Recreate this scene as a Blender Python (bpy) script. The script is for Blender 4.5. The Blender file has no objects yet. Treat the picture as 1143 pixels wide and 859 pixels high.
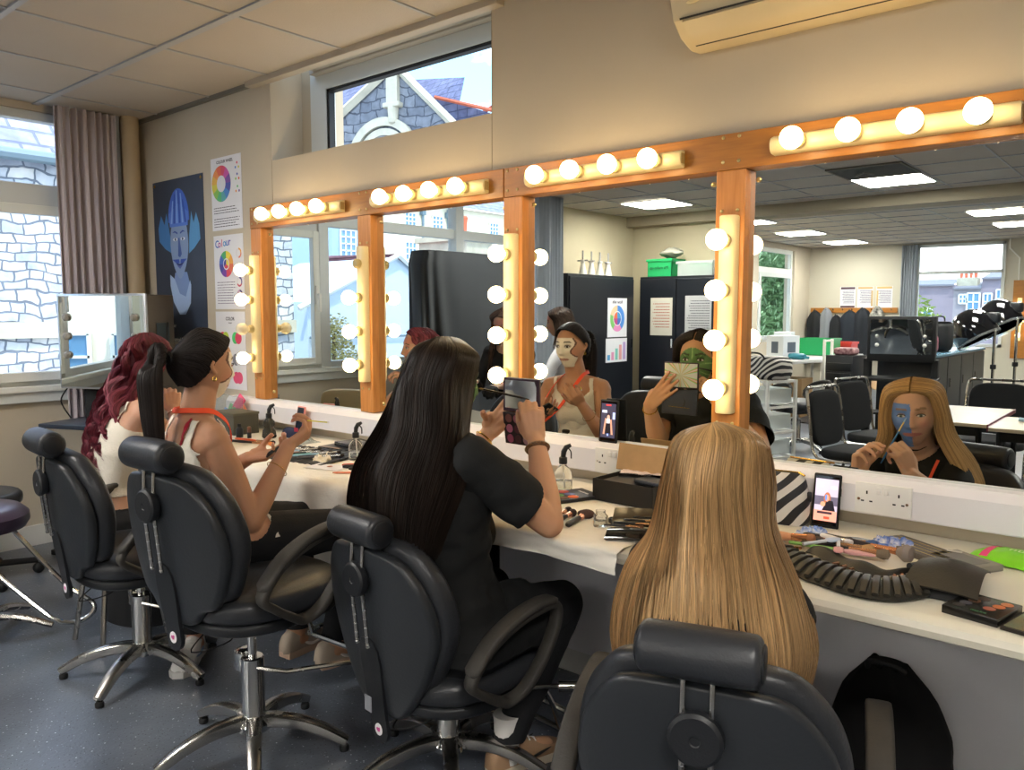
import bpy, bmesh, math, random
import numpy as np
from mathutils import Vector, Matrix, noise as mnoise
random.seed(7); RNG = np.random.default_rng(7)
PI = math.pi
SC = bpy.context.scene
COL = SC.collection

# ---------------------------------------------------------------- object helpers
def tag(o, label=None, cat=None, group=None, kind=None):
    if label: o['label'] = label
    if cat: o['category'] = cat
    if group: o['group'] = group
    if kind: o['kind'] = kind
    return o

def thing(name, label, cat, loc=(0, 0, 0), rz=0.0, group=None, rot=None):
    o = bpy.data.objects.new(name, None); COL.objects.link(o)
    o.empty_display_size = 0.05
    o.location = loc
    o.rotation_euler = rot if rot else (0, 0, rz)
    return tag(o, label, cat, group)

def copy_tree(o, parent=None):
    c = o.copy(); COL.objects.link(c)
    if parent is not None:
        c.parent = parent
    for ch in list(o.children):
        copy_tree(ch, c)
    return c

class MB:
    """collects geometry for one mesh object"""
    def __init__(s): s.v = []; s.f = []; s.m = []; s.c = []; s.mi = 0; s.col = None
    def add(s, vs, fs):
        b = len(s.v)
        s.v += [tuple(map(float, p)) for p in vs]
        if s.col is not None or s.c:
            while len(s.c) < b: s.c.append((1, 1, 1))
            s.c += [s.col or (1, 1, 1)] * len(vs)
        s.f += [tuple(i + b for i in f) for f in fs]; s.m += [s.mi] * len(fs)
        return s
    def box(s, c, d, bev=0.0, rz=0.0, M=None, seg=2):
        bm = bmesh.new(); bmesh.ops.create_cube(bm, size=1)
        bmesh.ops.scale(bm, vec=d, verts=bm.verts)
        if bev > 0:
            bmesh.ops.bevel(bm, geom=bm.edges[:], offset=min(bev, min(d) * .49), segments=seg, profile=.5, affect='EDGES')
        T = M if M is not None else Matrix.Translation(c) @ Matrix.Rotation(rz, 4, 'Z')
        vs = [T @ v.co for v in bm.verts]; fs = [[v.index for v in f.verts] for f in bm.faces]
        bm.free(); return s.add(vs, fs)
    def b2(s, a, b, bev=0.0):
        return s.box([(a[i] + b[i]) / 2 for i in range(3)], [abs(b[i] - a[i]) for i in range(3)], bev)
    def tube(s, pts, r, n=10, cap=True, closed=False, flat=None):
        """tube along points; r number or list; flat=(sx,sy) cross-section scale with up vector"""
        P = [Vector(p) for p in pts]; L = len(P)
        rr = r if isinstance(r, (list, tuple)) else [r] * L
        vs = []; up = None
        for i, p in enumerate(P):
            if closed: t = P[(i + 1) % L] - P[i - 1]
            else: t = P[min(i + 1, L - 1)] - P[max(i - 1, 0)]
            if t.length < 1e-9: t = Vector((0, 0, 1))
            t.normalize()
            if up is None:
                up = Vector((0, 0, 1)) if abs(t.z) < .9 else Vector((0, 1, 0))
                if flat and len(flat) > 2: up = Vector(flat[2])
            up = up - t * up.dot(t)
            if up.length < 1e-6: up = Vector((1, 0, 0)) - t * t.x
            up.normalize()
            side = t.cross(up)
            for k in range(n):
                a = 2 * PI * k / n
                if flat:
                    e = .5
                    ca, sa = math.cos(a), math.sin(a)
                    cx = math.copysign(abs(ca) ** e, ca); sy = math.copysign(abs(sa) ** e, sa)
                    vs.append(p + side * cx * rr[i] * flat[0] + up * sy * rr[i] * flat[1])
                else:
                    vs.append(p + side * math.cos(a) * rr[i] + up * math.sin(a) * rr[i])
        fs = []
        for i in range(L if closed else L - 1):
            j = (i + 1) % L
            for k in range(n):
                k2 = (k + 1) % n
                fs.append((i * n + k, i * n + k2, j * n + k2, j * n + k))
        if cap and not closed:
            fs.append(tuple(range(n - 1, -1, -1))); fs.append(tuple((L - 1) * n + k for k in range(n)))
        return s.add(vs, fs)
    def cyl(s, a, b, r, r2=None, n=20):
        return s.tube([a, b], [r, r if r2 is None else r2], n)
    def lathe(s, prof, n=24, M=None, cap=True):
        """prof: list of (r,z)"""
        T = M or Matrix.Identity(4)
        vs = []; L = len(prof)
        for r, z in prof:
            r = max(r, 1e-5)
            for k in range(n):
                a = 2 * PI * k / n; vs.append(T @ Vector((r * math.cos(a), r * math.sin(a), z)))
        fs = []
        for i in range(L - 1):
            for k in range(n):
                k2 = (k + 1) % n
                fs.append((i * n + k, i * n + k2, (i + 1) * n + k2, (i + 1) * n + k))
        if cap:
            fs.append(tuple(range(n - 1, -1, -1))); fs.append(tuple((L - 1) * n + k for k in range(n)))
        return s.add(vs, fs)
    def sphere(s, c, r, nu=20, nv=12):
        if not isinstance(r, (list, tuple)): r = (r, r, r)
        prof = []
        vs = []; fs = []
        for j in range(nv + 1):
            ph = -PI / 2 + PI * j / nv
            for k in range(nu):
                a = 2 * PI * k / nu
                vs.append((c[0] + r[0] * max(math.cos(ph), 1e-4) * math.cos(a), c[1] + r[1] * max(math.cos(ph), 1e-4) * math.sin(a), c[2] + r[2] * math.sin(ph)))
        for j in range(nv):
            for k in range(nu):
                k2 = (k + 1) % nu
                fs.append((j * nu + k, j * nu + k2, (j + 1) * nu + k2, (j + 1) * nu + k))
        fs.append(tuple(range(nu - 1, -1, -1))); fs.append(tuple(nv * nu + k for k in range(nu)))
        return s.add(vs, fs)
    def prism(s, poly, t, M=None, bev=0.0):
        """polygon in local XY extruded along Z by t (centred 0..t)"""
        T = M or Matrix.Identity(4); n = len(poly)
        if bev > 0:
            cx = sum(p[0] for p in poly) / n; cy = sum(p[1] for p in poly) / n
            R = max(math.hypot(p[0] - cx, p[1] - cy) for p in poly); k = 1 - bev / R
            rings = [([(cx + (p[0] - cx) * k, cy + (p[1] - cy) * k) for p in poly], 0), (poly, bev), (poly, t - bev), ([(cx + (p[0] - cx) * k, cy + (p[1] - cy) * k) for p in poly], t)]
        else: rings = [(poly, 0), (poly, t)]
        vs = [T @ Vector((p[0], p[1], z)) for pl, z in rings for p in pl]
        fs = [(i * n + k, i * n + (k + 1) % n, (i + 1) * n + (k + 1) % n, (i + 1) * n + k) for i in range(len(rings) - 1) for k in range(n)]
        fs.append(tuple(range(n - 1, -1, -1))); fs.append(tuple((len(rings) - 1) * n + k for k in range(n)))
        return s.add(vs, fs)
    def quad(s, a, b, c, d): return s.add([a, b, c, d], [(0, 1, 2, 3)])
    def grid(s, fn, nu, nv, thick=0.0):
        """fn(u,v)->point for u,v in 0..1"""
        vs = [Vector(fn(i / nu, j / nv)) for j in range(nv + 1) for i in range(nu + 1)]
        fs = [(j * (nu + 1) + i, j * (nu + 1) + i + 1, (j + 1) * (nu + 1) + i + 1, (j + 1) * (nu + 1) + i) for j in range(nv) for i in range(nu)]
        if thick <= 0: return s.add(vs, fs)
        N = len(vs); nr = []
        for j in range(nv + 1):
            for i in range(nu + 1):
                a = vs[j * (nu + 1) + min(i + 1, nu)] - vs[j * (nu + 1) + max(i - 1, 0)]
                b = vs[min(j + 1, nv) * (nu + 1) + i] - vs[max(j - 1, 0) * (nu + 1) + i]
                m = a.cross(b); m = m.normalized() if m.length > 1e-9 else Vector((0, 0, 1)); nr.append(m)
        vs2 = [v - m * thick for v, m in zip(vs, nr)]
        fs2 = [tuple(i + N for i in f[::-1]) for f in fs]
        W = nu + 1; bd = [i for i in range(W)] + [j * W + nu for j in range(1, nv + 1)] + [nv * W + i for i in range(nu - 1, -1, -1)] + [j * W for j in range(nv - 1, 0, -1)]
        side = [(bd[k], bd[(k + 1) % len(bd)] + 0, bd[(k + 1) % len(bd)] + N, bd[k] + N) for k in range(len(bd))]
        return s.add(vs + vs2, fs + fs2 + side)
    def build(s, name, mats, parent=None, smooth=True, ang=38, recalc=True):
        me = bpy.data.meshes.new(name)
        me.from_pydata(s.v, [], s.f)
        if not isinstance(mats, (list, tuple)): mats = [mats]
        for m in mats: me.materials.append(m)
        if len(mats) > 1: me.polygons.foreach_set('material_index', s.m)
        if s.c:
            while len(s.c) < len(s.v): s.c.append((1, 1, 1))
            at = me.color_attributes.new('Col', 'FLOAT_COLOR', 'POINT')
            arr = np.ones((len(s.v), 4), dtype=np.float32); arr[:, :3] = np.array(s.c)[:, :3]
            at.data.foreach_set('color', arr.ravel())
        if recalc:
            bm = bmesh.new(); bm.from_mesh(me); bmesh.ops.recalc_face_normals(bm, faces=bm.faces); bm.to_mesh(me); bm.free()
        if smooth:
            me.polygons.foreach_set('use_smooth', [True] * len(me.polygons))
            me.set_sharp_from_angle(angle=math.radians(ang))
        me.update()
        o = bpy.data.objects.new(name, me); COL.objects.link(o)
        if parent is not None: o.parent = parent
        return o

def struct(name, mb, m, parent=None, smooth=False, label=None):
    o = mb.build(name, m, parent, smooth)
    if parent is None: o['kind'] = 'structure'
    return o

def crom(P, n=6, closed=False):
    """Catmull-Rom through points"""
    P = [Vector(p) for p in P]; L = len(P); out = []
    rng = range(L) if closed else range(L - 1)
    for i in rng:
        if closed: a, b, c, d = P[i - 1], P[i], P[(i + 1) % L], P[(i + 2) % L]
        else: a, b, c, d = P[max(i - 1, 0)], P[i], P[i + 1], P[min(i + 2, L - 1)]
        for k in range(n):
            t = k / n
            out.append(.5 * ((2 * b) + (c - a) * t + (2 * a - 5 * b + 4 * c - d) * t * t + (3 * b - a - 3 * c + d) * t ** 3))
    if not closed: out.append(P[-1])
    return out

def look(a, b, up=(0, 0, 1)):
    """matrix at a whose local Z points to b"""
    a = Vector(a); z = (Vector(b) - a).normalized(); u = Vector(up)
    if abs(z.dot(u)) > .98: u = Vector((0, 1, 0))
    x = u.cross(z).normalized(); y = z.cross(x)
    return Matrix(((x.x, y.x, z.x, a.x), (x.y, y.y, z.y, a.y), (x.z, y.z, z.z, a.z), (0, 0, 0, 1)))

def frame(loc, rz=0, rx=0, ry=0):
    return Matrix.Translation(loc) @ Matrix.Rotation(rz, 4, 'Z') @ Matrix.Rotation(rx, 4, 'X') @ Matrix.Rotation(ry, 4, 'Y')

# ---------------------------------------------------------------- materials
def s2l(c):
    if isinstance(c, str):
        c = c.lstrip('#'); c = [int(c[i:i + 2], 16) / 255 for i in (0, 2, 4)]
    return tuple(((x / 12.92) if x <= .04045 else ((x + .055) / 1.055) ** 2.4) for x in c)

MATS = {}
def mat(name, col='#808080', rough=.5, metal=0, noise=0, nscale=8, bump=0, bscale=60, spec=.5, coat=0, sub=0, trans=0, ior=1.45, alpha=1, emit=None, es=1, attr=False, sheen=0, stretch=(1, 1, 1), lin=False, col2=None, rnoise=0):
    if name in MATS: return MATS[name]
    m = bpy.data.materials.new(name); m.use_nodes = True; nt = m.node_tree; N = nt.nodes; L = nt.links
    b = N['Principled BSDF']; c = col if lin else s2l(col)
    b.inputs['Base Color'].default_value = (*c, 1); b.inputs['Roughness'].default_value = rough; b.inputs['Metallic'].default_value = metal
    b.inputs['Specular IOR Level'].default_value = spec; b.inputs['Coat Weight'].default_value = coat; b.inputs['IOR'].default_value = ior
    b.inputs['Transmission Weight'].default_value = trans; b.inputs['Alpha'].default_value = alpha
    if sub: b.inputs['Subsurface Weight'].default_value = sub; b.inputs['Subsurface Radius'].default_value = (1, .35, .2); b.inputs['Subsurface Scale'].default_value = .008
    if sheen: b.inputs['Sheen Weight'].default_value = sheen
    if emit: b.inputs['Emission Color'].default_value = (*s2l(emit), 1); b.inputs['Emission Strength'].default_value = es
    src = None
    if attr:
        a = N.new('ShaderNodeAttribute'); a.attribute_name = 'Col'; src = a.outputs['Color']
    if noise or bump or col2 or rnoise:
        tc = N.new('ShaderNodeTexCoord'); mp = N.new('ShaderNodeMapping'); mp.inputs['Scale'].default_value = stretch
        L.new(tc.outputs['Object'], mp.inputs['Vector'])
    if noise or col2:
        t = N.new('ShaderNodeTexNoise'); t.inputs['Scale'].default_value = nscale; t.inputs['Detail'].default_value = 5; L.new(mp.outputs[0], t.inputs['Vector'])
        mx = N.new('ShaderNodeMix'); mx.data_type = 'RGBA'
        r = N.new('ShaderNodeMapRange'); r.inputs[1].default_value = .3; r.inputs[2].default_value = .7
        L.new(t.outputs['Fac'], r.inputs[0]); L.new(r.outputs[0], mx.inputs[0])
        if col2:
            mx.inputs[6].default_value = (*c, 1); mx.inputs[7].default_value = (*s2l(col2), 1)
        elif src is not None:
            h = N.new('ShaderNodeHueSaturation'); h.inputs['Value'].default_value = 1 + noise; L.new(src, h.inputs['Color'])
            h2 = N.new('ShaderNodeHueSaturation'); h2.inputs['Value'].default_value = 1 - noise; L.new(src, h2.inputs['Color'])
            L.new(h.outputs[0], mx.inputs[6]); L.new(h2.outputs[0], mx.inputs[7])
        else:
            mx.inputs[6].default_value = (*[min(1, x * (1 + noise)) for x in c], 1); mx.inputs[7].default_value = (*[x * (1 - noise) for x in c], 1)
        src = mx.outputs[2]
    if src is not None: L.new(src, b.inputs['Base Color'])
    if rnoise:
        t = N.new('ShaderNodeTexNoise'); t.inputs['Scale'].default_value = 7; t.inputs['Detail'].default_value = 6; L.new(mp.outputs[0], t.inputs['Vector'])
        r = N.new('ShaderNodeMapRange'); r.inputs[1].default_value = .3; r.inputs[2].default_value = .7; r.inputs[3].default_value = max(0, rough - rnoise); r.inputs[4].default_value = min(1, rough + rnoise)
        L.new(t.outputs['Fac'], r.inputs[0]); L.new(r.outputs[0], b.inputs['Roughness'])
    if bump:
        t = N.new('ShaderNodeTexNoise'); t.inputs['Scale'].default_value = bscale; t.inputs['Detail'].default_value = 4; L.new(mp.outputs[0], t.inputs['Vector'])
        bp = N.new('ShaderNodeBump'); bp.inputs['Strength'].default_value = bump; bp.inputs['Distance'].default_value = .01
        L.new(t.outputs['Fac'], bp.inputs['Height']); L.new(bp.outputs[0], b.inputs['Normal'])
    MATS[name] = m
    return m

def emission(name, col, strength, lin=False):
    m = bpy.data.materials.new(name); m.use_nodes = True; nt = m.node_tree; nt.nodes.clear()
    e = nt.nodes.new('ShaderNodeEmission'); o = nt.nodes.new('ShaderNodeOutputMaterial')
    e.inputs[0].default_value = (*(col if lin else s2l(col)), 1); e.inputs[1].default_value = strength
    nt.links.new(e.outputs[0], o.inputs[0]); MATS[name] = m; return m

def text_mesh(mb, s, size, M, depth=.0006, spacing=1.0, align='CENTER', bold=0):
    cu = bpy.data.curves.new('t', 'FONT'); cu.body = s; cu.size = size; cu.align_x = align; cu.align_y = 'CENTER'
    cu.extrude = depth; cu.space_character = spacing; cu.offset = bold; cu.resolution_u = 3
    o = bpy.data.objects.new('t', cu)
    COL.objects.link(o); dg = bpy.context.evaluated_depsgraph_get()
    me = bpy.data.meshes.new_from_object(o.evaluated_get(dg))
    vs = [M @ v.co for v in me.vertices]; fs = [tuple(p.vertices) for p in me.polygons]
    mb.add(vs, fs)
    bpy.data.objects.remove(o); bpy.data.curves.remove(cu); bpy.data.meshes.remove(me)

# general palette
M_BLKLEA = mat('black_leather', '#2b2d31', .38, noise=.12, nscale=3, bump=.10, bscale=160, rnoise=.06)
M_BLKPLA = mat('black_plastic', '#1b1d21', .45, bump=.08, bscale=220)
M_WORN = mat('worn_black_plastic', '#3a3733', .6, noise=.3, nscale=14, bump=.1, bscale=200)
M_CHROME = mat('chrome', '#d4d4d2', .13, metal=1)
M_CHROME2 = mat('brushed_chrome', '#b4b1ac', .26, metal=1, rnoise=.06)
M_WHITE = mat('white_plastic', '#e8e6e0', .4)
M_BLACK = mat('matt_black', '#0b0b0d', .6)
M_GOLD = mat('gold', '#d8b25a', .25, metal=1)
# ---------------------------------------------------------------- room shell
ZC = 2.54
M_WALL = mat('wall_paint', '#c3b9a7', .85, noise=.03, nscale=3, bump=.05, bscale=90)
M_WALLW = mat('wall_paint_warm', '#bcb196', .85, noise=.03, nscale=3)
M_DADO = mat('skirting_white', '#d6d6d2', .5)
M_FRAMEW = mat('window_frame_grey', '#cfd4d4', .45)
M_UPVC = mat('window_frame_white', '#e2e5e0', .4)

def floor_material():
    m = bpy.data.materials.new('speckled_safety_vinyl'); m.use_nodes = True; nt = m.node_tree; N = nt.nodes; L = nt.links
    b = N['Principled BSDF']; tc = N.new('ShaderNodeTexCoord')
    n = N.new('ShaderNodeTexNoise'); n.inputs['Scale'].default_value = 3; n.inputs['Detail'].default_value = 6; L.new(tc.outputs['Object'], n.inputs['Vector'])
    r = N.new('ShaderNodeValToRGB'); r.color_ramp.elements[0].color = (*s2l('#474d57'), 1); r.color_ramp.elements[1].color = (*s2l('#656c78'), 1)
    r.color_ramp.elements[0].position = .3; r.color_ramp.elements[1].position = .7
    L.new(n.outputs['Fac'], r.inputs[0])
    cur = r.outputs[0]
    for sc, th, col in ((85, .17, '#8f95a0'), (48, .12, '#d4d8df'), (110, .22, '#1b1e24')):
        v = N.new('ShaderNodeTexVoronoi'); v.inputs['Scale'].default_value = sc; L.new(tc.outputs['Object'], v.inputs['Vector'])
        # only a share of the cells carries a fleck
        lt = N.new('ShaderNodeMath'); lt.operation = 'LESS_THAN'; lt.inputs[1].default_value = th; L.new(v.outputs['Distance'], lt.inputs[0])
        sp = N.new('ShaderNodeSeparateColor'); L.new(v.outputs['Color'], sp.inputs[0])
        l2 = N.new('ShaderNodeMath'); l2.operation = 'LESS_THAN'; l2.inputs[1].default_value = .35; L.new(sp.outputs[0], l2.inputs[0])
        mu = N.new('ShaderNodeMath'); mu.operation = 'MULTIPLY'; L.new(lt.outputs[0], mu.inputs[0]); L.new(l2.outputs[0], mu.inputs[1])
        mx = N.new('ShaderNodeMix'); mx.data_type = 'RGBA'; L.new(mu.outputs[0], mx.inputs[0]); L.new(cur, mx.inputs[6]); mx.inputs[7].default_value = (*s2l(col), 1); cur = mx.outputs[2]
    L.new(cur, b.inputs['Base Color']); b.inputs['Roughness'].default_value = .30; b.inputs['Specular IOR Level'].default_value = .75
    n2 = N.new('ShaderNodeTexNoise'); n2.inputs['Scale'].default_value = 90; L.new(tc.outputs['Object'], n2.inputs['Vector'])
    bp = N.new('ShaderNodeBump'); bp.inputs['Strength'].default_value = .25; bp.inputs['Distance'].default_value = .004; L.new(n2.outputs['Fac'], bp.inputs['Height']); L.new(bp.outputs[0], b.inputs['Normal'])
    return m
M_FLOOR = floor_material()
M_CEIL = mat('ceiling_tile', '#bab1a5', .9, noise=.03, nscale=2, bump=.15, bscale=140)
M_TBAR = mat('ceiling_tee_bar', '#a9aaac', .45)

mb = MB(); mb.b2((-5.6, -13, -.1), (3.6, .2, 0)); struct('floor', mb, M_FLOOR)
mb = MB(); mb.b2((-5.6, -13, ZC), (3.6, 0.0, ZC + .1)); struct('ceiling', mb, M_CEIL)

# front wall (y=0 plane) with the clerestory opening x -3.62..-2.11, z 2.13..ZC
mb = MB()
mb.b2((-5.6, 0, 0), (3.6, .4, 2.128)); mb.b2((-5.6, 0, 2.128), (-3.62, .4, 3.2)); mb.b2((-2.113, 0, 2.128), (3.6, .4, 3.2))
mb.b2((-3.62, .0, 2.80), (-2.113, .4, 3.2))
struct('wall_front', mb, M_WALL)
# thin board seams on the front wall
mb = MB(); mb.b2((-2.1145, -.0015, 1.9), (-2.1125, .001, ZC)); mb.b2((-3.6225, -.0015, 1.9), (-3.6205, .001, 2.13)); struct('trim_7', mb, mat('seam', '#a3977f', .8))
# inner lining of the recess + deep grey blind box
mb = MB()
mb.b2((-3.62, .19, 2.05), (-3.545, .40, 2.80))
struct('wall_recess', mb, mat('recess_paint', '#b5a994', .8))
M_BLIND = mat('blind_box_grey', '#a5a29a', .6)
mb = MB(); mb.b2((-3.46, .10, 2.572), (-2.113, .22, 2.80), .004); mb.b2((-3.50, .15, 2.562), (-2.113, .23, 2.60), .004)
struct('trim_8', mb, M_BLIND)
w = MB()
w.b2((-3.545, .19, 2.05), (-3.415, .25, 2.8)); w.b2((-3.42, .19, 2.487), (-2.1, .25, 2.565), .004); w.b2((-3.42, .19, 2.05), (-2.1, .25, 2.10), .004)
cw = struct('window_3', w, M_FRAMEW)
k = MB(); k.b2((-3.415, .195, 2.10), (-3.395, .23, 2.49)); k.b2((-3.41, .195, 2.472), (-2.113, .23, 2.487)); k.build('glazing_gasket', M_BLACK, cw, False)
# ceiling edge trim along the recess and the wall
mb = MB(); mb.b2((-3.78, -.045, ZC - .028), (-2.05, .004, ZC + .004), .003); struct('trim_9', mb, mat('edge_trim_cream', '#b5ab9b', .6))
mb = MB(); mb.b2((-5.05, -.022, ZC - .02), (-3.64, .0, ZC)); struct('trim_10', mb, mat('edge_trim_dark', '#77746c', .7))

# ceiling grid
mb = MB()
xs = [-4.78 + .6 * i for i in range(-0, 14)]
for x in xs:
    mb.b2((x - .006, -6.2, ZC - .006), (x + .006, -.02, ZC)); mb.b2((x - .008, -12.6, ZC - .006), (x + .008, -6.6, ZC))
for i in range(0, 22):
    y = -.58 - .6 * i
    wd = .017 if i % 2 == 0 else .012
    if -6.7 < y < -6.1: continue
    mb.b2((-5.4, y - wd, ZC - .008), (3.5, y + wd, ZC))
struct('trim_1', mb, M_TBAR)
# dropped beam across the room
mb = MB(); mb.b2((-5.5, -6.62, 2.42), (3.55, -6.28, ZC + .02)); struct('trim_2', mb, mat('beam_paint', '#a39883', .8))

# left window wall: x=-5.08 (near part) with openings, x=-5.45 further back
XL = -5.08
mb = MB()
mb.b2((-5.30, -4.45, 0), (XL, .02, .93)); mb.b2((-5.30, -4.45, 2.50), (XL, .02, 3.2))
mb.b2((-5.30, -.33, .93), (XL, .02, 2.50))
mb.b2((-5.30, -4.45, .93), (XL, -4.12, 2.50))
struct('wall_left', mb, M_WALL)
mb = MB(); mb.b2((-5.6, -6.44, 0), (-5.43, -4.45, 3.2)); mb.b2((-5.45, -4.47, 0), (XL, -4.43, 3.2)); struct('wall_left_2', mb, M_WALLW)
mb = MB(); mb.b2((-5.6, -6.62, 0), (-4.02, -6.44, 2.6)); struct('wall_back_2', mb, M_WALLW)
# far part of the left wall with a window y -11.68..-10.45
mb = MB()
mb.b2((-5.6, -12.75, 0), (-5.42, -6.62, .86)); mb.b2((-5.6, -12.75, 2.45), (-5.42, -6.62, 3.2))
mb.b2((-5.6, -12.75, .86), (-5.42, -11.85, 2.45)); mb.b2((-5.6, -10.3, .86), (-5.42, -6.62, 2.45))
struct('wall_left_3', mb, M_WALL)
mb = MB()
mb.b2((-5.6, -12.75, 0), (-3.60, -12.6, 3.2)); mb.b2((-2.29, -12.75, 0), (3.6, -12.6, 3.2)); mb.b2((-3.60, -12.75, 0), (-2.29, -12.6, .80)); mb.b2((-3.60, -12.75, 2.5), (-2.29, -12.6, 3.2))
struct('wall_back', mb, mat('wall_paint_back', '#c2bcac', .85))
mb = MB(); mb.b2((3.5, -12.75, 0), (3.7, .4, 3.2)); struct('wall_right', mb, M_WALL)

def frame_yz(mb, x, y0, y1, z0, z1, t, d=.05):
    """rectangular window frame in a plane of constant x"""
    mb.b2((x - d, y0, z0), (x, y0 + t, z1), .004); mb.b2((x - d, y1 - t, z0), (x, y1, z1), .004)
    mb.b2((x - d, y0 + t, z0), (x, y1 - t, z0 + t), .004); mb.b2((x - d, y0 + t, z1 - t), (x, y1 - t, z1), .004)
M_GLASS = mat('window_glass', '#ffffff', .0, trans=1, ior=1.01, spec=.2)
# near window 1: casement y -1.40..-.36, toplight above; window 2 y -4.12..-1.44
w = MB(); x = -5.10
frame_yz(w, x, -1.44, -.33, .93, 2.50, .05, .07)
w.b2((x - .06, -1.40, 1.97), (x + .01, -.36, 2.09), .004)
w.b2((x - .07, -1.47, .93), (x + .03, -1.38, 2.50), .006)
w1 = struct('window_1', w, M_FRAMEW)
k = MB(); frame_yz(k, x + .03, -1.38, -.37, .96, 1.97, .055, .05); sash = k.build('casement', M_UPVC, w1, False)
k = MB(); k.b2((x + .03, -1.362, 1.42), (x + .045, -1.335, 1.56), .003); k.box((x + .06, -1.348, 1.49), (.03, .02, .02), .004); k.b2((x + .06, -1.36, 1.36), (x + .078, -1.338, 1.50), .006); k.build('casement_handle', M_WHITE, sash)
k = MB(); k.b2((x - .03, -1.36, .99), (x - .024, -.38, 1.95)); k.b2((x - .03, -1.40, 2.09), (x - .024, -.36, 2.46)); k.build('pane', M_GLASS, w1, False)
w = MB()
frame_yz(w, x, -4.15, -1.44, .93, 2.50, .05, .07)
w.b2((x - .06, -4.1, 2.015), (x + .01, -1.44, 2.10), .004); w.b2((x - .07, -2.96, .93), (x + .04, -2.86, 2.5), .006)
w2 = struct('window_2', w, M_FRAMEW)
k = MB(); k.b2((x - .03, -4.1, .98), (x - .024, -2.96, 2.02)); k.b2((x - .03, -2.86, .98), (x - .024, -1.47, 2.02)); k.b2((x - .03, -4.1, 2.10), (x - .024, -1.47, 2.45)); k.build('pane', M_GLASS, w2, False)
# sill board, trunking and panel edges below the windows
mb = MB(); mb.b2((XL, -4.4, .90), (XL + .05, -.03, .935), .006); struct('trim_3', mb, M_UPVC)
mb = MB(); mb.b2((XL, -4.4, .84), (XL + .03, -.03, .90), .004); struct('trim_4', mb, M_FRAMEW)
mb = MB(); mb.b2((XL, -4.4, .0), (XL + .012, -.03, .12), .002); struct('baseboard_left', mb, M_DADO)
mb = MB(); mb.b2((-5.0, -.012, 0), (3.5, 0, .10), .002); struct('baseboard_front', mb, M_DADO)
# round boxed pipe in the corner and square boxing behind the curtain
mb = MB(); mb.lathe([(.052, 0), (.052, ZC)], 28, Matrix.Translation((-5.005, -.085, 0))); struct('trim_5', mb, mat('pipe_boxing', '#b3a287', .6), smooth=True)
mb = MB(); mb.b2((XL, -.33, .0), (XL + .06, -.14, ZC)); struct('trim_6', mb, mat('boxing_grey', '#8d93a0', .6))

# far left window and back window
w = MB(); x = -5.46
frame_yz(w, x, -11.85, -10.3, .86, 2.45, .07, .06); w.b2((x - .05, -11.8, 2.03), (x + .01, -10.35, 2.12), .004)
w4 = struct('window_4', w, M_UPVC)
k = MB(); frame_yz(k, x + .03, -11.78, -10.38, .90, 2.03, .07, .04); k.build('casement', M_FRAMEW, w4, False)
k = MB(); k.b2((x - .04, -11.8, .9), (x - .034, -10.35, 2.4)); k.build('pane', M_GLASS, w4, False)
w = MB()
y = -12.62
for a, b in (((-3.60, y, .80), (-3.55, y + .05, 2.5)), ((-2.34, y, .80), (-2.29, y + .05, 2.5)), ((-3.6, y, .8), (-2.29, y + .05, .85)), ((-3.6, y, 2.45), (-2.29, y + .05, 2.5)), ((-3.56, y, 2.0), (-2.31, y + .05, 2.05))): w.b2(a, b, .004)
w5 = struct('window_5', w, M_FRAMEW)
k = MB(); k.b2((-3.56, y - .02, .84), (-2.33, y - .014, 2.46)); k.build('pane', M_GLASS, w5, False)
# slim white trunking running down beside the back window
mb = MB(); mb.tube([(-2.24, -12.585, 2.54), (-2.24, -12.585, 2.38), (-2.10, -12.585, 2.22), (-2.10, -12.585, .9)], .012, 6); struct('trim_11', mb, M_WHITE)

# blank black square socket above the poster wall
# ---------------------------------------------------------------- curtains
def curtain(name, label, p0, p1, z0, z1, folds, amp, col, group=None, bunch=None):
    a = Vector(p0); b = Vector(p1); d = (b - a); n = Vector((-d.y, d.x, 0)).normalized()
    rd = random.Random(name + label); ph = rd.random() * 6
    def fn(u, v):
        w = u + .012 * math.sin(9 * u + ph)
        off = amp * (math.sin(2 * PI * folds * w + .4 * math.sin(v * 3 + ph)) * (.75 + .25 * math.sin(5 * u + ph)) + .25 * math.sin(2 * PI * folds * 2.3 * w + ph))
        p = a + d * u + n * off
        return (p.x, p.y, z0 + (z1 - z0) * v)
    mb = MB(); mb.grid(fn, int(folds * 14), 12, .004)
    o = mb.build(name, col, None, True, 60); return tag(o, label, 'curtain', group)
M_CURT = mat('curtain_fabric', '#bdb5bb', .9, bump=.1, bscale=300, sheen=.2)
M_CURT2 = mat('curtain_fabric_back', '#a2a8b0', .9)
curtain('curtain', 'grey vertical folded curtain hanging beside the left window over the floor cupboard', (XL + .10, -.52, 0), (XL + .09, -.17, 0), .72, ZC - .01, 8, .028, M_CURT)
curtain('curtain', 'grey curtain seen in the third mirror, at the far end of the window wall', (XL + .08, -4.38, 0), (XL + .08, -3.92, 0), .35, ZC - .01, 7, .03, M_CURT2)
curtain('curtain', 'grey curtain seen in the big mirror, left of the far window', (-3.82, -12.52, 0), (-3.58, -12.52, 0), .6, 2.50, 6, .03, M_CURT2)

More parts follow.
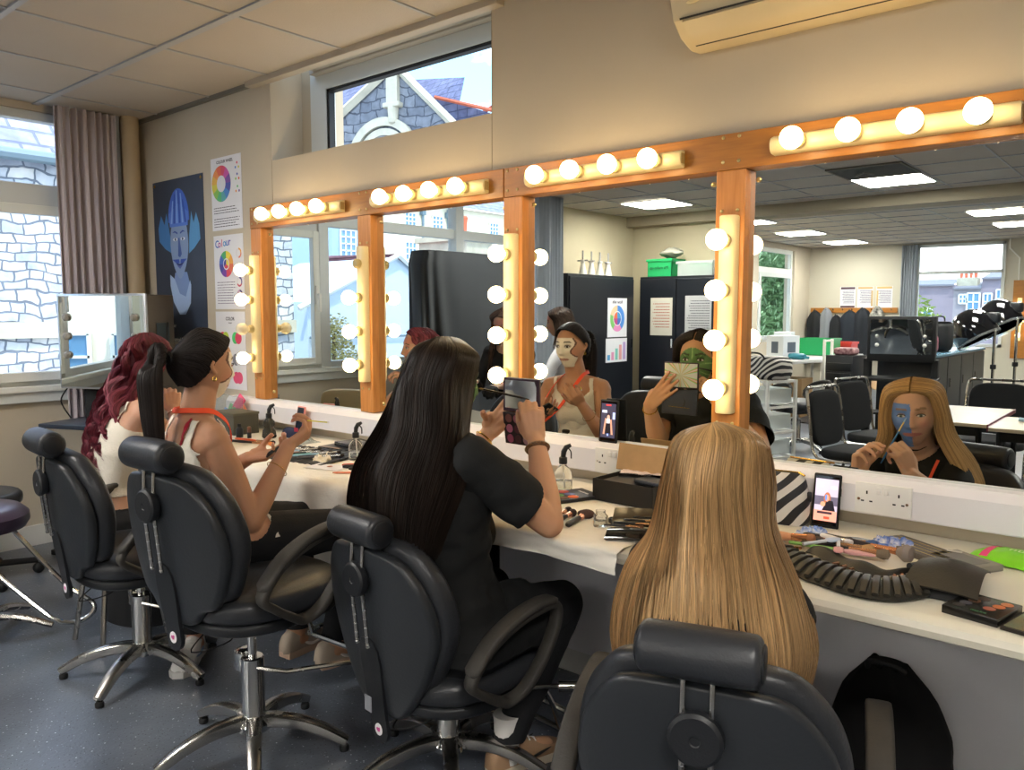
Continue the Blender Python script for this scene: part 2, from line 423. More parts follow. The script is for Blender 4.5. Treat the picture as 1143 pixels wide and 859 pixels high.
# ---------------------------------------------------------------- air conditioner
M_AC = mat('ac_plastic', '#d8c8a4', .4)
ac = thing('air_conditioner', 'cream wall mounted air conditioning unit at the top of the wall', 'air conditioner', (0, 0, 0))
prof = [(0, 2.60), (0, 2.175), (-.05, 2.165), (-.115, 2.185), (-.165, 2.225), (-.19, 2.29), (-.205, 2.40), (-.205, 2.50), (-.19, 2.535), (-.05, 2.535)]
pf = [(0.0, 2.535), (0.0, 2.17), (-.05, 2.165), (-.115, 2.185), (-.165, 2.225), (-.19, 2.29), (-.205, 2.40), (-.205, 2.50), (-.19, 2.535)]
Mx = Matrix(((0, 0, 1, -1.235), (1, 0, 0, 0), (0, 1, 0, 0), (0, 0, 0, 1)))
mb = MB(); mb.prism([(p[0], p[1]) for p in pf], 1.0, Mx, .006); mb.build('casing', M_AC, ac, True, 25)
def ac_pt(x, t, off):  # point on lower front curve
    P = [(-.05, 2.165), (-.115, 2.185), (-.165, 2.225), (-.19, 2.29), (-.205, 2.40)]
    k = min(int(t * 4), 3); f = t * 4 - k; a = P[k]; b = P[k + 1]
    y = a[0] + (b[0] - a[0]) * f; z = a[1] + (b[1] - a[1]) * f
    l = math.hypot(b[0] - a[0], b[1] - a[1]); return (x, y - off * (b[1] - a[1]) / l, z + off * (b[0] - a[0]) / l * .6)
mb = MB()
mb.grid(lambda u, v: ac_pt(-1.205 + .94 * u, .12 + .36 * v, .008), 2, 6, .006); mb.build('louvre_flap', M_AC, ac)
mb = MB()
mb.grid(lambda u, v: ac_pt(-1.205 + .94 * u, .085 + .03 * v, .003), 2, 2, .004); mb.grid(lambda u, v: ac_pt(-1.212 + .96 * u, .50 + .02 * v, .003), 2, 2, .004)
for i in range(3): mb.b2((-1.20, -.2068, 2.36 + .025 * i), (-.27, -.2045, 2.368 + .025 * i))
mb.build('air_slot', mat('slot_dark', '#3b3833', .7), ac, False)
mb = MB(); mb.sphere((-1.16, -.186, 2.262), (.022, .004, .006), 12, 6); mb.build('indicator_light', mat('lamp_cream', '#f4e3b0', .3), ac)
# ---------------------------------------------------------------- timber mirror frame, mirrors, lamp bars
def wood_material(name, c1, c2, stretch, rough=.42):
    m = bpy.data.materials.new(name); m.use_nodes = True; nt = m.node_tree; N = nt.nodes; L = nt.links; b = N['Principled BSDF']
    tc = N.new('ShaderNodeTexCoord'); mp = N.new('ShaderNodeMapping'); mp.inputs['Scale'].default_value = stretch; L.new(tc.outputs['Object'], mp.inputs['Vector'])
    n = N.new('ShaderNodeTexNoise'); n.inputs['Scale'].default_value = 6; n.inputs['Detail'].default_value = 8; n.inputs['Distortion'].default_value = .6; L.new(mp.outputs[0], n.inputs['Vector'])
    r = N.new('ShaderNodeValToRGB'); r.color_ramp.elements[0].color = (*s2l(c1), 1); r.color_ramp.elements[1].color = (*s2l(c2), 1); r.color_ramp.elements[0].position = .32; r.color_ramp.elements[1].position = .68
    L.new(n.outputs['Fac'], r.inputs[0]); L.new(r.outputs[0], b.inputs['Base Color']); b.inputs['Roughness'].default_value = rough; b.inputs['Coat Weight'].default_value = .15; b.inputs['Coat Roughness'].default_value = .25
    return m
M_WOODH = wood_material('pine_rail', '#9a611a', '#ae7222', (1.2, 9, 14))
M_WOODV = wood_material('pine_post', '#b57432', '#c98a48', (14, 9, 1.2))
M_WOODS = wood_material('pine_edge', '#c27a1c', '#d08c2e', (14, 9, 1.2))
M_BRASS = mat('brass_screw', '#c9b57e', .3, metal=1)
M_MIRROR = mat('mirror_silver', '#e4e9e6', .0, metal=1, lin=False)
M_MIRROR.node_tree.nodes['Principled BSDF'].inputs['Specular IOR Level'].default_value = .5
M_BAR = mat('lamp_bar_cream', '#e2d3a6', .3)
M_SOCKET = mat('lamp_socket', '#b9a878', .4)
M_BULB = emission('lamp_bulb_lit', '#ffdca0', 10.0)
M_BULBOFF = mat('lamp_bulb_unlit', '#e6dcc0', .25, sub=.0)
ZT, ZR, ZB = 1.896, 1.788, .905
posts = [(-3.744, -3.65), (-2.873, -2.782), (-2.004, -1.912), (-1.136, -1.041), (-.262, -.17)]
fr = thing('timber_surround', 'orange varnished timber frame surrounding the row of make-up mirrors', 'wooden frame', (-2, -.03, 1.35))
def loc(mb, c=(-2, -.03, 1.35)):
    mb.v = [(x - c[0], y - c[1], z - c[2]) for x, y, z in mb.v]; return mb
for a, b in ((-3.744, -2.003), (-1.999, -.17)):
    m = MB(); m.b2((a, -.06, ZR), (b, -.002, ZT), .002); loc(m).build('top_rail', M_WOODH, fr, False)
for a, b in posts:
    m = MB()
    m.b2((a, -.058, ZB), (b, -.005, ZR - .0005), .003); loc(m).build('post', M_WOODV, fr, False)
for a, b in posts:
    for xx in (a + .022, b - .022):
        for z in (1.80 + .012, 1.885, 1.665, 1.012):
            m = MB(); m.lathe([(.0055, 0), (.0055, .002), (.003, .0035)], 10, frame((xx, -.0605, z), 0, PI / 2)); loc(m).build('screw', M_BRASS, fr)

names = ['narrow far left make-up mirror, reflecting the white casement window', 'second make-up mirror from the left, reflecting the black draped cloth', 'make-up mirror reflecting the black cupboards with green crates on top', 'large nearest make-up mirror, reflecting the coat hooks and round table room']
for i in range(4):
    a = posts[i][1] - .004; b = posts[i + 1][0] + .004
    t = thing('wall_mirror', names[i], 'mirror', ((a + b) / 2, -.02, 1.35), group='make-up mirrors along the wall')
    c = ((a + b) / 2, -.02, 1.35)
    m = MB(); m.b2((a, -.020, ZB - .002), (b, -.014, ZR + .004)); loc(m, c).build('mirror_glass', M_MIRROR, t, False)
    for xx in (a + .03, b - .03):
        for z in (1.755, .945): m = MB(); m.lathe([(.008, 0), (.008, .003), (.004, .006)], 12, frame((xx, -.0205, z), 0, PI / 2)); loc(m, c).build('mirror_screw', M_BRASS, t)
# wedge of thin timber bead beside each post (bright inner edge)
def bulb_parts(parent, p, lit=True, missing=False):
    M = frame(p, 0, PI / 2)
    m = MB(); m.lathe([(.020, 0), (.022, .006), (.021, .018), (.015, .024)], 20, M); m.build('lamp_socket', M_SOCKET, parent)
    if missing: return
    m = MB(); pr = [(.013, .018), (.014, .026)]
    for k in range(13):
        a = -PI / 2 + .45 + (PI - .45) * k / 12; pr.append((.0315 * math.cos(a), .060 + .0315 * math.sin(a)))
    m.lathe(pr, 24, M); m.build('bulb', M_BULB if lit else M_BULBOFF, parent)
def dround(L, r, h):  # half-round bar section profile
    pts = []
    for k in range(13):
        a = PI * k / 12; pts.append((r * math.cos(a), -h * math.sin(a) ** .6))
    return pts
hb = [('leftmost of the four horizontal bulb bars, above the narrow far mirror', -3.655, -2.955, [-3.491, -3.343, -3.195, -3.047]),
      ('horizontal bulb bar above the second mirror from the left', -2.745, -2.075, [-2.608, -2.460, -2.312, -2.166]),
      ('horizontal bulb bar above the mirror that shows the green crates', -1.875, -1.243, [-1.779, -1.627, -1.476, -1.325]),
      ('largest horizontal bulb bar, above the nearest mirror on the right', -.955, -.335, [-.868, -.717, -.566, -.415])]
for lb, a, b, xs_ in hb:
    t = thing('lamp_bar', lb, 'lamp bar', ((a + b) / 2, -.06, 1.838), group='bulb bars over the mirrors')
    m = MB(); pr = [(y * 1.0, x) for x, y in dround(0, .027, .036)]
    Mx = Matrix(((0, 0, 1, -(b - a) / 2), (1, 0, 0, 0), (0, 1, 0, 0), (0, 0, 0, 1)))
    m.prism(pr, b - a, Mx, .004); m.build('bar_housing', M_BAR, t, True, 40)
    m = MB(); m.b2(((b - a) / 2 + .0002, -.026, -.016), ((b - a) / 2 + .002, -.006, .016)); m.build('end_cap', mat('end_cap', '#a9905a', .5), t, False)
    for x in xs_: bulb_parts(t, (x - (a + b) / 2, -.034, -.001))
vb = [('upright bulb bar on the leftmost post, one of its bulbs unlit', -3.699, 'off'), ('upright bulb bar between the two farthest mirrors, top socket empty', -2.828, 'gone'),
      ('upright bulb bar on the post beside the long dark haired woman', -1.960, ''), ('nearest upright bulb bar, on the post left of the big mirror', -1.086, '')]
for lb, x, st in vb:
    t = thing('lamp_bar', lb, 'lamp bar', (x, -.058, 1.347), group='upright bulb bars on the posts')
    m = MB(); m.prism(dround(0, .030, .034), .605, Matrix.Translation((0, 0, -.3025)), .004); m.build('bar_housing', M_BAR, t, True, 40)
    for j, z in enumerate((1.572, 1.422, 1.272, 1.123)):
        bulb_parts(t, (0, -.032, z - 1.347), not (st == 'off' and j == 2), st == 'gone' and j == 0)

# ---------------------------------------------------------------- dado trunking with sockets
m = MB(); Mx = Matrix(((0, 0, 1, -4.0), (1, 0, 0, 0), (0, 1, 0, 0), (0, 0, 0, 1)))
m.prism([(-.002, .798), (-.078, .798), (-.080, .802), (-.080, .878), (-.060, .902), (-.002, .902)], 5.5, Mx); struct('trim_12', m, mat('trunking_white', '#e3e0e2', .45))
def socket(x, lb):
    t = thing('wall_socket', lb, 'socket', (x, -.0815, .845))
    m = MB(); m.box((0, 0, 0), (.146, .009, .086), .003); m.build('face_plate', M_WHITE, t)
    m = MB()
    for s in (-1, 1):
        cx = s * .041
        for dx, dz, w_, h_ in ((0, .016, .004, .009), (-.011, -.008, .008, .004), (.011, -.008, .008, .004)): m.b2((cx + dx - w_ / 2, -.0052, dz - h_ / 2 ), (cx + dx + w_ / 2, -.0042, dz + h_ / 2))
    m.build('pin_hole', M_BLACK, t, False)
    for s in (-1, 1):
        m = MB(); m.box((s * .0095, -.007, .024), (.012, .006, .019), .002); m.build('switch', M_WHITE, t)
    m = MB()
    for s in (-1, 1): m.lathe([(.004, 0), (.004, .001)], 10, frame((s * .062, -.0045, -.004), 0, PI / 2))
    m.build('screw', M_CHROME, t)
socket(-.610, 'white double wall socket in the trunking right of the upright phone')
socket(-1.485, 'white double wall socket in the trunking behind the open cardboard-lidded box')

# ---------------------------------------------------------------- worktop
M_TOP = mat('worktop_cream', '#ded8c6', .32, noise=.03, nscale=5)
t = thing('worktop', 'long cream make-up worktop with rounded front edge under the mirrors', 'worktop', (-1.6, -.35, .70))
m = MB(); Mx = Matrix(((0, 0, 1, -2.30), (1, 0, 0, .35), (0, 1, 0, -.70), (0, 0, 0, 1)))
edge = [(-.005, .750), (-.635, .750), (-.652, .747), (-.664, .738), (-.668, .725), (-.664, .710), (-.650, .703), (-.005, .703)]
m.prism(edge, 5.0, Mx); m.build('top_panel', M_TOP, t, True, 30)
def clamp_leg(x, y):
    m = MB(); m.tube([(x, y, -.70), (x, y, .002)], .016, 10); m.build('leg', M_BLACK, t)
    m = MB(); m.tube([(x + .028, y, -.70), (x + .028, y, .002)], .009, 8); m.build('chrome_rail', M_CHROME, t)
clamp_leg(-.12, -.10); clamp_leg(-2.2, -.10); clamp_leg(1.9, -.10)
m = MB(); m.b2((-5.05, -.03, .10), (3.5, -.001, .70)); struct('wall_front_lower', m, mat('lower_wall_panel', '#e9e8ec', .6))
m = MB(); m.b2((-4.1, -.008, .75), (1.3, -.001, .80), .001); struct('trim_13', m, mat('upstand_beige', '#c9bda8', .5))

# ---------------------------------------------------------------- ceiling light panels
M_PANEL = emission('ceiling_panel_light', '#fffaf2', 30)
M_PANELF = mat('panel_frame', '#d8d6cf', .5)
pan = [(-4.48, -5.38, 'bright square ceiling panel above the black corner cupboards'), (-2.08, -5.38, 'bright ceiling panel beside the open black ceiling hatch'), (-1.78, -7.08, 'nearest bright ceiling panel beyond the beam'),
       (-1.78, -8.58, 'middle ceiling panel of the far right row'), (-1.78, -10.2, 'farthest ceiling panel of the right row'), (-4.48, -7.7, 'first ceiling panel of the left row beyond the beam'), (-4.48, -9.6, 'second ceiling panel of the left row beyond the beam'), (-4.48, -11.6, 'farthest ceiling panel of the left row, over the coats'),
       (.6, -5.38, 'ceiling panel above the right part of the room'), (-3.58, -2.38, 'added unseen ceiling panel brightening the chairs of the two farthest women'), (.6, -2.38, 'ceiling panel above the photographer side of the room'), (.6, -8.58, 'ceiling panel in the far right part of the room')]  # panel over the two farthest women is added, unseen, to brighten the left
for x, y, lb in pan:
    t = thing('ceiling_light', lb, 'ceiling light', (x, y, ZC - .012), group='square panel lights in the ceiling')
    m = MB(); m.box((0, 0, 0), (.56, .56, .006)); m.build('diffuser', M_PANEL, t, False)
    m = MB()
    for s in (-1, 1): m.box((s * .288, 0, .002), (.018, .594, .014)); m.box((0, s * .288, .002), (.56, .018, .014))
    m.build('panel_frame', M_PANELF, t, False)
t = thing('ceiling_hatch', 'open black square hole in the ceiling beside the light panel', 'ceiling hatch', (-2.08, -4.78, ZC - .01))
m = MB(); m.box((0, 0, .0), (.56, .56, .008)); m.build('dark_opening', M_BLACK, t, False)
m = MB()
for s in (-1, 1): m.box((s * .288, 0, .0), (.018, .594, .014)); m.box((0, s * .288, .0), (.56, .018, .014))
m.build('hatch_frame', mat('hatch_frame', '#6d675c', .6), t, False)
m = MB(); m.tube([(-.1, -.02, -.004), (-.12, .05, -.03), (-.04, .1, -.02), (.02, .05, -.035)], .007, 6); m.build('cable', mat('grey_cable', '#77736a', .5), t)
# ---------------------------------------------------------------- buildings and trees outside
def brickish(name, c1, c2, mortar, sc, w=.5, h=.25, axis='yz', rough=.9, distort=.0):
    m = bpy.data.materials.new(name); m.use_nodes = True; nt = m.node_tree; N = nt.nodes; L = nt.links; b = N['Principled BSDF']; b.inputs['Roughness'].default_value = rough
    tc = N.new('ShaderNodeTexCoord'); sp = N.new('ShaderNodeSeparateXYZ'); cb = N.new('ShaderNodeCombineXYZ'); L.new(tc.outputs['Object'], sp.inputs[0])
    idx = {'x': 0, 'y': 1, 'z': 2}
    L.new(sp.outputs[idx[axis[0]]], cb.inputs[0]); L.new(sp.outputs[idx[axis[1]]], cb.inputs[1])
    vec = cb.outputs[0]
    if distort:
        nn = N.new('ShaderNodeTexNoise'); nn.inputs['Scale'].default_value = 1.6; nn.inputs['Detail'].default_value = 3; L.new(vec, nn.inputs['Vector'])
        ad = N.new('ShaderNodeVectorMath'); ad.operation = 'SCALE'; ad.inputs['Scale'].default_value = distort; L.new(nn.outputs['Color'], ad.inputs[0])
        a2 = N.new('ShaderNodeVectorMath'); L.new(vec, a2.inputs[0]); L.new(ad.outputs[0], a2.inputs[1]); vec = a2.outputs[0]
    t = N.new('ShaderNodeTexBrick'); t.inputs['Scale'].default_value = sc; t.inputs['Color1'].default_value = (*s2l(c1), 1); t.inputs['Color2'].default_value = (*s2l(c2), 1); t.inputs['Mortar'].default_value = (*s2l(mortar), 1)
    t.inputs['Mortar Size'].default_value = .018; t.inputs['Brick Width'].default_value = w; t.inputs['Row Height'].default_value = h; t.inputs['Mortar Smooth'].default_value = .3; t.offset_frequency = 2; t.squash = .7; t.squash_frequency = 3
    L.new(vec, t.inputs['Vector'])
    n2 = N.new('ShaderNodeTexNoise'); n2.inputs['Scale'].default_value = 5; n2.inputs['Detail'].default_value = 6; L.new(tc.outputs['Object'], n2.inputs['Vector'])
    mx = N.new('ShaderNodeMix'); mx.data_type = 'RGBA'; mx.blend_type = 'OVERLAY'; mx.inputs[0].default_value = .55; L.new(t.outputs['Color'], mx.inputs[6]); L.new(n2.outputs['Fac'], mx.inputs[7])
    L.new(mx.outputs[2], b.inputs['Base Color'])
    bp = N.new('ShaderNodeBump'); bp.inputs['Strength'].default_value = .8; bp.inputs['Distance'].default_value = .03
    sb = N.new('ShaderNodeMath'); sb.operation = 'SUBTRACT'; L.new(n2.outputs['Fac'], sb.inputs[0]); L.new(t.outputs['Fac'], sb.inputs[1]); L.new(sb.outputs[0], bp.inputs['Height']); L.new(bp.outputs[0], b.inputs['Normal'])
    MATS[name] = m; return m
M_RUBBLE = brickish('rubble_stone', '#a6b0c0', '#cfd0cf', '#6d7683', 1.55, .38, .19, 'yz', distort=.3)
M_SLATE = brickish('slate_roof', '#7f86a8', '#9096b4', '#6a7196', 1.0, .5, .2, 'yz')
M_SLATEX = brickish('slate_roof_front', '#5b6080', '#696f8e', '#4a506c', 1.0, .5, .22, 'xz')
M_CHURCH = brickish('church_stone', '#5d6472', '#7c828c', '#4a505c', 1.0, .5, .26, 'xz', distort=.4)
M_DRESS = mat('dressed_stone', '#b9b6a6', .85, noise=.12, nscale=3)
M_LIME = mat('lime_render', '#e7e2d4', .9, noise=.06, nscale=1)
M_CREAMR = mat('cream_render', '#efe6cf', .9, noise=.04, nscale=.7)
M_PALER = mat('pale_blue_render', '#b9cbe0', .9, noise=.04, nscale=.8)
M_REDTILE = brickish('red_roof_tiles', '#b98488', '#a06c72', '#7f5058', 1.0, .3, .3, 'yz')
M_TERRA = mat('terracotta', '#c2664c', .8, noise=.1)
M_PANEB = mat('exterior_window_blue', '#5f8fb8', .15, spec=.8)
M_SASHW = mat('sash_white', '#e8ecec', .6)
M_LEADP = mat('drainpipe', '#6f8390', .7)

# slate roofed stone building facing the left window
b = thing('stone_building', 'rubble stone building with slate roof right outside the left window', 'building', (-11.6, -1, -4))
def ob(mb, c): mb.v = [(x - c[0], y - c[1], z - c[2]) for x, y, z in mb.v]; return mb
c = (-11.6, -1, -4)
m = MB(); m.b2((-12.2, -5.2, -4), (-11, 6.5, 3.22)); ob(m, c).build('stone_wall', M_RUBBLE, b, False)
m = MB(); m.b2((-11, -5.2, 1.04), (-10.93, 6.5, 1.24)); ob(m, c).build('string_course', M_DRESS, b, False)
m = MB(); m.add([(-10.8, -5.4, 3.30), (-10.8, 6.7, 3.30), (-14.2, 6.7, 6.6), (-14.2, -5.4, 6.6), (-10.8, -5.4, 3.22), (-10.8, 6.7, 3.22), (-14.2, 6.7, 6.4), (-14.2, -5.4, 6.4)], [(0, 1, 2, 3), (4, 5, 6, 7), (0, 1, 5, 4), (1, 2, 6, 5), (2, 3, 7, 6), (3, 0, 4, 7)]); ob(m, c).build('slate_roof', M_SLATE, b, False)
m = MB(); m.tube([(-10.78, -5.4, 3.24), (-10.78, 6.7, 3.24)], .075, 8); ob(m, c).build('gutter', M_LEADP, b)

# gabled church wall seen through the clerestory window
b = thing('church_gable', 'grey stone church gable with pale coping seen through the high window', 'building', (-16.56, 11.84, -4), math.atan2(.248, .969)); c = (0, 0, -4)
ax, az = .42, 7.70
m = MB(); m.prism([(ax - 4.6, -4), (ax + 3.2, -4), (ax + 3.2, az - 3.2 * .95), (ax, az), (ax - 4.6, az - 4.6 * .62)], .6, Matrix(((1, 0, 0, 0), (0, 0, 1, 0), (0, 1, 0, 0), (0, 0, 0, 1)))); ob(m, c).build('gable_wall', M_CHURCH, b, False)
m = MB(); m.tube([(ax, -.05, az + .08), (ax - 4.6, -.05, az + .08 - 4.6 * .62)], .13, 4); m.tube([(ax, -.05, az + .08), (ax + 3.2, -.05, az + .08 - 3.2 * .95)], .11, 4)
m.b2((ax - .19, -.14, 6.75), (ax + .15, .1, 8.6)); m.box((ax - .02, -.05, 6.74), (.52, .3, .13), .03); m.lathe([(.0, 0), (.12, .1), (.15, .5)], 12, Matrix.Translation((ax - .02, -.07, 6.2)))
ob(m, c).build('coping', M_DRESS, b, False)
m = MB(); cx, cz = ax - .35, 5.35
for r0, r1, yy in ((.90, 1.12, -.12), (.66, .84, -.08)):
    vs = []; fs = []
    for k in range(25):
        a = PI * k / 24
        for rr in (r0, r1):
            for y in (yy, .05): vs.append((cx + rr * math.cos(a), y, cz + rr * math.sin(a)))
    for k in range(24):
        o_ = 4 * k
        fs += [(o_, o_ + 2, o_ + 6, o_ + 4), (o_, o_ + 1, o_ + 5, o_ + 4), (o_ + 2, o_ + 3, o_ + 7, o_ + 6), (o_ + 1, o_ + 3, o_ + 7, o_ + 5)]
    m.add(vs, fs)
ob(m, c).build('window_arch', M_DRESS, b, False)
m = MB(); m.prism([(.64 * math.cos(PI * k / 16), .64 * math.sin(PI * k / 16)) for k in range(17)], .05, Matrix(((1, 0, 0, cx), (0, 0, 1, -.07), (0, 1, 0, cz), (0, 0, 0, 1)))); ob(m, c).build('arched_pane', mat('church_glass', '#8a96a8', .2), b, False)
b = thing('slate_roof_range', 'slate roofs with orange ridge tiles behind the church gable', 'roof', (-16, 15, 0)); c = (-16, 15, 0)
m = MB(); m.add([(-27, 13.4, 4.5), (-16, 13.4, 4.5), (-17.5, 16, 8.6), (-27, 19, 10.8)], [(0, 1, 2, 3)]); m.add([(-17.2, 13.5, 5.0), (-11.5, 13.5, 5.0), (-13.9, 13.6, 6.42), (-16.35, 13.6, 7.35)], [(0, 1, 2, 3)])
m.add([(-18, 17, 6.0), (-8, 17, 6.0), (-8, 17.3, 9.4), (-14.6, 17.3, 8.05), (-18, 17.3, 7.6)], [(0, 1, 2, 3, 4)]); ob(m, c).build('slates', M_SLATEX, b, False)
for p0, p1, r_ in (((-16.15, 13.4, 7.25), (-13.85, 13.4, 6.50), .055), ((-18.2, 16.9, 7.55), (-16.3, 16.9, 8.05), .06), ((-19.4, 13.3, 7.35), (-18.4, 13.3, 7.75), .06)): m = MB(); m.tube([p0, p1], r_, 6); ob(m, c).build('ridge_tiles', M_TERRA, b)
m = MB(); m.b2((-14.55, 14.5, 4), (-12.2, 15.6, 7.25)); m.b2((-14.65, 14.4, 7.25), (-12.1, 15.7, 7.42)); ob(m, c).build('chimney_stack', M_RUBBLE, b, False)

def sash(mb_pane, mb_bar, x, y, z, w_, h_, d=1):
    mb_pane.b2((x, y - w_ / 2, z - h_ / 2), (x + .03 * d, y + w_ / 2, z + h_ / 2))
    for a in (-.5, -.17, .17, .5): mb_bar.b2((x + .02 * d, y + a * w_ - .025, z - h_ / 2), (x + .07 * d, y + a * w_ + .025, z + h_ / 2))
    for a in (-.5, -.25, 0, .25, .5): mb_bar.b2((x + .02 * d, y - w_ / 2, z + a * h_ - .025), (x + .07 * d, y + w_ / 2, z + a * h_ + .025))
b = thing('cream_terrace', 'tall cream rendered terrace with blue sash windows, seen in the second mirror', 'building', (-28, -20, -5)); c = (-28, -20, -5)
m = MB(); m.b2((-36, -60, -5), (-26, -17.2, 6.15)); ob(m, c).build('rendered_wall', M_CREAMR, b, False)
m = MB(); m.add([(-25.7, -60, 6.15), (-25.7, -17, 6.15), (-31, -17, 9.0), (-31, -60, 9.0)], [(0, 1, 2, 3)]); ob(m, c).build('slate_roof', M_SLATE, b, False)
for yy in (-21.45, -23.1, -18.9, -26.9, -30.2, -33.5, -37):
    for zz in (5.3, 3.9 if yy > -24 else 3.6, .6):
        pm, bm_ = MB(), MB(); sash(pm, bm_, -25.99, yy, zz, .62, .72 if zz > 5 else 1.0); o1 = ob(pm, c).build('window', M_PANEB, b, False); o2 = ob(bm_, c).build('glazing_bars', M_SASHW, o1, False)
for yy in (-22.15, -23.7):
    m = MB(); m.tube([(-25.9, yy, 6.0), (-25.9, yy, -4)], .06, 6); m.box((-25.9, yy, 5.75), (.2, .2, .25)); ob(m, c).build('drainpipe', M_LEADP, b)
m = MB(); m.b2((-27, -20.6, 5.9), (-26.2, -20.0, 6.5)); m.tube([(-26.5, -20.3, 6.5), (-26.5, -20.3, 6.9)], .12, 8); ob(m, c).build('chimney', M_DRESS, b)

b = thing('gabled_annex', 'pale blue-white gabled annex with red tiled roof, seen in the second mirror', 'building', (-16, -11, -5)); c = (-16, -11, -5)
m = MB(); m.prism([(-8.3, -5), (-8.3, 1.6), (-10.9, 2.72), (-13.4, 1.5), (-15.7, 1.5), (-15.7, -5)], 4, Matrix(((0, 0, 1, -19), (1, 0, 0, 0), (0, 1, 0, 0), (0, 0, 0, 1)))); ob(m, c).build('gable_wall', M_PALER, b, False)
m = MB(); m.add([(-14.9, -10.95, 2.80), (-14.9, -12.6, 1.55), (-14.9, -20, 1.55), (-18.5, -20, 2.9), (-18.5, -10.95, 2.9)], [(0, 1, 2, 3, 4)]); ob(m, c).build('tiled_roof', M_REDTILE, b, False)
m = MB(); m.tube([(-14.9, -8.0, 1.45), (-14.9, -10.92, 2.76), (-14.9, -13.0, 1.5)], .07, 4); ob(m, c).build('barge_board', M_SASHW, b)
pm, bm_ = MB(), MB(); sash(pm, bm_, -14.99, -11.6, 1.2, .42, .6); o1 = ob(pm, c).build('window', M_PANEB, b, False); ob(bm_, c).build('glazing_bars', M_SASHW, o1, False)
m = MB(); m.tube([(-14.93, -8.3, .8), (-14.93, -13.5, .78)], .03, 6); ob(m, c).build('gutter_pipe', M_LEADP, b)

b = thing('lime_washed_house', 'white lime-washed house with blue sash windows, seen in the far left mirror', 'building', (-19, -6, -5)); c = (-19, -6, -5)
m = MB(); m.b2((-22, -8.2, -5), (-19, -5.3, 9)); ob(m, c).build('rendered_wall', M_LIME, b, False)
m = MB(); m.b2((-19.2, -8.2, -5), (-18.8, -8.0, 9)); m.b2((-19, -8.2, 2.3), (-18.8, -5.3, 2.5)); ob(m, c).build('quoins', M_SASHW, b, False)
m = MB(); m.b2((-30, -17.2, -5), (-24, -15.8, 5.6)); ob(m, c).build('tower', mat('blue_grey_render', '#9db6cc', .9), b, False)
for yy, zz in ((-6.4, 3.6), (-6.4, 1.0), (-8.0, 3.6), (-8.0, 1.0)):
    pm, bm_ = MB(), MB(); sash(pm, bm_, -18.99, yy, zz, .8, 1.3); o1 = ob(pm, c).build('window', M_PANEB, b, False); ob(bm_, c).build('glazing_bars', M_SASHW, o1, False)
pm, bm_ = MB(), MB(); sash(pm, bm_, -23.99, -16.5, 3.9, .7, 1.0); sash(pm, bm_, -23.99, -16.5, 2.2, .7, 1.0); o1 = ob(pm, c).build('window', M_PANEB, b, False); ob(bm_, c).build('glazing_bars', M_SASHW, o1, False)

b = thing('roof_terrace_block', 'block with terracotta chimney pot, seen in the second mirror at top right', 'building', (-17, -17, -5)); c = (-17, -17, -5)
m = MB(); m.b2((-18, -15.6, -5), (-16, -14.5, 3.45)); m.b2((-18.1, -15.7, 3.45), (-15.9, -14.4, 3.6)); ob(m, c).build('chimney_stack', M_DRESS, b, False)
m = MB(); m.lathe([(.15, 3.6), (.17, 3.68), (.14, 3.75), (.15, 4.05), (.17, 4.15), (.14, 4.2)], 14, Matrix.Translation((-16.6, -14.95, 0))); ob(m, c).build('chimney_pot', M_TERRA, b)

b = thing('white_wing', 'bright white building wing with blue sashes, reflected in the freestanding mirror box', 'building', (-7.2, -8.7, -5)); c = (-7.2, -8.7, -5)
m = MB(); m.b2((-8.8, -9.3, -5), (-5.72, -8.2, 5)); ob(m, c).build('rendered_wall', M_LIME, b, False)
for xx in (-8.3, -7.35, -6.4):
    for zz in (2.35, .55):
        m = MB(); m.b2((xx - .32, -8.21, zz - .5), (xx + .32, -8.17, zz + .5)); o1 = ob(m, c).build('window', M_PANEB, b, False); m = MB()
        for q in (-.32, 0, .32): m.b2((xx + q - .03, -8.18, zz - .5), (xx + q + .03, -8.14, zz + .5))
        for q in (-.5, -.17, .17, .5): m.b2((xx - .32, -8.18, zz + q - .02), (xx + .32, -8.14, zz + q + .02))
        ob(m, c).build('glazing_bars', M_SASHW, o1, False)
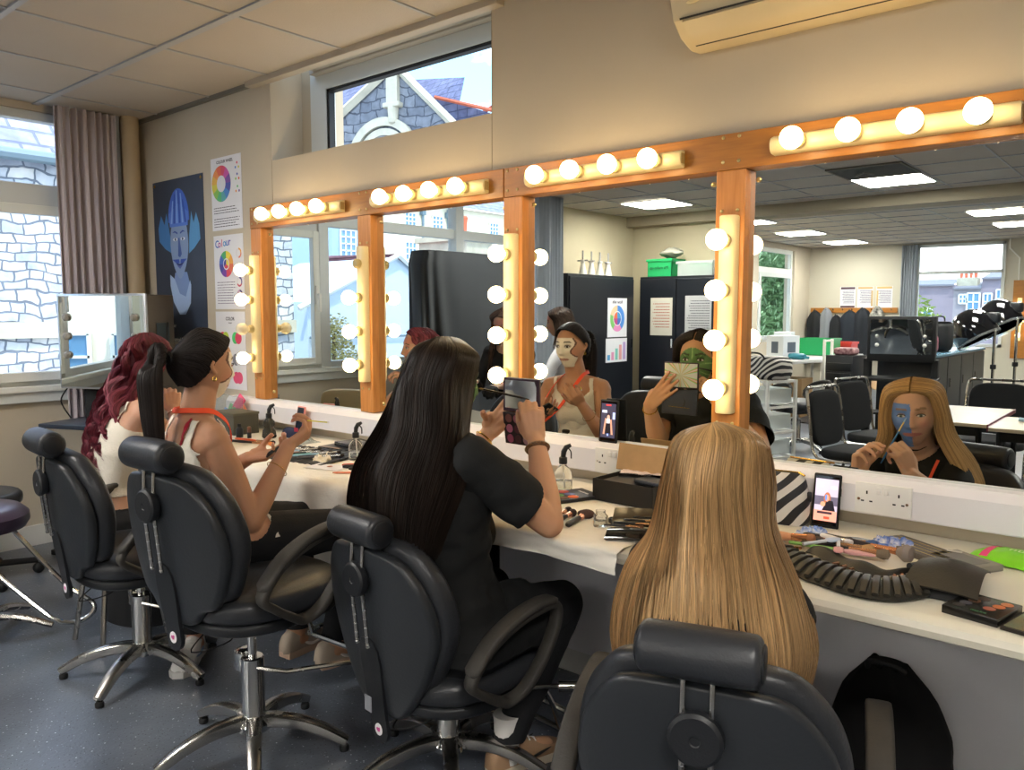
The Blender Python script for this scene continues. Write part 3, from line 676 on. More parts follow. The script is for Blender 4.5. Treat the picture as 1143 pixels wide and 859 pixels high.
# houses beyond the back window
M_PURP = mat('mauve_render', '#8f8796', .9, noise=.08, nscale=.5); M_GREYR = mat('grey_render', '#9a96a0', .9, noise=.08, nscale=.5)
def row_house(lb, x0, x1, z1, mtl, wins, stack=None):
    b = thing('row_house', lb, 'house', ((x0 + x1) / 2, -60, -5), group='houses beyond the back window'); c = ((x0 + x1) / 2, -60, -5)
    m = MB(); m.b2((x0, -66, -5), (x1, -60, z1)); ob(m, c).build('rendered_wall', mtl, b, False)
    m = MB(); m.add([(x0, -59.8, z1), (x1, -59.8, z1), (x1, -63, z1 + .5), (x0, -63, z1 + .5)], [(0, 1, 2, 3)]); m.b2((x0, -60.1, z1 - .08), (x1, -59.75, z1 + .04)); ob(m, c).build('roof', mat('roof_grey', '#7c7f8c', .8), b, False)
    for wx, wz, ww, wh in wins:
        m = MB(); m.b2((wx - ww / 2, -59.99, wz - wh / 2), (wx + ww / 2, -59.9, wz + wh / 2)); o1 = ob(m, c).build('window', M_PANEB, b, False)
        m = MB(); m.b2((wx - .04, -59.95, wz - wh / 2), (wx + .04, -59.85, wz + wh / 2)); m.b2((wx - ww / 2, -59.95, wz - .04), (wx + ww / 2, -59.85, wz + .04))
        for s in (-1, 1): m.b2((wx + s * ww / 2 - .05, -59.95, wz - wh / 2), (wx + s * ww / 2 + .05, -59.85, wz + wh / 2)); m.b2((wx - ww / 2, -59.95, wz + s * wh / 2 - .05), (wx + ww / 2, -59.85, wz + s * wh / 2 + .05))
        ob(m, c).build('glazing_bars', M_SASHW, o1, False)
    if stack:
        m = MB(); m.b2((stack - .65, -62, z1), (stack + .65, -61, z1 + .75)); ob(m, c).build('chimney_stack', M_DRESS, b, False)
        for k in range(4): m = MB(); m.lathe([(.09, 0), (.11, .3), (.08, .35)], 8, Matrix.Translation((stack - .45 + .3 * k, -61.5, z1 + .75))); ob(m, c).build('chimney_pot', M_TERRA, b)
row_house('mauve house with flat parapet at the left of the far window', -17.5, -12.6, 3.3, M_PURP, [(-14.2, 1.2, .6, .9)])
row_house('grey house with four chimney pots in the middle of the far window', -12.6, -10.9, 3.05, M_GREYR, [(-12.0, 2.3, .45, .6), (-11.35, 2.1, .75, 1.2)], -12.0)
row_house('taller mauve house at the right of the far window', -10.9, -6.0, 3.7, M_PURP, [(-10.5, 2.1, .5, 1.1), (-9.75, 2.3, .5, 1.2), (-8.4, 2.2, .5, 1.2)])

# trees
def leafball(name, label, crowns, trunk, col, n, ls=.12, group=None, spread=1):
    t = thing(name, label, 'tree', trunk[0]); c = trunk[0]
    rd = random.Random(label); mbv = MB()
    for cx, cy, cz, r in crowns:
        for i in range(int(n * r * r)):
            d = Vector((rd.gauss(0, 1), rd.gauss(0, 1), rd.gauss(0, 1))).normalized() * r * (rd.random() ** .35)
            p = Vector((cx, cy, cz)) + d + Vector((rd.gauss(0, .1 * r), rd.gauss(0, .1 * r), rd.gauss(0, .08 * r)))
            a = Vector((rd.gauss(0, 1), rd.gauss(0, 1), rd.gauss(0, 1))).normalized() * ls * (.6 + rd.random() * .8); q = a.orthogonal().normalized() * ls * .5
            g = .65 + .6 * rd.random(); mbv.col = tuple(x * g for x in col)
            mbv.add([p - a - Vector(c), p + q - Vector(c), p + a - Vector(c), p - q - Vector(c)], [(0, 1, 2, 3)])
    mbv.build('foliage', mat('foliage', '#ffffff', .6, attr=True), t, False, recalc=False)
    m = MB(); top = trunk[1]; pts = crom([trunk[0], tuple((a + b_) / 2 + .1 for a, b_ in zip(trunk[0], top)), top], 5)
    m.tube(pts, [.22 - .012 * i for i in range(len(pts))], 8)
    for cx, cy, cz, r in crowns: m.tube([pts[5], (cx, cy, cz)], [.10, .03], 6)
    ob(m, c).build('trunk', mat('bark', '#5f5347', .9, noise=.2), t)
leafball('garden_tree', 'sunlit yellow-green tree beyond the back window', [(-7.6, -27, .6, 1.35), (-6.6, -27, -.6, 1.3), (-8.4, -27.4, -.6, 1.5), (-6.9, -26.6, .3, .9)], ((-7.4, -27, -5), (-7.4, -27, 0)), (.36, .48, .12), 1500, .10)
leafball('tall_tree', 'dense green tree filling the far left window', [(-12.5, -28.5, 1.5, 2.2), (-12.5, -26.5, -.2, 2.0), (-12.6, -29.5, 3.0, 1.6), (-12.2, -31.5, .5, 2.2), (-12.0, -27.6, 2.9, 1.1)], ((-12.4, -28.5, -5), (-12.4, -28.5, 1)), (.25, .38, .20), 1000, .13)
leafball('young_tree', 'small autumn-tinted tree outside, seen in the far left mirror', [(-14.3, -8.47, .9, .40), (-14.3, -8.6, .28, .48), (-14.3, -8.35, -.25, .38)], ((-14.3, -8.5, -5), (-14.3, -8.5, 0)), (.45, .42, .18), 5200, .045)
m = MB(); m.b2((-140, -160, -5.2), (120, 120, -5.0)); struct('ground', m, mat('asphalt', '#9a9a98', .9))
# ---------------------------------------------------------------- salon chair
def pillow_poly(poly, thick, edge, rings=5):
    """rounded cushion from closed outline; returns list of (x,y,z) rings, local z is the thickness axis"""
    n = len(poly); cx = sum(p[0] for p in poly) / n; cy = sum(p[1] for p in poly) / n
    R = max(math.hypot(p[0] - cx, p[1] - cy) for p in poly)
    out = []
    for side in (0, 1):
        seq = range(rings + 1)
        seq = list(seq) if side == 0 else list(reversed(list(seq)))
        for k in seq:
            a = PI / 2 * k / rings
            ins = edge * (1 - math.sin(a)); z = (thick / 2 - edge) + edge * math.cos(a)
            sc = 1 - ins / R
            z = z if side == 1 else -z
            if side == 1 and k == rings: continue
            out.append([(cx + (p[0] - cx) * sc, cy + (p[1] - cy) * sc, z) for p in poly])
    # inner rings for a slightly crowned face
    cap0 = [[(cx + (p[0] - cx) * s, cy + (p[1] - cy) * s, -thick / 2 - .006 * (1 - s * s)) for p in poly] for s in (.05, .35, .65, .86)]
    cap1 = [[(x, y, -z) for x, y, z in r] for r in reversed(cap0)]
    return cap0 + out + cap1
def pillow(mb, poly, thick, edge, fn):
    R = pillow_poly(poly, thick, edge); n = len(poly)
    vs = [fn(*p) for r in R for p in r]; fs = []
    for i in range(len(R) - 1):
        for k in range(n): fs.append((i * n + k, i * n + (k + 1) % n, (i + 1) * n + (k + 1) % n, (i + 1) * n + k))
    fs.append(tuple(range(n - 1, -1, -1))); fs.append(tuple((len(R) - 1) * n + k for k in range(n)))
    mb.add(vs, fs)
M_STICK = mat('sticker_white', '#e9e6ea', .5); M_PINK = mat('sticker_pink', '#c9478f', .5); M_BACKSH = mat('back_shell_vinyl', '#282b2f', .36, bump=.08, bscale=120, rnoise=.05, noise=.12, nscale=2.5)
def back_fn(lean=.30, y0=-.205):
    def fn(a, b, c):
        """a across, b up from seat level, c thickness (negative = rear)"""
        bend = .10 * (a / .25) ** 2 * .45
        y = y0 - math.tan(lean) * (b + .10) * .5 + bend * (1 if c < 9 else 0)
        y += -.05 * max(0, b - .25) * 0
        return (a, y + c, b)
    return fn
def chair_back(t, h, drop=.17):
    half = [(0, -drop + .035), (.075, -drop + .04), (.125, -drop + .085), (.180, -.01), (.220, .07), (.240, .14), (.238, .20), (.215, .27), (.175, .325), (.135, .352), (.07, .362), (0, .365)]
    pl = [(x, y, 0) for x, y in half] + [(-x, y, 0) for x, y in half[-2:0:-1]]
    out = [(p.x, p.y) for p in crom(pl, 4, True)]
    lean = .27; bf = back_fn(lean)
    m = MB(); pillow(m, [(x * 1.0, .02 + (y) * 1.0) for x, y in out], .060, .026, lambda x, y, z: tuple(Vector(bf(x, y, z + .025)) + Vector((0, 0, h)))); m.build('back_cushion', M_BLKLEA, t, True, 60)
    m = MB(); pillow(m, [(x * .955, y * .965 + .004) for x, y in out], .034, .015, lambda x, y, z: tuple(Vector(bf(x, y, z - .022)) + Vector((0, 0, h)))); sh = m.build('back_shell', M_BACKSH, t, True, 60)
    def B(a, b, c): return Vector(bf(a, b, c)) + Vector((0, 0, h))
    # rear bracket: long plate from mid back to below the seat, rounded foot with sticker
    m = MB()
    prof = [(-drop, .030), (-drop + .025, .036), (-drop + .06, .036), (-.04, .040), (0.03, .044), (.07, .040), (.095, .026), (.103, .006)]
    vs = []
    for c in (-.050, -.040):
        for b_, w_ in prof: vs += [B(-w_, b_, c), B(w_, b_, c)]
    n = len(prof); fs = []
    for s in (0, 1):
        o_ = s * 2 * n
        for i in range(n - 1): fs.append((o_ + 2 * i, o_ + 2 * i + 1, o_ + 2 * i + 3, o_ + 2 * i + 2))
    for i in range(n - 1):
        fs.append((2 * i, 2 * i + 2, 2 * n + 2 * i + 2, 2 * n + 2 * i)); fs.append((2 * i + 1, 2 * i + 3, 2 * n + 2 * i + 3, 2 * n + 2 * i + 1))
    fs.append((0, 1, 2 * n + 1, 2 * n)); fs.append((2 * n - 2, 2 * n - 1, 4 * n - 1, 4 * n - 2))
    m.add(vs, fs)
    rows = [B(0, -drop, -.045)]
    m.lathe([(.036, 0), (.036, .012)], 24, look(B(0, -drop, -.038), B(0, -drop, -.2)))
    br = m.build('back_bracket', M_BLKPLA, t, True, 30)
    p = B(0, -drop + .003, -.0515); m = MB(); m.lathe([(.0165, 0), (.0165, .001)], 24, look(p, B(0, -drop + .003, -.2))); sk = m.build('sticker', M_STICK, br)
    m = MB(); m.mi = 0
    for dx, dz, r in ((-.004, .001, .0048), (.004, .003, .0042), (.003, -.003, .003), (-.002, -.004, .003)): m.lathe([(r, .0011), (r, .0016)], 10, look(B(dx, -drop + .003 + dz, -.0515), B(dx, -drop + .003 + dz, -.2)))
    m.build('sticker_emblem', M_PINK, sk)
    # rear adjuster: knob, rods
    k = B(0, .270, -.040); kk = B(0, .270, -.075)
    m = MB(); m.lathe([(.036, 0), (.044, .006), (.047, .014), (.046, .026), (.040, .031), (.010, .030), (.008, .028)], 30, look(k, kk)); kn = m.build('adjuster_knob', M_BLKPLA, t)
    hd = B(0, .408, -.022)
    for s in (-1, 1):
        a = .024 * s
        m = MB(); m.tube([B(a, .40, -.030), B(a, .29, -.052)], .0052, 8); m.tube([B(a, .29, -.054), B(a, .225, -.058)], .0052, 8); m.tube([B(a, .235, -.058), B(a, .085, -.064)], .0052, 8); rd = m.build('headrest_rod', M_CHROME2, t)
        m = MB()
        for q in range(6): m.tube([B(a, .09 + .025 * q, -.064 + .0012 * q), B(a, .0925 + .025 * q, -.064 + .0012 * q)], .0062, 8)
        m.build('rod_notches', mat('notch_steel', '#e5e5e3', .2, metal=1), rd)
    # headrest roll
    m = MB(); pr = []
    Lh, r = .100, .044
    for q in range(7):
        a = PI / 2 * q / 6; pr.append((r - .014 * (1 - math.sin(a)) , -Lh + .014 * (1 - math.cos(a)) * 1))
    pr += [(r + .001, -Lh + .05), (r + .0015, 0), (r + .001, Lh - .05)]
    for q in range(6, -1, -1):
        a = PI / 2 * q / 6; pr.append((r - .014 * (1 - math.sin(a)), Lh - .014 * (1 - math.cos(a))))
    Mh = Matrix.Translation(hd) @ Matrix.Rotation(PI / 2, 4, 'Y')
    m.lathe([(.001, -Lh)] + pr + [(.001, Lh)], 36, Mh); hr = m.build('headrest', M_BLKLEA, t, True, 50)
    for s in (-1, 1):
        m = MB(); m.lathe([(.031, 0), (.031, .003), (.028, .005), (.004, .0045)], 28, look(hd + Vector((s * (Lh - .0005), 0, 0)), hd + Vector((s * .3, 0, 0)))); m.build('headrest_end_cap', M_BLKPLA, hr)
def salon_chair(label, loc, rz, h, base_rot=0.0, arms=True, foot=True, back=True, drop=.17, group='black salon chairs at the make-up mirrors'):
    t = thing('salon_chair', label, 'salon chair', loc, rz, group)
    # star base
    for k in range(5):
        a = 2 * PI * k / 5 + base_rot - rz; d = Vector((math.cos(a), math.sin(a), 0))
        pts = [Vector((0, 0, .098)) + d * .02, Vector((0, 0, .100)) + d * .07, Vector((0, 0, .092)) + d * .14, Vector((0, 0, .070)) + d * .21, Vector((0, 0, .042)) + d * .265, Vector((0, 0, .030)) + d * .287]
        m = MB(); m.tube(crom(pts, 4), [.026 - .010 * i / 20 for i in range(21)], 12, flat=(1, .85)); lg = m.build('base_leg', M_CHROME2, t)
        m = MB(); m.lathe([(.014, 0), (.015, .003), (.015, .014), (.012, .018)], 14, Matrix.Translation(d * .278)); m.build('foot_cap', M_BLACK, lg)
    m = MB(); m.lathe([(.052, .075), (.055, .095), (.045, .112), (.036, .118), (.0345, .122), (.0345, .30), (.031, .304), (.018, .304)], 28); m.build('column', M_CHROME, t)
    m = MB(); m.lathe([(.0135, .30), (.0135, h - .125)], 18); m.build('piston', M_CHROME, t)
    m = MB(); m.box((-.038, .0, .285), (.05, .055, .07), .012); m.tube([(-.06, .01, .285), (-.085, .01, .285)], .012, 10); m.build('pump_bracket', M_CHROME, t)
    m = MB(); m.tube([(.03, -.005, .275), (.10, .05, .262), (.20, .20, .262), (.235, .245, .258)], .0075, 8); m.tube([(.225, .235, .258), (.265, .275, .258)], .017, 10); m.build('pump_pedal', M_CHROME2, t)
    m = MB(); m.box((0, -.01, h - .118), (.22, .26, .022), .005); m.build('seat_plate', M_BLACK, t)
    # seat
    poly = []
    for k in range(40):
        a = 2 * PI * k / 40; ca, sa = math.cos(a), math.sin(a); e = .72
        poly.append((.245 * math.copysign(abs(ca) ** e, ca), .235 * math.copysign(abs(sa) ** e, sa) + .01))
    m = MB(); pillow(m, poly, .075, .034, lambda x, y, z: (x, y, h - .040 + z)); m.build('seat_cushion', M_BLKLEA, t, True, 60)
    m = MB(); pillow(m, [(x * .97, (y - .01) * .97 + .01) for x, y in poly], .034, .012, lambda x, y, z: (x, y, h - .090 + z)); m.build('seat_base', M_BLKPLA, t, True, 60)
    if back: chair_back(t, h, drop)
    # loop armrests
    if arms:
        for s in (-1, 1):
            x = .286 * s
            L_ = [(x, -.165, h + .030), (x, -.105, h + .100), (x, -.01, h + .143), (x, .085, h + .161), (x, .148, h + .157), (x, .152, h + .105), (x * .98, .11, h + .02), (x * .92, .055, h - .060), (x * .88, .0, h - .085), (x * .92, -.05, h - .062), (x * .98, -.12, h - .015)]
            m = MB(); m.tube(crom(L_, 5, True), .016, 12, closed=True, flat=(.75, 1.2, (1, 0, 0))); am = m.build('armrest', M_WORN, t, True, 60)
            m = MB(); m.tube(crom([(x, -.168, h + .050), (x, -.095, h + .120), (x, .0, h + .162), (x, .09, h + .178), (x, .142, h + .173)], 5), [.010] + [.019] * 19 + [.012], 12, flat=(.6, 1.35, (1, 0, 0))); m.build('arm_pad', M_WORN, am, True, 60)
    # chrome footrest in front
    if foot:
        for s in (-1, 1):
            m = MB(); m.tube(crom([(s * .10, .10, h - .10), (s * .115, .22, h - .125), (s * .125, .30, h - .22), (s * .135, .345, h - .34)], 5), .0085, 8); m.build('footrest_strut', M_CHROME, t)
        zf = max(.05, h - .34)
        m = MB(); m.tube(crom([(-.15, .345, zf), (-.16, .42, zf), (0, .445, zf), (.16, .42, zf), (.15, .345, zf)], 5), .010, 8); m.tube([(-.15, .345, zf), (.15, .345, zf)], .010, 8); m.build('footrest_bar', M_CHROME, t)
    # lever cable
    m = MB(); m.tube(crom([(.03, -.06, h - .11), (.10, -.14, h - .14), (.03, -.22, h - .165), (.02, -.16, h - .12)], 5), .0022, 5); m.build('lever_cable', M_BLACK, t)
    return t
R_ = math.radians
salon_chair('black salon chair farthest left, behind the red haired woman', (-2.95, -1.055, 0), R_(-4), .505, R_(17), drop=.12)
salon_chair('black salon chair of the pony-tailed woman in the white top', (-2.14, -1.085, 0), R_(4), .565, R_(40), drop=.12)
c3_ = salon_chair('black salon chair of the woman with long dark hair', (-1.60, -.775, 0), R_(-5), .39, R_(30))
m = MB(); m.box((.010, -.287, .315), (.030, .002, .042)); m.build('grey_label', mat('label_grey', '#8d9096', .5), c3_, False)
salon_chair('nearest black salon chair, headrest in front of the long blonde hair', (-.668, -.925, 0), R_(17), .39, R_(0))
# ---------------------------------------------------------------- things on the worktop
ZW = .7502
M_CLEAR = mat('clear_plastic', '#f4f6f5', .06, trans=.92, ior=1.2, spec=.4)
M_SMOKE = mat('smoked_plastic', '#55544c', .12, trans=.75, ior=1.2)
M_WATER = mat('water', '#eef3f2', .02, trans=1, ior=1.33)
M_KRAFT = mat('kraft_card', '#b08d62', .85, noise=.06, nscale=30)
M_ROSE = mat('rose_gold', '#d99a72', .25, metal=.9)
M_PAPER = mat('white_paper', '#e7e2d6', .9)
def at(name, label, cat, loc, rz=0, group=None, rot=None): return thing(name, label, cat, loc, R_(rz), group, rot and tuple(R_(a) for a in rot))

# paper couch roll laid over the far half of the worktop, hanging over the front edge
def cloth(u, v):
    x = -3.45 + 2.38 * u; s = v * 1.02
    wob = .006 * math.sin(9 * u * 6 + 2 * v) + .010 * mnoise.noise(Vector((u * 9, v * 5, 1)))
    if s < .60: y = -.072 - s; z = ZW + .0022 + max(0, .0035 * mnoise.noise(Vector((x * 7, s * 9, 0))))
    else:
        d = s - .60; y = -.672 - min(d, .012) - .012 * abs(math.sin(x * 7)) - .02 * d * math.sin(x * 11) ; z = ZW - max(0, d - .006) * (1.0 if x < -1.62 else .14)
        wob *= min(1, d * 20)
        return (x, y - abs(wob) * 1.2, z)
    return (x, y, z)
m = MB(); m.grid(cloth, 120, 46); o = m.build('paper_sheet', mat('couch_paper', '#e9e4d8', .9, bump=.35, bscale=26), None, True, 80, recalc=False); tag(o, 'long white paper sheet spread over the worktop and draped over its front edge', 'paper sheet')

def spray_bottle(label, x, y, sc, body, head, rz, liquid=True, round_=False):
    t = at('spray_bottle', label, 'spray bottle', (x, y, ZW + .003), rz)
    m = MB(); pr = [(.0, 0), (.027, 0), (.031, .004), (.031, .055), (.028, .068), (.018, .082), (.012, .088), (.012, .096)]
    if round_: pr = [(0, 0), (.030, 0), (.034, .006), (.030, .035), (.021, .050), (.026, .062), (.026, .078), (.015, .092), (.012, .098)]
    m.lathe([(r * sc, z * sc) for r, z in pr], 28); m.build('bottle', body, t)
    if liquid: m = MB(); m.lathe([(0, .003 * sc), (.0285 * sc, .004 * sc), (.0285 * sc, .036 * sc), (0, .036 * sc)], 24); m.build('water_fill', M_WATER, t)
    m = MB(); m.lathe([(.0135 * sc, .094 * sc), (.0145 * sc, .098 * sc), (.0140 * sc, .115 * sc), (.010 * sc, .118 * sc)], 20)
    m.tube([(0, 0, .116 * sc), (.002 * sc, 0, .135 * sc), (.010 * sc, 0, .150 * sc), (.026 * sc, 0, .158 * sc)], [.0085 * sc, .0095 * sc, .009 * sc, .006 * sc], 10)
    hd = m.build('spray_head', head, t)
    m = MB(); m.tube(crom([(.016 * sc, 0, .148 * sc), (.026 * sc, 0, .135 * sc), (.027 * sc, 0, .112 * sc)], 4), .0035 * sc, 6, flat=(1.4, .6)); m.build('trigger', head, hd)
    m = MB(); m.tube([(0, 0, .095 * sc), (.004, 0, .01)], .0022, 6); m.build('dip_tube', M_WHITE, t)
    if not round_: m = MB(); m.grid(lambda u, v: (.0314 * sc * math.cos(-.9 + .8 * u - PI / 2 + .5), .0314 * sc * math.sin(-.9 + .8 * u - PI / 2 + .5), .022 + .02 * v), 4, 1); m.build('scale_marks', M_BLACK, t, recalc=False) if False else None
    return t
spray_bottle('clear spray bottle with black trigger beside the open paint palette', -1.585, -.235, 1.0, M_CLEAR, M_BLKPLA, 40)
spray_bottle('clear spray bottle with black head in front of the black brush roll', -2.575, -.325, .98, M_CLEAR, M_BLKPLA, 30)
spray_bottle('smoky waisted spray bottle at the far end beside the olive box', -3.36, -.225, 1.02, M_SMOKE, M_BLKPLA, 60, False, True)

def phone(name, label, loc, rot, screen, case=M_BLACK, w=.075, h=.152):
    t = thing(name, label, 'phone', loc, rot=tuple(R_(a) for a in rot))
    m = MB(); m.box((0, 0, h / 2), (w, .009, h), .006, seg=3); m.build('phone_case', case, t)
    m = MB(); m.prism([(x * .5, y * .5) for x, y in [(-(w - .012), -(h - .014)), ((w - .012), -(h - .014)), ((w - .012), (h - .014)), (-(w - .012), (h - .014))]], .0004, Matrix.Translation((0, -.0046, h / 2)) @ Matrix.Rotation(PI / 2, 4, 'X')); s = m.build('screen', screen, t, False)
    m = MB(); m.box((w / 2 + .0003, 0, h * .68), (.0012, .003, .022), .0004); m.build('side_button', case, t)
    return t
def screen_mat(name, kind):
    m = bpy.data.materials.new(name); m.use_nodes = True; b = m.node_tree.nodes['Principled BSDF']; b.inputs['Roughness'].default_value = .1; b.inputs['Base Color'].default_value = (.01, .01, .01, 1)
    a = m.node_tree.nodes.new('ShaderNodeAttribute'); a.attribute_name = 'Col'; m.node_tree.links.new(a.outputs['Color'], b.inputs['Emission Color']); b.inputs['Emission Strength'].default_value = 1.1
    MATS[name] = m; return m
M_SCREEN = screen_mat('phone_screen_image', 0)
def screen_pic(parent, w, h, regions, M):
    """small live picture built from flat coloured shapes; regions: (colour, polygon in -1..1)"""
    for i, (nm, c, poly) in enumerate(regions):
        m = MB(); m.col = s2l(c); pts = [M @ Vector((x * w / 2, y * h / 2, .0002 * (i + 1))) for x, y in poly]; m.add(pts, [tuple(range(len(pts)))]); m.build(nm, M_SCREEN, parent, False, recalc=False)
def ell(cx, cy, rx, ry, n=16): return [(cx + rx * math.cos(2 * PI * k / n), cy + ry * math.sin(2 * PI * k / n)) for k in range(n)]
rect = lambda x0, y0, x1, y1: [(x0, y0), (x1, y0), (x1, y1), (x0, y1)]
p1 = phone('smartphone', 'black phone standing upright on the worktop, screen showing its blue faced owner', (-.752, -.118, ZW), (-9, 0, 4), mat('screen_black', '#050506', .08))
SM = lambda h, off: Matrix.Translation((0, -.0052, h / 2 + off)) @ Matrix.Rotation(PI / 2, 4, 'X')
screen_pic(p1, .062, .118, [('screen_picture_room', '#b9a8b6', rect(-1, -1, 1, 1)), ('screen_picture_lights', '#f2e9f0', rect(-.9, .62, -.3, .78)), ('screen_picture_lights', '#f2e9f0', rect(.35, .55, .9, .68)), ('screen_picture_furniture', '#5d5564', rect(-1, -.25, 1, .18)),
    ('screen_picture_hair', '#a8623f', ell(.1, .08, .30, .30)), ('screen_picture_shirt', '#1d1a20', [(-.3, -.5), (.85, -.5), (.6, -.02), (.1, .0)]), ('screen_picture_face', '#c98d74', ell(.1, .1, .17, .17)), ('screen_picture_paint', '#5c7fc4', ell(0, .12, .09, .15)), ('screen_picture_hand', '#d0926f', ell(-.25, -.2, .22, .12)),
    ('screen_picture_table', '#d98f78', rect(-1, -1, 1, -.5)), ('screen_picture_brushes', '#3c2a30', rect(-.7, -.66, .6, -.55)), ('screen_picture_brushes', '#b8452f', rect(-.1, -.9, .4, -.78))], SM(.152, .002))
p2 = phone('smartphone', 'black phone leaning on the third mirror, screen showing someone holding a palette', (-1.528, -.050, .9025), (-4, 0, -3), mat('screen_black', '#050506', .08), w=.078, h=.150)
screen_pic(p2, .062, .120, [('screen_picture_room', '#3a3644', rect(-1, -1, 1, 1)), ('screen_picture_lights', '#cfd2e4', rect(-.85, .45, -.2, .6)), ('screen_picture_lights', '#aab0d8', rect(.6, .1, .95, .5)), ('screen_picture_record_mark', '#d23b3b', rect(-.35, .86, .35, .95)), ('screen_picture_shirt', '#17141b', rect(-.35, -.75, .4, 0)), ('screen_picture_hair', '#2c2026', ell(.05, .22, .32, .22)), ('screen_picture_face', '#c79c86', ell(.05, .2, .2, .14)),
    ('screen_picture_arm', '#c48a6e', [(-.65, -.8), (-.4, -.8), (-.2, .1), (-.4, .15)]), ('screen_picture_arm', '#c48a6e', [(.75, -.8), (.5, -.8), (.3, .05), (.5, .1)]), ('screen_picture_palette', '#d9d2cc', rect(-.2, -.15, .28, .12)), ('screen_picture_button', '#8fa0ff', ell(.05, -.82, .13, .07))], SM(.150, .002))
p3 = phone('smartphone', 'phone in a pink case leaning under the far left mirror', (-3.27, -.125, ZW + .004), (-10, 0, -8), mat('screen_blue', '#1b2638', .08), mat('pink_case', '#d98c86', .4), w=.076, h=.150)

# zebra bag
t = at('cosmetic_bag', 'black and white zebra striped cosmetic bag with zip beside the upright phone', 'bag', (-.880, -.135, ZW), 8)
zm = bpy.data.materials.new('zebra_fabric'); zm.use_nodes = True; nt = zm.node_tree; b_ = nt.nodes['Principled BSDF']; b_.inputs['Roughness'].default_value = .6
tc = nt.nodes.new('ShaderNodeTexCoord'); mp = nt.nodes.new('ShaderNodeMapping'); mp.inputs['Rotation'].default_value = (0, R_(38), 0); wv = nt.nodes.new('ShaderNodeTexWave'); wv.inputs['Scale'].default_value = 7.5; wv.inputs['Distortion'].default_value = 7; wv.inputs['Detail'].default_value = 1; wv.inputs['Detail Scale'].default_value = .6; wv.bands_direction = 'Z'
rp = nt.nodes.new('ShaderNodeValToRGB'); rp.color_ramp.interpolation = 'CONSTANT'; rp.color_ramp.elements[0].color = (*s2l('#18161a'), 1); rp.color_ramp.elements[1].color = (*s2l('#cfc9c0'), 1); rp.color_ramp.elements[1].position = .52
nt.links.new(tc.outputs['Object'], mp.inputs[0]); nt.links.new(mp.outputs[0], wv.inputs[0]); nt.links.new(wv.outputs[0], rp.inputs[0]); nt.links.new(rp.outputs[0], b_.inputs['Base Color']); MATS['zebra'] = zm
def bagsec(u, v):
    a = 2 * PI * u; k = [(.0, .9, .9), (.08, 1, 1), (.5, 1.0, 1.0), (.85, .86, .72), (1, .74, .32)]
    wx = np.interp(v, [q[0] for q in k], [q[1] for q in k]); wy = np.interp(v, [q[0] for q in k], [q[2] for q in k])
    ca, sa = math.cos(a), math.sin(a); return (.088 * wx * math.copysign(abs(ca) ** .6, ca), .040 * wy * math.copysign(abs(sa) ** .8, sa), .148 * v)
m = MB(); m.grid(bagsec, 48, 14); m.build('bag_body', zm, t, True, 70); m = MB(); m.prism([bagsec(k / 24, 1)[:2] for k in range(24)], .004, Matrix.Translation((0, 0, .144))); m.build('zip_band', M_BLKPLA, t); m = MB(); m.tube([(-.06, 0, .1495), (.06, 0, .1495)], .003, 6); m.tube([(.055, 0, .15), (.075, -.02, .146)], .003, 6); m.build('zip', M_GOLD, t)
m = MB(); m.box((.088, -.01, .085), (.012, .012, .028), .003); m.build('strap_loop', M_BLKPLA, t)

# black box with kraft lid, full of bits
t = at('storage_box', 'black card box with open kraft brown lid leaning on the wall', 'box', (-1.325, -.175, ZW + .003), -2)
w_, d_, h_ = .225, .195, .070
m = MB(); m.b2((-w_ / 2, -d_ / 2, 0), (w_ / 2, d_ / 2, .003)); m.b2((-w_ / 2, -d_ / 2, 0), (w_ / 2, -d_ / 2 + .003, h_)); m.b2((-w_ / 2, d_ / 2 - .003, 0), (w_ / 2, d_ / 2, h_)); m.b2((-w_ / 2, -d_ / 2, 0), (-w_ / 2 + .003, d_ / 2, h_)); m.b2((w_ / 2 - .003, -d_ / 2, 0), (w_ / 2, d_ / 2, h_)); m.build('tray', mat('black_card', '#24221f', .6), t, False)
m = MB(); m.box((.0, .078, .110), (.255, .004, .090), .0018, M=Matrix.Translation((-.005, .072, .118)) @ Matrix.Rotation(R_(-12), 4, 'X')); m.build('lid_inside', M_KRAFT, t, False)
m = MB()
for k in range(7): m.box((-.085 + .010 * k, .0, .045), (.003, .16, .045), M=Matrix.Translation((-.085 + .012 * k, 0, .042)) @ Matrix.Rotation(R_(-25), 4, 'Y'))
m.build('dividers', mat('divider_grey', '#6a6661', .5), t, False)
c = at('foil_wrapper', 'white and pink plastic wrapper lying on the open black box', 'wrapper', (-1.345, -.12, ZW + .078), 20); m = MB(); m.grid(lambda u, v: (-.07 + .14 * u, -.03 + .06 * v, .006 * mnoise.noise(Vector((u * 5, v * 4, 2))) + .004), 16, 8, .002); m.build('wrapper_film', mat('wrapper_white', '#d9c9c6', .25), c)
c = at('palette_case', 'slim grey closed case lying in the open black box', 'case', (-1.27, -.16, ZW + .066), -12); m = MB(); m.box((0, 0, 0), (.13, .07, .010), .002); m.build('case_lid', mat('case_grey', '#565b62', .35), c); m = MB(); m.box((0, 0, -.0075), (.124, .066, .006)); m.build('case_base', M_BLKPLA, c, False)

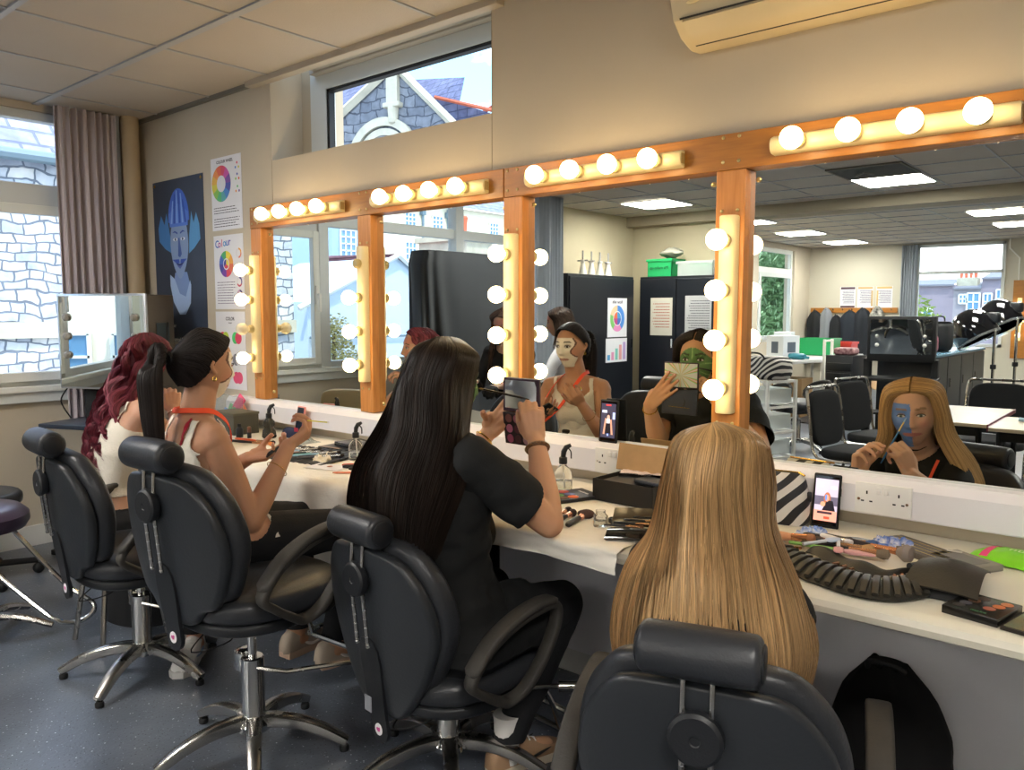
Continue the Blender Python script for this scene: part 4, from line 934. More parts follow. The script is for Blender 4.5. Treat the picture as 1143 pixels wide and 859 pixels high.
# open paint palette
t = at('paint_palette', 'flat black face paint palette with six round colours beside the spray bottle', 'palette', (-1.510, -.300, ZW + .003), -22)
m = MB(); m.box((0, 0, .006), (.125, .175, .012), .003); m.build('case', M_BLKPLA, t)
for k, (cx, cy, c_) in enumerate(((-.038, .0, '#a63a2e'), (0, .0, '#4a568e'), (.038, -.010, '#e0662a'), (-.038, -.042, '#e9b92e'), (0.0, -.042, '#4f8a48'), (.034, -.048, '#6a4a38'))):
    m = MB(); m.lathe([(.0175, 0), (.0175, .0012), (.015, .0018)], 24, Matrix.Translation((cx, cy, .012))); m.build('paint_pan', mat('paint_' + c_, c_, .5), t)
m = MB(); text_mesh(m, 'mehron', .018, Matrix.Translation((.0, .055, .0122)) @ Matrix.Rotation(R_(0), 4, 'Z'), .0003); m.build('lettering', M_WHITE, t, False)
# small things in the middle
t = at('glass_jar', 'small clear glass jar beside its black cap', 'jar', (-1.237, -.525, ZW + .003)); m = MB(); m.lathe([(0, 0), (.019, 0), (.021, .003), (.021, .030), (.014, .038), (.014, .046), (.012, .046), (.012, .038), (.018, .030), (.018, .003), (0, .003)], 26, cap=False); m.build('jar_body', M_CLEAR, t); m = MB(); m.lathe([(0, .0035), (.0175, .0035), (.0175, .018), (0, .018)], 20); m.build('jar_liquid', M_WATER, t)
t = at('jar_cap', 'black screw cap lying next to the small glass jar', 'cap', (-1.232, -.465, ZW + .003)); m = MB(); m.lathe([(0, 0), (.015, 0), (.0155, .002), (.0155, .012), (.0145, .013), (.012, .013), (.012, .004), (0, .004)], 24, cap=False); m.build('cap_shell', M_BLKPLA, t)
t = at('cream_pot', 'small black lidded pot left of the clear spray bottle', 'pot', (-1.668, -.245, ZW + .003)); m = MB(); m.lathe([(0, 0), (.024, 0), (.025, .002), (.025, .026)], 24); m.build('pot_body', M_BLKPLA, t); m = MB(); m.lathe([(.026, .026), (.0265, .028), (.0265, .042), (.025, .044), (0, .044)], 24); m.build('pot_lid', M_BLKPLA, t)
def brush(label, a, b, r0, hcol, fcol, tcol, tipl, tipr=1.6, group=None, cat='brush', flatt=1):
    a, b = Vector(a), Vector(b); L = (b - a).length; t = thing('makeup_brush', label, cat, a, group=group); M = look((0, 0, 0), b - a)
    m = MB(); m.lathe([(r0 * .6, 0), (r0, L * .05), (r0 * 1.05, L * .35), (r0 * .8, L * .55)], 12, M); m.build('handle', mat('bh_' + hcol, hcol, .3), t)
    m = MB(); m.lathe([(r0 * .85, L * .55), (r0 * 1.15, L - tipl)], 12, M); m.build('ferrule', mat('bf_' + fcol, fcol, .25, metal=.85), t)
    m = MB(); m.lathe([(r0 * 1.1, L - tipl), (r0 * tipr * 1.05, L - tipl * .5), (r0 * tipr * .9, L - tipl * .15), (r0 * .3, L)], 14, M @ Matrix.Diagonal((1, flatt, 1, 1))); m.build('bristles', mat('bb_' + tcol, tcol, .9, bump=.4, bscale=400), t)
    return t
zb = ZW + .011
brush('black handled brush with flat dark bristles, leftmost of the three before the palette', (-1.375, -.585, zb), (-1.395, -.455, zb + .002), .0065, '#1b1a1d', '#d9a58c', '#2b2024', .030)
brush('black and rose gold brush lying in the middle of the three before the palette', (-1.345, -.590, zb), (-1.365, -.475, zb + .002), .0078, '#1b1a1d', '#dba28a', '#3a2c2c', .028)
brush('black and rose gold brush with wide dark fan head beside the glass jar', (-1.300, -.600, zb), (-1.325, -.455, zb + .004), .0085, '#1b1a1d', '#dba28a', '#4a3430', .052, 3.0, flatt=.5)
t = at('brush_case', 'open dark brush case of glossy pockets partly under the blonde hair', 'brush case', (-1.105, -.555, ZW + .003), 24)
m = MB(); m.grid(lambda u, v: (-.075 + .15 * u, -.055 + .11 * v, .012 + .009 * math.cos(PI * (2 * v - 1) * 1.0) * .6 + .004 * math.sin(u * PI)), 18, 14, .004); m.build('front_wing', mat('glossy_black_vinyl', '#1a191b', .15), t)
m = MB(); m.grid(lambda u, v: (-.075 + .15 * u, .052 + .075 * v, .015 + .030 * v ** 1.3 + .004 * math.sin(u * PI)), 18, 8, .004); m.build('back_wing', mat('glossy_black_vinyl', '#1a191b', .15), t)
for k in range(4): brush('tiny brush in the glossy open case, %s' % ['nearest the front', 'second from the front', 'second from the back', 'nearest the back'][k], (-1.175 + .012 * k, -.600 + .030 * k, ZW + .034 + .003 * k), (-1.075 + .012 * k, -.560 + .030 * k, ZW + .036 + .003 * k), .0028, '#1b1a1d', '#d8a070', '#6b4a36', .012)

# tissues, wipes, brushes on the right
def tissue(label, x, y, r, cols, seed):
    t = at('tissue', label, 'tissue', (x, y, ZW)); m = MB(); rd = random.Random(seed)
    nu, nv = 26, 12; vs = []; cl = []
    for j in range(nv + 1):
        for i in range(nu):
            a = 2 * PI * i / nu; q = j / nv; rr = r * max(0, math.sin(PI * min(1, q * .98 + .02) * .5)) ** .7; n_ = mnoise.noise(Vector((math.cos(a) * 1.7, math.sin(a) * 1.7, seed + q * 3))); n2 = mnoise.noise(Vector((math.cos(a) * 4, math.sin(a) * 4, seed + q * 7)))
            rr *= 1 + .45 * n_; z = max(.001, (.018 + .014 * n2 + .012 * n_) * max(0, math.cos(PI * q * .5)) ** .6 * r / .04)
            vs.append((rr * math.cos(a), rr * math.sin(a) * .8, z)); w_ = max(0, min(1, .5 + 2.2 * n2)); cl.append(tuple(a_ * w_ + b_ * (1 - w_) for a_, b_ in zip(s2l(cols[0]), s2l(cols[1]))))
    fs = [(j * nu + i, j * nu + (i + 1) % nu, (j + 1) * nu + (i + 1) % nu, (j + 1) * nu + i) for j in range(nv) for i in range(nu)]; fs.append(tuple(range(nu)))
    m.v = vs; m.f = fs; m.m = [0] * len(fs); m.c = cl; m.build('crumpled_paper', mat('tissue_paper', '#ffffff', .9, attr=True), t, True, 50)
tissue('crumpled tissue stained blue in front of the upright phone', -.745, -.235, .045, ('#6f8fd0', '#dfe3ea'), 3)
tissue('crumpled white and blue tissue between the brushes and the grey cases', -.555, -.215, .050, ('#5f7fc6', '#e6e2dc'), 9)
tissue('crumpled cream tissue by the far clear spray bottle', -2.66, -.43, .045, ('#e6d8bb', '#efe7d6'), 14)
t = at('paper_doily', 'flat printed white tissue under the brush tips', 'tissue', (-.625, -.225, ZW)); m = MB(); m.grid(lambda u, v: (-.09 + .18 * u, -.07 + .14 * v, .002 + .004 * abs(mnoise.noise(Vector((u * 4, v * 4, 5))))), 14, 12, .001); m.build('sheet', M_PAPER, t); m = MB()
for k in range(3): m.tube([(.05 * (1 - k * .28) * math.cos(a), .035 * (1 - k * .28) * math.sin(a), .0075) for a in [2 * PI * q / 24 for q in range(24)]], .0012, 4, closed=True)
m.build('printed_rings', mat('print_grey', '#8f9aa8', .8), t)
BR = [((-.855, -.335), (-.660, -.300), .011, '#b78a78', '#c99a84', '#e0b0a0', .004, 1.0, 'long glittery rose tube at the back of the brush pile', 0),
      ((-.640, -.235), (-.710, -.335), .008, '#1d1b1e', '#d9a07c', '#54463c', .035, 1.9, 'black brush with dark round head under the phone', 0),
      ((-.760, -.345), (-.555, -.335), .008, '#202022', '#c9a184', '#b08a5e', .030, 1.7, 'brush with tan tip pointing right across the pile', .008),
      ((-.745, -.300), (-.560, -.290), .007, '#1d1b1e', '#dca883', '#46608e', .030, 1.7, 'brush with blue stained tip in the pile', .010),
      ((-.720, -.385), (-.515, -.355), .008, '#1d1b1e', '#d9a07c', '#7a6a58', .030, 1.6, 'dark brush with grey-brown tip in the pile', .010),
      ((-.700, -.285), (-.470, -.325), .008, '#2a2326', '#dd9d72', '#8b8078', .040, 2.6, 'big soft round grey headed powder brush', .012),
      ((-.820, -.385), (-.690, -.365), .010, '#d79a72', '#d79a72', '#a8714e', .020, 1.2, 'short copper coloured tube across the brush pile', .018),
      ((-.700, -.300), (-.610, -.330), .006, '#e9e6e2', '#e9e6e2', '#d8d6d8', .020, 1.2, 'short white handled brush in the pile', .016)]
for (x0, y0), (x1, y1), r0, hc, fc, bc, tl, tr, lb, dz in BR: brush(lb, (x0, y0, ZW + .012 + dz), (x1, y1, ZW + .014 + dz), r0, hc, fc, bc, tl, tr)
def applicator(lb, a, b, c1, c2, wid=.013):
    a, b = Vector(a), Vector(b); t = thing('silicone_applicator', lb, 'applicator', a); d = b - a
    m = MB(); m.tube([(0, 0, 0), d * .6], .0045, 8); m.build('handle', mat('app_' + c1, c1, .35), t)
    m = MB(); m.tube(crom([d * .6, d * .72, d * .88, d], 4), [.004, .007, .010, .012, wid, wid, wid, .012, .011, .010, .009, .007, .003], 12, flat=(1, .3, (0, 0, 1))); m.build('paddle', mat('app_' + c2, c2, .4), t)
applicator('green handled applicator with wide pink paddle on top of the brush pile', (-.735, -.425, ZW + .030), (-.535, -.405, ZW + .030), '#86b25c', '#d9a0a0', .015)
applicator('silver handled applicator with pale blue paddle', (-.695, -.440, ZW + .036), (-.635, -.345, ZW + .040), '#c9ccd2', '#b6c2da', .012)
applicator('small applicator with pink spoon paddle', (-.640, -.345, ZW + .036), (-.605, -.455, ZW + .036), '#c9ccd2', '#dda3a6', .010)
t = at('concealer_tube', 'small copper and black concealer stick beside the powder brush', 'tube', (-.455, -.345, ZW + .009), 62); m = MB(); m.tube([(0, 0, 0), (.045, 0, 0)], .009, 14); m.build('tube_body', M_ROSE, t); m = MB(); m.tube([(-.028, 0, 0), (-.001, 0, 0)], .0092, 14); m.build('tube_cap', M_BLKPLA, t)
# black brush roll with pockets
t = at('brush_roll', 'long black fabric brush roll with rows of brush pockets along the worktop edge', 'brush roll', (-.60, -.50, ZW))
def edge_c(u):  # front edge curve, rear curve
    P0 = crom([(-.760, -.505, 0), (-.690, -.572, 0), (-.600, -.622, 0), (-.510, -.648, 0), (-.435, -.630, 0), (-.388, -.560, 0), (-.372, -.470, 0)], 8); P1 = crom([(-.735, -.400, 0), (-.665, -.455, 0), (-.590, -.492, 0), (-.525, -.520, 0), (-.470, -.500, 0), (-.445, -.440, 0), (-.430, -.395, 0)], 8)
    f = u * (len(P0) - 1.001); i = int(f); return P0[i].lerp(P0[i + 1], f - i), P1[i].lerp(P1[i + 1], f - i)
def rollp(u, v, lift=0):
    a, b = edge_c(u); p = a.lerp(b, v); return (p.x + .60, p.y + .50, .004 + .016 * max(0, math.sin(PI * v)) ** .7 + lift + .006 * u)
m = MB(); m.grid(lambda u, v: rollp(u, v), 80, 10, .003); m.build('roll_fabric', mat('black_nylon', '#26241f', .55, bump=.15, bscale=300), t, True, 60)
for k in range(20):
    u0 = (k + .5) / 20; pts = [Vector(rollp(u0 + .012 * (1 - v), v, .004)) for v in (.04, .3, .6, .86)]
    m = MB(); m.tube(pts, [.0065, .0085, .0085, .0075], 8, flat=(1, .7, (0, 0, 1))); m.build('brush_pocket', mat('pocket_black', '#2e2b26', .45), t)
for k in (1, 6, 7, 8, 13, 14, 16, 17):
    u0 = (k + .5) / 20; a = Vector(rollp(u0, .80, .008)); b = Vector(rollp(u0, 1.02, .014)); m = MB(); m.tube([a, b], .0042, 8); m.build('copper_ferrule', M_ROSE, t)
m = MB(); m.grid(lambda u, v: (lambda a, b: (a.lerp(b, .98).x + .60 - .0 + (.03 * v), a.lerp(b, .98).y + .50 + .055 * v, .018 + .014 * math.sin(PI * v) + .004 * math.sin(u * 22)))(*edge_c(.12 + .85 * u)), 50, 6, .002); m.build('inner_flap', mat('black_nylon', '#26241f', .55), t, True, 60)
t2_ = at('brush_roll_flap', 'wide black fabric end of the brush roll folded up at its right', 'brush roll', (-.37, -.42, ZW))
m = MB(); m.grid(lambda u, v: (-.055 + .115 * u + .03 * (1 - v) * (u - .5), -.135 + .235 * v, .010 + .050 * math.sin(PI * (.12 + .80 * v)) ** 1.0 * (.35 + .65 * math.sin(PI * min(1, .25 + u * .6)))), 22, 26, .004); m.build('folded_fabric', mat('black_nylon_flap', '#2b2822', .5, bump=.1, bscale=200), t2_, True, 70)
m = MB(); m.box((-.005, .045, .066), (.030, .010, .001)); m.build('white_label', mat('label_print', '#c9c4ba', .7), t2_, False)
m = MB(); m.grid(lambda u, v: (-.052 + .108 * u, -.128 + .02 * v, .004 + .030 * v), 8, 3, .002); m.build('dark_fold', M_BLACK, t2_)
# grey cases
t = at('flat_case', 'long taupe case with gold lines behind the brush roll', 'case', (-.490, -.205, ZW), -31); m = MB(); m.box((0, 0, .008), (.20, .095, .016), .002); m.build('case_body', mat('taupe_case', '#5e574f', .4), t)
m = MB()
for k in range(4): m.box((0, -.030 + .020 * k, .0163), (.196, .0016, .0006))
m.build('gold_lines', mat('gold_line', '#d9c27e', .3, metal=.8), t, False)
t = at('flat_case', 'grey case with silver edge half under the folded black flap', 'case', (-.378, -.240, ZW), -31); m = MB(); m.box((0, 0, .008), (.13, .095, .016), .002); m.build('case_body', mat('grey_case', '#8a857a', .4), t); m = MB(); m.box((.0, 0, .0163), (.09, .055, .0008)); m.build('lid_window', mat('case_window', '#625e57', .3), t, False)
# green wipes pack
t = at('wipes_packet', 'bright green packet of wipes with pink stripe at the right', 'packet', (-.285, -.150, ZW), -14)
m = MB(); m.grid(lambda u, v: (-.095 + .19 * u, -.055 + .11 * v, .004 + .030 * (max(0, math.sin(PI * u)) ** .45) * (max(0, math.sin(PI * v)) ** .5) + .002 * mnoise.noise(Vector((u * 9, v * 7, 1)))), 26, 16, .003); m.build('packet_film', mat('wipes_green', '#7fcf2a', .3, noise=.12, nscale=14), t, True, 70)
def pk(u, v, l=.0012): return (-.095 + .19 * u, -.055 + .11 * v, .004 + l + .030 * (max(0, math.sin(PI * u)) ** .45) * (max(0, math.sin(PI * v)) ** .5))
m = MB(); m.grid(lambda u, v: pk(.16 + .10 * u + .03 * v, .06 + .88 * v), 5, 12); m.build('pink_stripe', mat('wipes_pink', '#e0407c', .4), t, True, 70)
m = MB(); m.grid(lambda u, v: pk(.86 + .06 * u, .06 + .6 * v), 3, 12); m.build('pink_corner', mat('wipes_pink', '#e0407c', .4), t, True, 70)
m = MB(); text_mesh(m, 'nuli', .036, Matrix.Translation((.015, -.010, .0362)), .0003); m.build('white_lettering', mat('letter_pale', '#d8f0b0', .5), t, False)
# black eyeshadow palette + foil palette
t = at('eyeshadow_palette', 'closed black eyeshadow palette with printed orange circles on the worktop corner', 'palette', (-.285, -.565, ZW), -12); m = MB(); m.box((0, 0, .0085), (.104, .122, .017), .0015); m.build('palette_case', mat('black_gloss', '#1b1a18', .25), t)
for cx, cy, c_ in ((-.012, .040, '#4a3a30'), (-.020, .014, '#6b4a32'), (-.026, -.012, '#4d4f5c'), (.032, .038, '#c8794a'), (.026, .013, '#d0743a'), (.018, -.012, '#a8583f'), (-.030, -.034, '#33302c')):
    m = MB(); m.lathe([(.0115, 0), (.0115, .0006)], 20, Matrix.Translation((cx, cy, .0171))); m.build('printed_circle', mat('print_' + c_, c_, .4), t)
m = MB(); text_mesh(m, 'make', .014, Matrix.Translation((.010, -.042, .0172)), .0002); m.build('green_lettering', mat('print_green', '#3f7a46', .5), t, False)
t = at('foil_palette', 'shiny pearly topped palette at the very right edge', 'palette', (-.180, -.585, ZW), -12); m = MB(); m.box((0, 0, .004), (.10, .13, .008), .001); m.build('palette_case', mat('dark_brown_case', '#2a2420', .4), t); m = MB(); m.box((0, 0, .0084), (.092, .122, .0008)); m.build('foil_top', mat('pearl_foil', '#cbb78a', .15, metal=.8, noise=.4, nscale=20, col2='#9fc0a0'), t, False)

# ---- far part of the worktop
t = at('storage_box', 'olive grey box standing behind the ponytailed woman at the far end', 'box', (-3.66, -.225, ZW), 0); m = MB(); m.box((0, 0, .05), (.20, .14, .10), .003); m.build('box_body', mat('olive_card', '#4b4a40', .7), t); m = MB(); m.box((0, 0, .103), (.206, .146, .012), .002); m.build('box_lid', mat('olive_card_lid', '#57564a', .7), t)
t = at('plastic_bag', 'clear bag of pink and green packets leaning on the wall at the far end', 'bag', (-3.86, -.12, ZW), 10)
m = MB(); m.grid(lambda u, v: (-.11 + .22 * u, -.03 - .035 * math.sin(PI * u) * math.sin(PI * v) + .006 * mnoise.noise(Vector((u * 6, v * 6, 3))), .19 * v * (1 - .15 * u) + .02 * mnoise.noise(Vector((u * 4, 0, v)))), 20, 16, .002); m.build('clear_film', mat('thin_film', '#dfe6ea', .08, trans=.9, ior=1.05), t, True, 70)
for k, (c_, x, z, a) in enumerate((('#e2567e', .045, .125, 40), ('#7ecb8a', -.02, .07, 30), ('#7fa6dd', -.06, .045, 25), ('#e98f6a', .06, .07, 50))):
    m = MB(); m.box((0, 0, 0), (.055, .006, .10), .002, M=Matrix.Translation((x, .0, z)) @ Matrix.Rotation(R_(a), 4, 'Y')); m.build('coloured_packet', mat('packet_' + c_, c_, .4), t)
t = at('lipstick', 'small brown capped lipstick beside the smoky spray bottle', 'lipstick', (-3.43, -.29, ZW)); m = MB(); m.lathe([(0, 0), (.010, 0), (.010, .028), (.009, .030)], 16); m.build('case', M_BLKPLA, t); m = MB(); m.lathe([(.0095, .030), (.0095, .055), (.007, .058)], 16); m.build('cap', mat('brown_cap', '#6b4a3c', .3), t)
t = at('black_bottle', 'short black bottle left of the brown lipstick', 'bottle', (-3.50, -.30, ZW)); m = MB(); m.lathe([(0, 0), (.016, 0), (.017, .002), (.017, .040), (.009, .052)], 18); m.build('bottle', M_BLKPLA, t); m = MB(); m.lathe([(.009, .052), (.009, .066), (0, .067)], 14); m.build('cap', M_BLACK, t)
t = at('blue_pouch', 'dark blue pouch with a red tag behind the smoky spray bottle', 'pouch', (-3.30, -.135, ZW)); m = MB(); m.grid(lambda u, v: (.10 * (u - .5) * 2 * .8, .035 * math.cos(PI * v) * (1 - (2 * u - 1) ** 4), .05 * math.sin(PI * v) * (1 - .6 * (2 * u - 1) ** 4)), 16, 10); m.build('pouch_fabric', mat('navy_fabric', '#2b3557', .8), t); m = MB(); m.box((.06, -.02, .045), (.03, .003, .02), .001); m.build('red_tag', mat('tag_red', '#b8324a', .6), t)
t = at('plastic_bag', 'crumpled empty clear wrapper between the smoky bottle and the pink phone', 'wrapper', (-3.13, -.20, ZW)); m = MB(); m.grid(lambda u, v: (-.08 + .16 * u, -.05 + .10 * v, .006 + .05 * math.sin(PI * u) * math.sin(PI * v) * (.6 + .8 * mnoise.noise(Vector((u * 5, v * 5, 8))))), 20, 14, .001); m.build('clear_film', mat('thin_film', '#dfe6ea', .08, trans=.9, ior=1.05), t, True, 30)
t = at('closed_palette', 'square black palette case lying on another one under the far mirrors', 'palette', (-2.77, -.155, ZW + .016), -8); m = MB(); m.box((0, 0, .009), (.20, .13, .018), .003); m.build('case_body', mat('black_gloss', '#1b1a18', .25), t); m = MB(); text_mesh(m, 'MAKEUP', .016, Matrix.Translation((-.03, .03, .0182)), .0002); m.build('lettering', mat('letter_silver', '#b8b8b8', .4), t, False)
t = at('closed_palette', 'lower black palette case, with a shade chart edge, under the square one', 'palette', (-2.80, -.165, ZW), 6); m = MB(); m.box((0, 0, .0075), (.26, .17, .015), .003); m.build('case_body', mat('black_gloss2', '#201f1e', .3), t); m = MB(); m.box((-.06, -.076, .0153), (.12, .014, .0008)); m.build('shade_strip', mat('shade_strip', '#a08a78', .5), t, False)
t = at('brush_roll', 'open black brush roll lying under the raised arm of the ponytailed woman', 'brush roll', (-2.80, -.40, ZW), 8)
m = MB(); m.grid(lambda u, v: (-.21 + .42 * u, -.13 + .26 * v, .005 + .003 * math.sin(u * 40) + .006 * math.sin(PI * v)), 60, 12, .003); m.build('roll_fabric', mat('dark_blue_nylon', '#20242c', .6), t, True, 60)
for k in range(16): m = MB(); m.tube([(-.19 + .026 * k, .01, .012), (-.185 + .026 * k, .11, .016)], .009, 8, flat=(1, .5, (0, 0, 1))); m.build('brush_pocket', mat('pocket_blue_black', '#262c38', .5), t)
hc = ['#3f8f6a', '#69b54a', '#2c2c30', '#9fc3dd', '#d7a08a', '#35353a', '#5aa28f', '#8fb8d0', '#2c2c30', '#4a4a50']
nm = ['green', 'lime green', 'black', 'pale blue', 'pink', 'dark grey', 'teal', 'sky blue', 'thin black', 'grey']
for k in range(10): brush('%s handled brush lying in the far black brush roll' % nm[k], (-2.985 + .030 * k, -.515 + .012 * (k % 3), ZW + .018 + .003 * (k % 2)), (-2.915 + .034 * k, -.375 + .018 * (k % 4), ZW + .024), .0042, hc[k], '#c0c4c8', '#3a3430', .018)
brush('red handled brush on the paper sheet by the far clear spray bottle', (-2.50, -.455, zb), (-2.40, -.335, zb), .005, '#c23a2c', '#d8b08a', '#2b2024', .02)
brush('thick black marker-like brush on the paper sheet', (-2.47, -.475, zb), (-2.36, -.350, zb), .0075, '#1d1b1e', '#1d1b1e', '#e0a05a', .03)
brush('black brush with red band lying on the paper sheet', (-2.42, -.485, zb), (-2.31, -.370, zb), .0065, '#2b2826', '#d0604a', '#e8b060', .03)
brush('long coral handled brush nearest the worktop edge', (-2.42, -.560, zb - .004), (-2.19, -.365, zb - .004), .0038, '#e58b6a', '#e0a88a', '#c98a6a', .015)
brush('orange handled brush beside the olive box', (-3.42, -.37, zb), (-3.17, -.32, zb), .006, '#e5672f', '#d8a070', '#2b2024', .02)
brush('black handled brush beside the orange one at the far end', (-3.39, -.42, zb), (-3.14, -.35, zb), .006, '#1d1b1e', '#dca070', '#e08a4a', .02)
t = at('small_tub', 'small clear tub with white lid right of the far clear spray bottle', 'tub', (-2.50, -.215, ZW + .003)); m = MB(); m.lathe([(0, 0), (.030, 0), (.033, .035), (.033, .038)], 22); m.build('tub_body', M_CLEAR, t); m = MB(); m.lathe([(.034, .038), (.034, .046), (0, .047)], 22); m.build('tub_lid', M_WHITE, t)
t = at('torn_tissue', 'flat white tissue with a red smear on the paper sheet', 'tissue', (-2.53, -.50, ZW + .0035), 15); m = MB(); m.grid(lambda u, v: (-.08 + .16 * u, -.05 + .10 * v, .002 + .003 * abs(mnoise.noise(Vector((u * 3, v * 3, 9))))), 12, 8, .0008); m.build('sheet', mat('tissue_cool', '#e4e2e4', .9), t); m = MB(); m.lathe([(.012, 0), (.010, .0006)], 12, Matrix.Translation((.01, .0, .0052))); m.build('red_smear', mat('smear', '#b5705a', .8), t)

# ---------------------------------------------------------------- posters on the far wall
def flat(name, label, cat, x0, x1, z0, z1, mtl, y=-.0025, thick=.002):
    t = thing(name, label, cat, ((x0 + x1) / 2, y, (z0 + z1) / 2)); m = MB(); m.box((0, 0, 0), (x1 - x0, thick, z1 - z0)); m.build('sheet', mtl, t, False); return t
def PM(dx=0, dz=0, off=.0012): return Matrix.Translation((dx, -off, dz)) @ Matrix.Rotation(PI / 2, 4, 'X')
t = flat('banner_poster', 'tall dark banner showing a painted blue face with pale blue wings', 'poster', -4.905, -4.305, 1.18, 2.145, mat('banner_blue_black', '#3a4558', .45, noise=.15, nscale=3))
bluepic = [('shape_wing', '#4b86c9', [(-.62, .42), (-.52, .58), (-.42, .46), (-.35, .60), (-.25, .30), (-.22, .10), (-.42, .16), (-.60, .26)]), ('shape_wing', '#5f9fd4', [(.62, .42), (.54, .56), (.46, .44), (.40, .58), (.32, .30), (.30, .08), (.46, .14), (.64, .24)]),
    ('shape_wrap', '#4a72d6', [(.32 * math.cos(a) + .02, .48 + .40 * math.sin(a)) for a in [PI * k / 14 for k in range(15)]]), ('shape_neck', '#7f9ad0', [(-.14, -.14), (.22, -.14), (.32, -.34), (.1, -.52), (-.22, -.36)]),
    ('shape_gown', '#a9c3ea', [(-.30, -.16), (-.16, -.22), (-.02, -.40), (.16, -.44), (.30, -.24), (.33, -.30), (.30, -.52), (.14, -.66), (-.04, -.66), (-.22, -.50), (-.30, -.30)]),
    ('shape_face', '#8ea6cf', [(.02 + .27 * math.cos(a) * (1 if math.sin(a) > 0 else 1 - .35 * math.sin(-a) ** 2), .20 + .42 * math.sin(a)) for a in [2 * PI * k / 28 for k in range(28)]]),
    ('shape_headband', '#5a84e0', [(-.25, .42), (.29, .42), (.31, .58), (.02, .70), (-.28, .58)])]
def pic(parent, w, h, items, off0=.0014):
    for i, (nm_, c_, poly) in enumerate(items):
        m = MB(); M = PM(0, 0, off0 + .00012 * i); m.prism([(x * w / 2, y * h / 2) for x, y in poly], .0001, M); m.build(nm_, mat('pic_' + c_, c_, .5), parent, False)
for k in range(6): bluepic.append(('shape_stripe', '#2f56c0' if k % 2 else '#8fb4f0', [(-.22 + .085 * k, .46), (-.17 + .085 * k, .46), (-.12 + .06 * k, .86 - .02 * abs(k - 2.5) ** 2), (-.15 + .06 * k, .86 - .02 * abs(k - 2.5) ** 2)]))
for s in (-1, 1):
    bluepic += [('shape_eye', '#e8eef8', ell(.02 + s * .115, .265, .065, .020)), ('shape_iris', '#46607f', ell(.02 + s * .110, .265, .026, .018)), ('shape_brow', '#2e4aa8', [(.02 + s * .04, .345), (.02 + s * .12, .37), (.02 + s * .20, .345), (.02 + s * .12, .350), (.02 + s * .04, .325)])]
bluepic += [('shape_nose', '#4a66b0', [(.0, .28), (.04, .28), (.09, .08), (.04, .04), (-.02, .06)]), ('shape_cheek', '#3c5cc0', [(-.20, .02), (-.05, -.04), (.02, -.02), (.0, .02)]), ('shape_cheek', '#3c5cc0', [(.24, .02), (.10, -.04), (.04, -.02), (.06, .02)]), ('shape_smile', '#2a3a80', [(-.10, -.03), (.03, -.075), (.16, -.02), (.03, -.035)]), ('shape_lips', '#5d6fb8', [(-.07, -.05), (.03, -.10), (.12, -.045), (.03, -.06)])]
pic(t, .60, .965, [(n_, c_, [(x * 1.32 - .005, y) for x, y in pl_]) for n_, c_, pl_ in bluepic])
for k, s_ in enumerate(('Monroe Ester', 'Poppy Mix', 'Level 2 Theatrical Special FX')):
    m = MB(); text_mesh(m, s_, .032, PM(-.25, -.385 - .042 * k, .0016), .0002, align='LEFT', bold=.0006); m.build('white_caption', M_WHITE, t, False)
for sx, sz in ((-.275, .46), (.275, .46)): m = MB(); m.lathe([(.010, 0), (.010, .001)], 16, PM(sx, sz)); m.build('eyelet', M_GOLD, t)
def wheel(parent, cx, cz, R0, R1, cols, start=0):
    n = len(cols)
    for k, c_ in enumerate(cols):
        a0 = PI / 2 - 2 * PI * k / n + start; a1 = PI / 2 - 2 * PI * (k + 1) / n + start
        poly = [(cx + R1 * math.cos(a0 + (a1 - a0) * q / 4), cz + R1 * math.sin(a0 + (a1 - a0) * q / 4)) for q in range(5)] + ([(cx + R0 * math.cos(a1 + (a0 - a1) * q / 4), cz + R0 * math.sin(a1 + (a0 - a1) * q / 4)) for q in range(5)] if R0 > 0 else [(cx, cz)])
        m = MB(); m.prism(poly, .0003, PM()); m.build('wheel_segment', mat('wheel_' + c_, c_, .5), parent, False)
W12 = ['#d9506a', '#c858a8', '#7a4fa0', '#4a55a8', '#4a86cc', '#5aa8b0', '#5cb87a', '#8cc45a', '#dcd24a', '#e8b84a', '#e8924a', '#e06a4a']
M_POST = mat('poster_white', '#e3e4ea', .5); M_TXT = mat('print_dark', '#4a4652', .7)
def lines(parent, x0, x1, z0, n, dz, h=.004, col=M_TXT, jag=3):
    rd = random.Random(n * 7 + int(z0 * 1000)); m = MB()
    for k in range(n): 
        x = x0
        e = x1 - rd.random() * (x1 - x0) * .18
        while x < e: w_ = .008 + rd.random() * .018; m.box((x + w_ / 2, -.0013, z0 - dz * k), (min(w_, e - x + .001), .0003, h)); x += w_ + .004
    m.build('printed_text_lines', col, parent, False)
t = flat('wall_poster', 'topmost colour wheel poster with a large ring of twelve colours', 'poster', -4.215, -3.905, 1.81, 2.205, M_POST); wheel(t, -.05, .055, .045, .098, W12)
m = MB(); text_mesh(m, 'COLOUR WHEEL', .022, PM(-.01, .172, .0014), .0002, bold=.0005); m.build('title_lettering', M_TXT, t, False)
for k, z in enumerate((.135, .075, .01)):
    for q in range(3): m = MB(); m.lathe([(.007, 0), (.007, .0003)], 10, PM(.115 + .018 * math.cos(PI / 2 + 2.09 * q), z + .016 * math.sin(PI / 2 + 2.09 * q))); m.build('key_dot', mat('wheel_' + W12[(k * 3 + q * 4) % 12], W12[(k * 3 + q * 4) % 12], .5), t)
lines(t, -.135, .13, -.075, 3, .014); lines(t, -.135, .13, -.135, 4, .014)
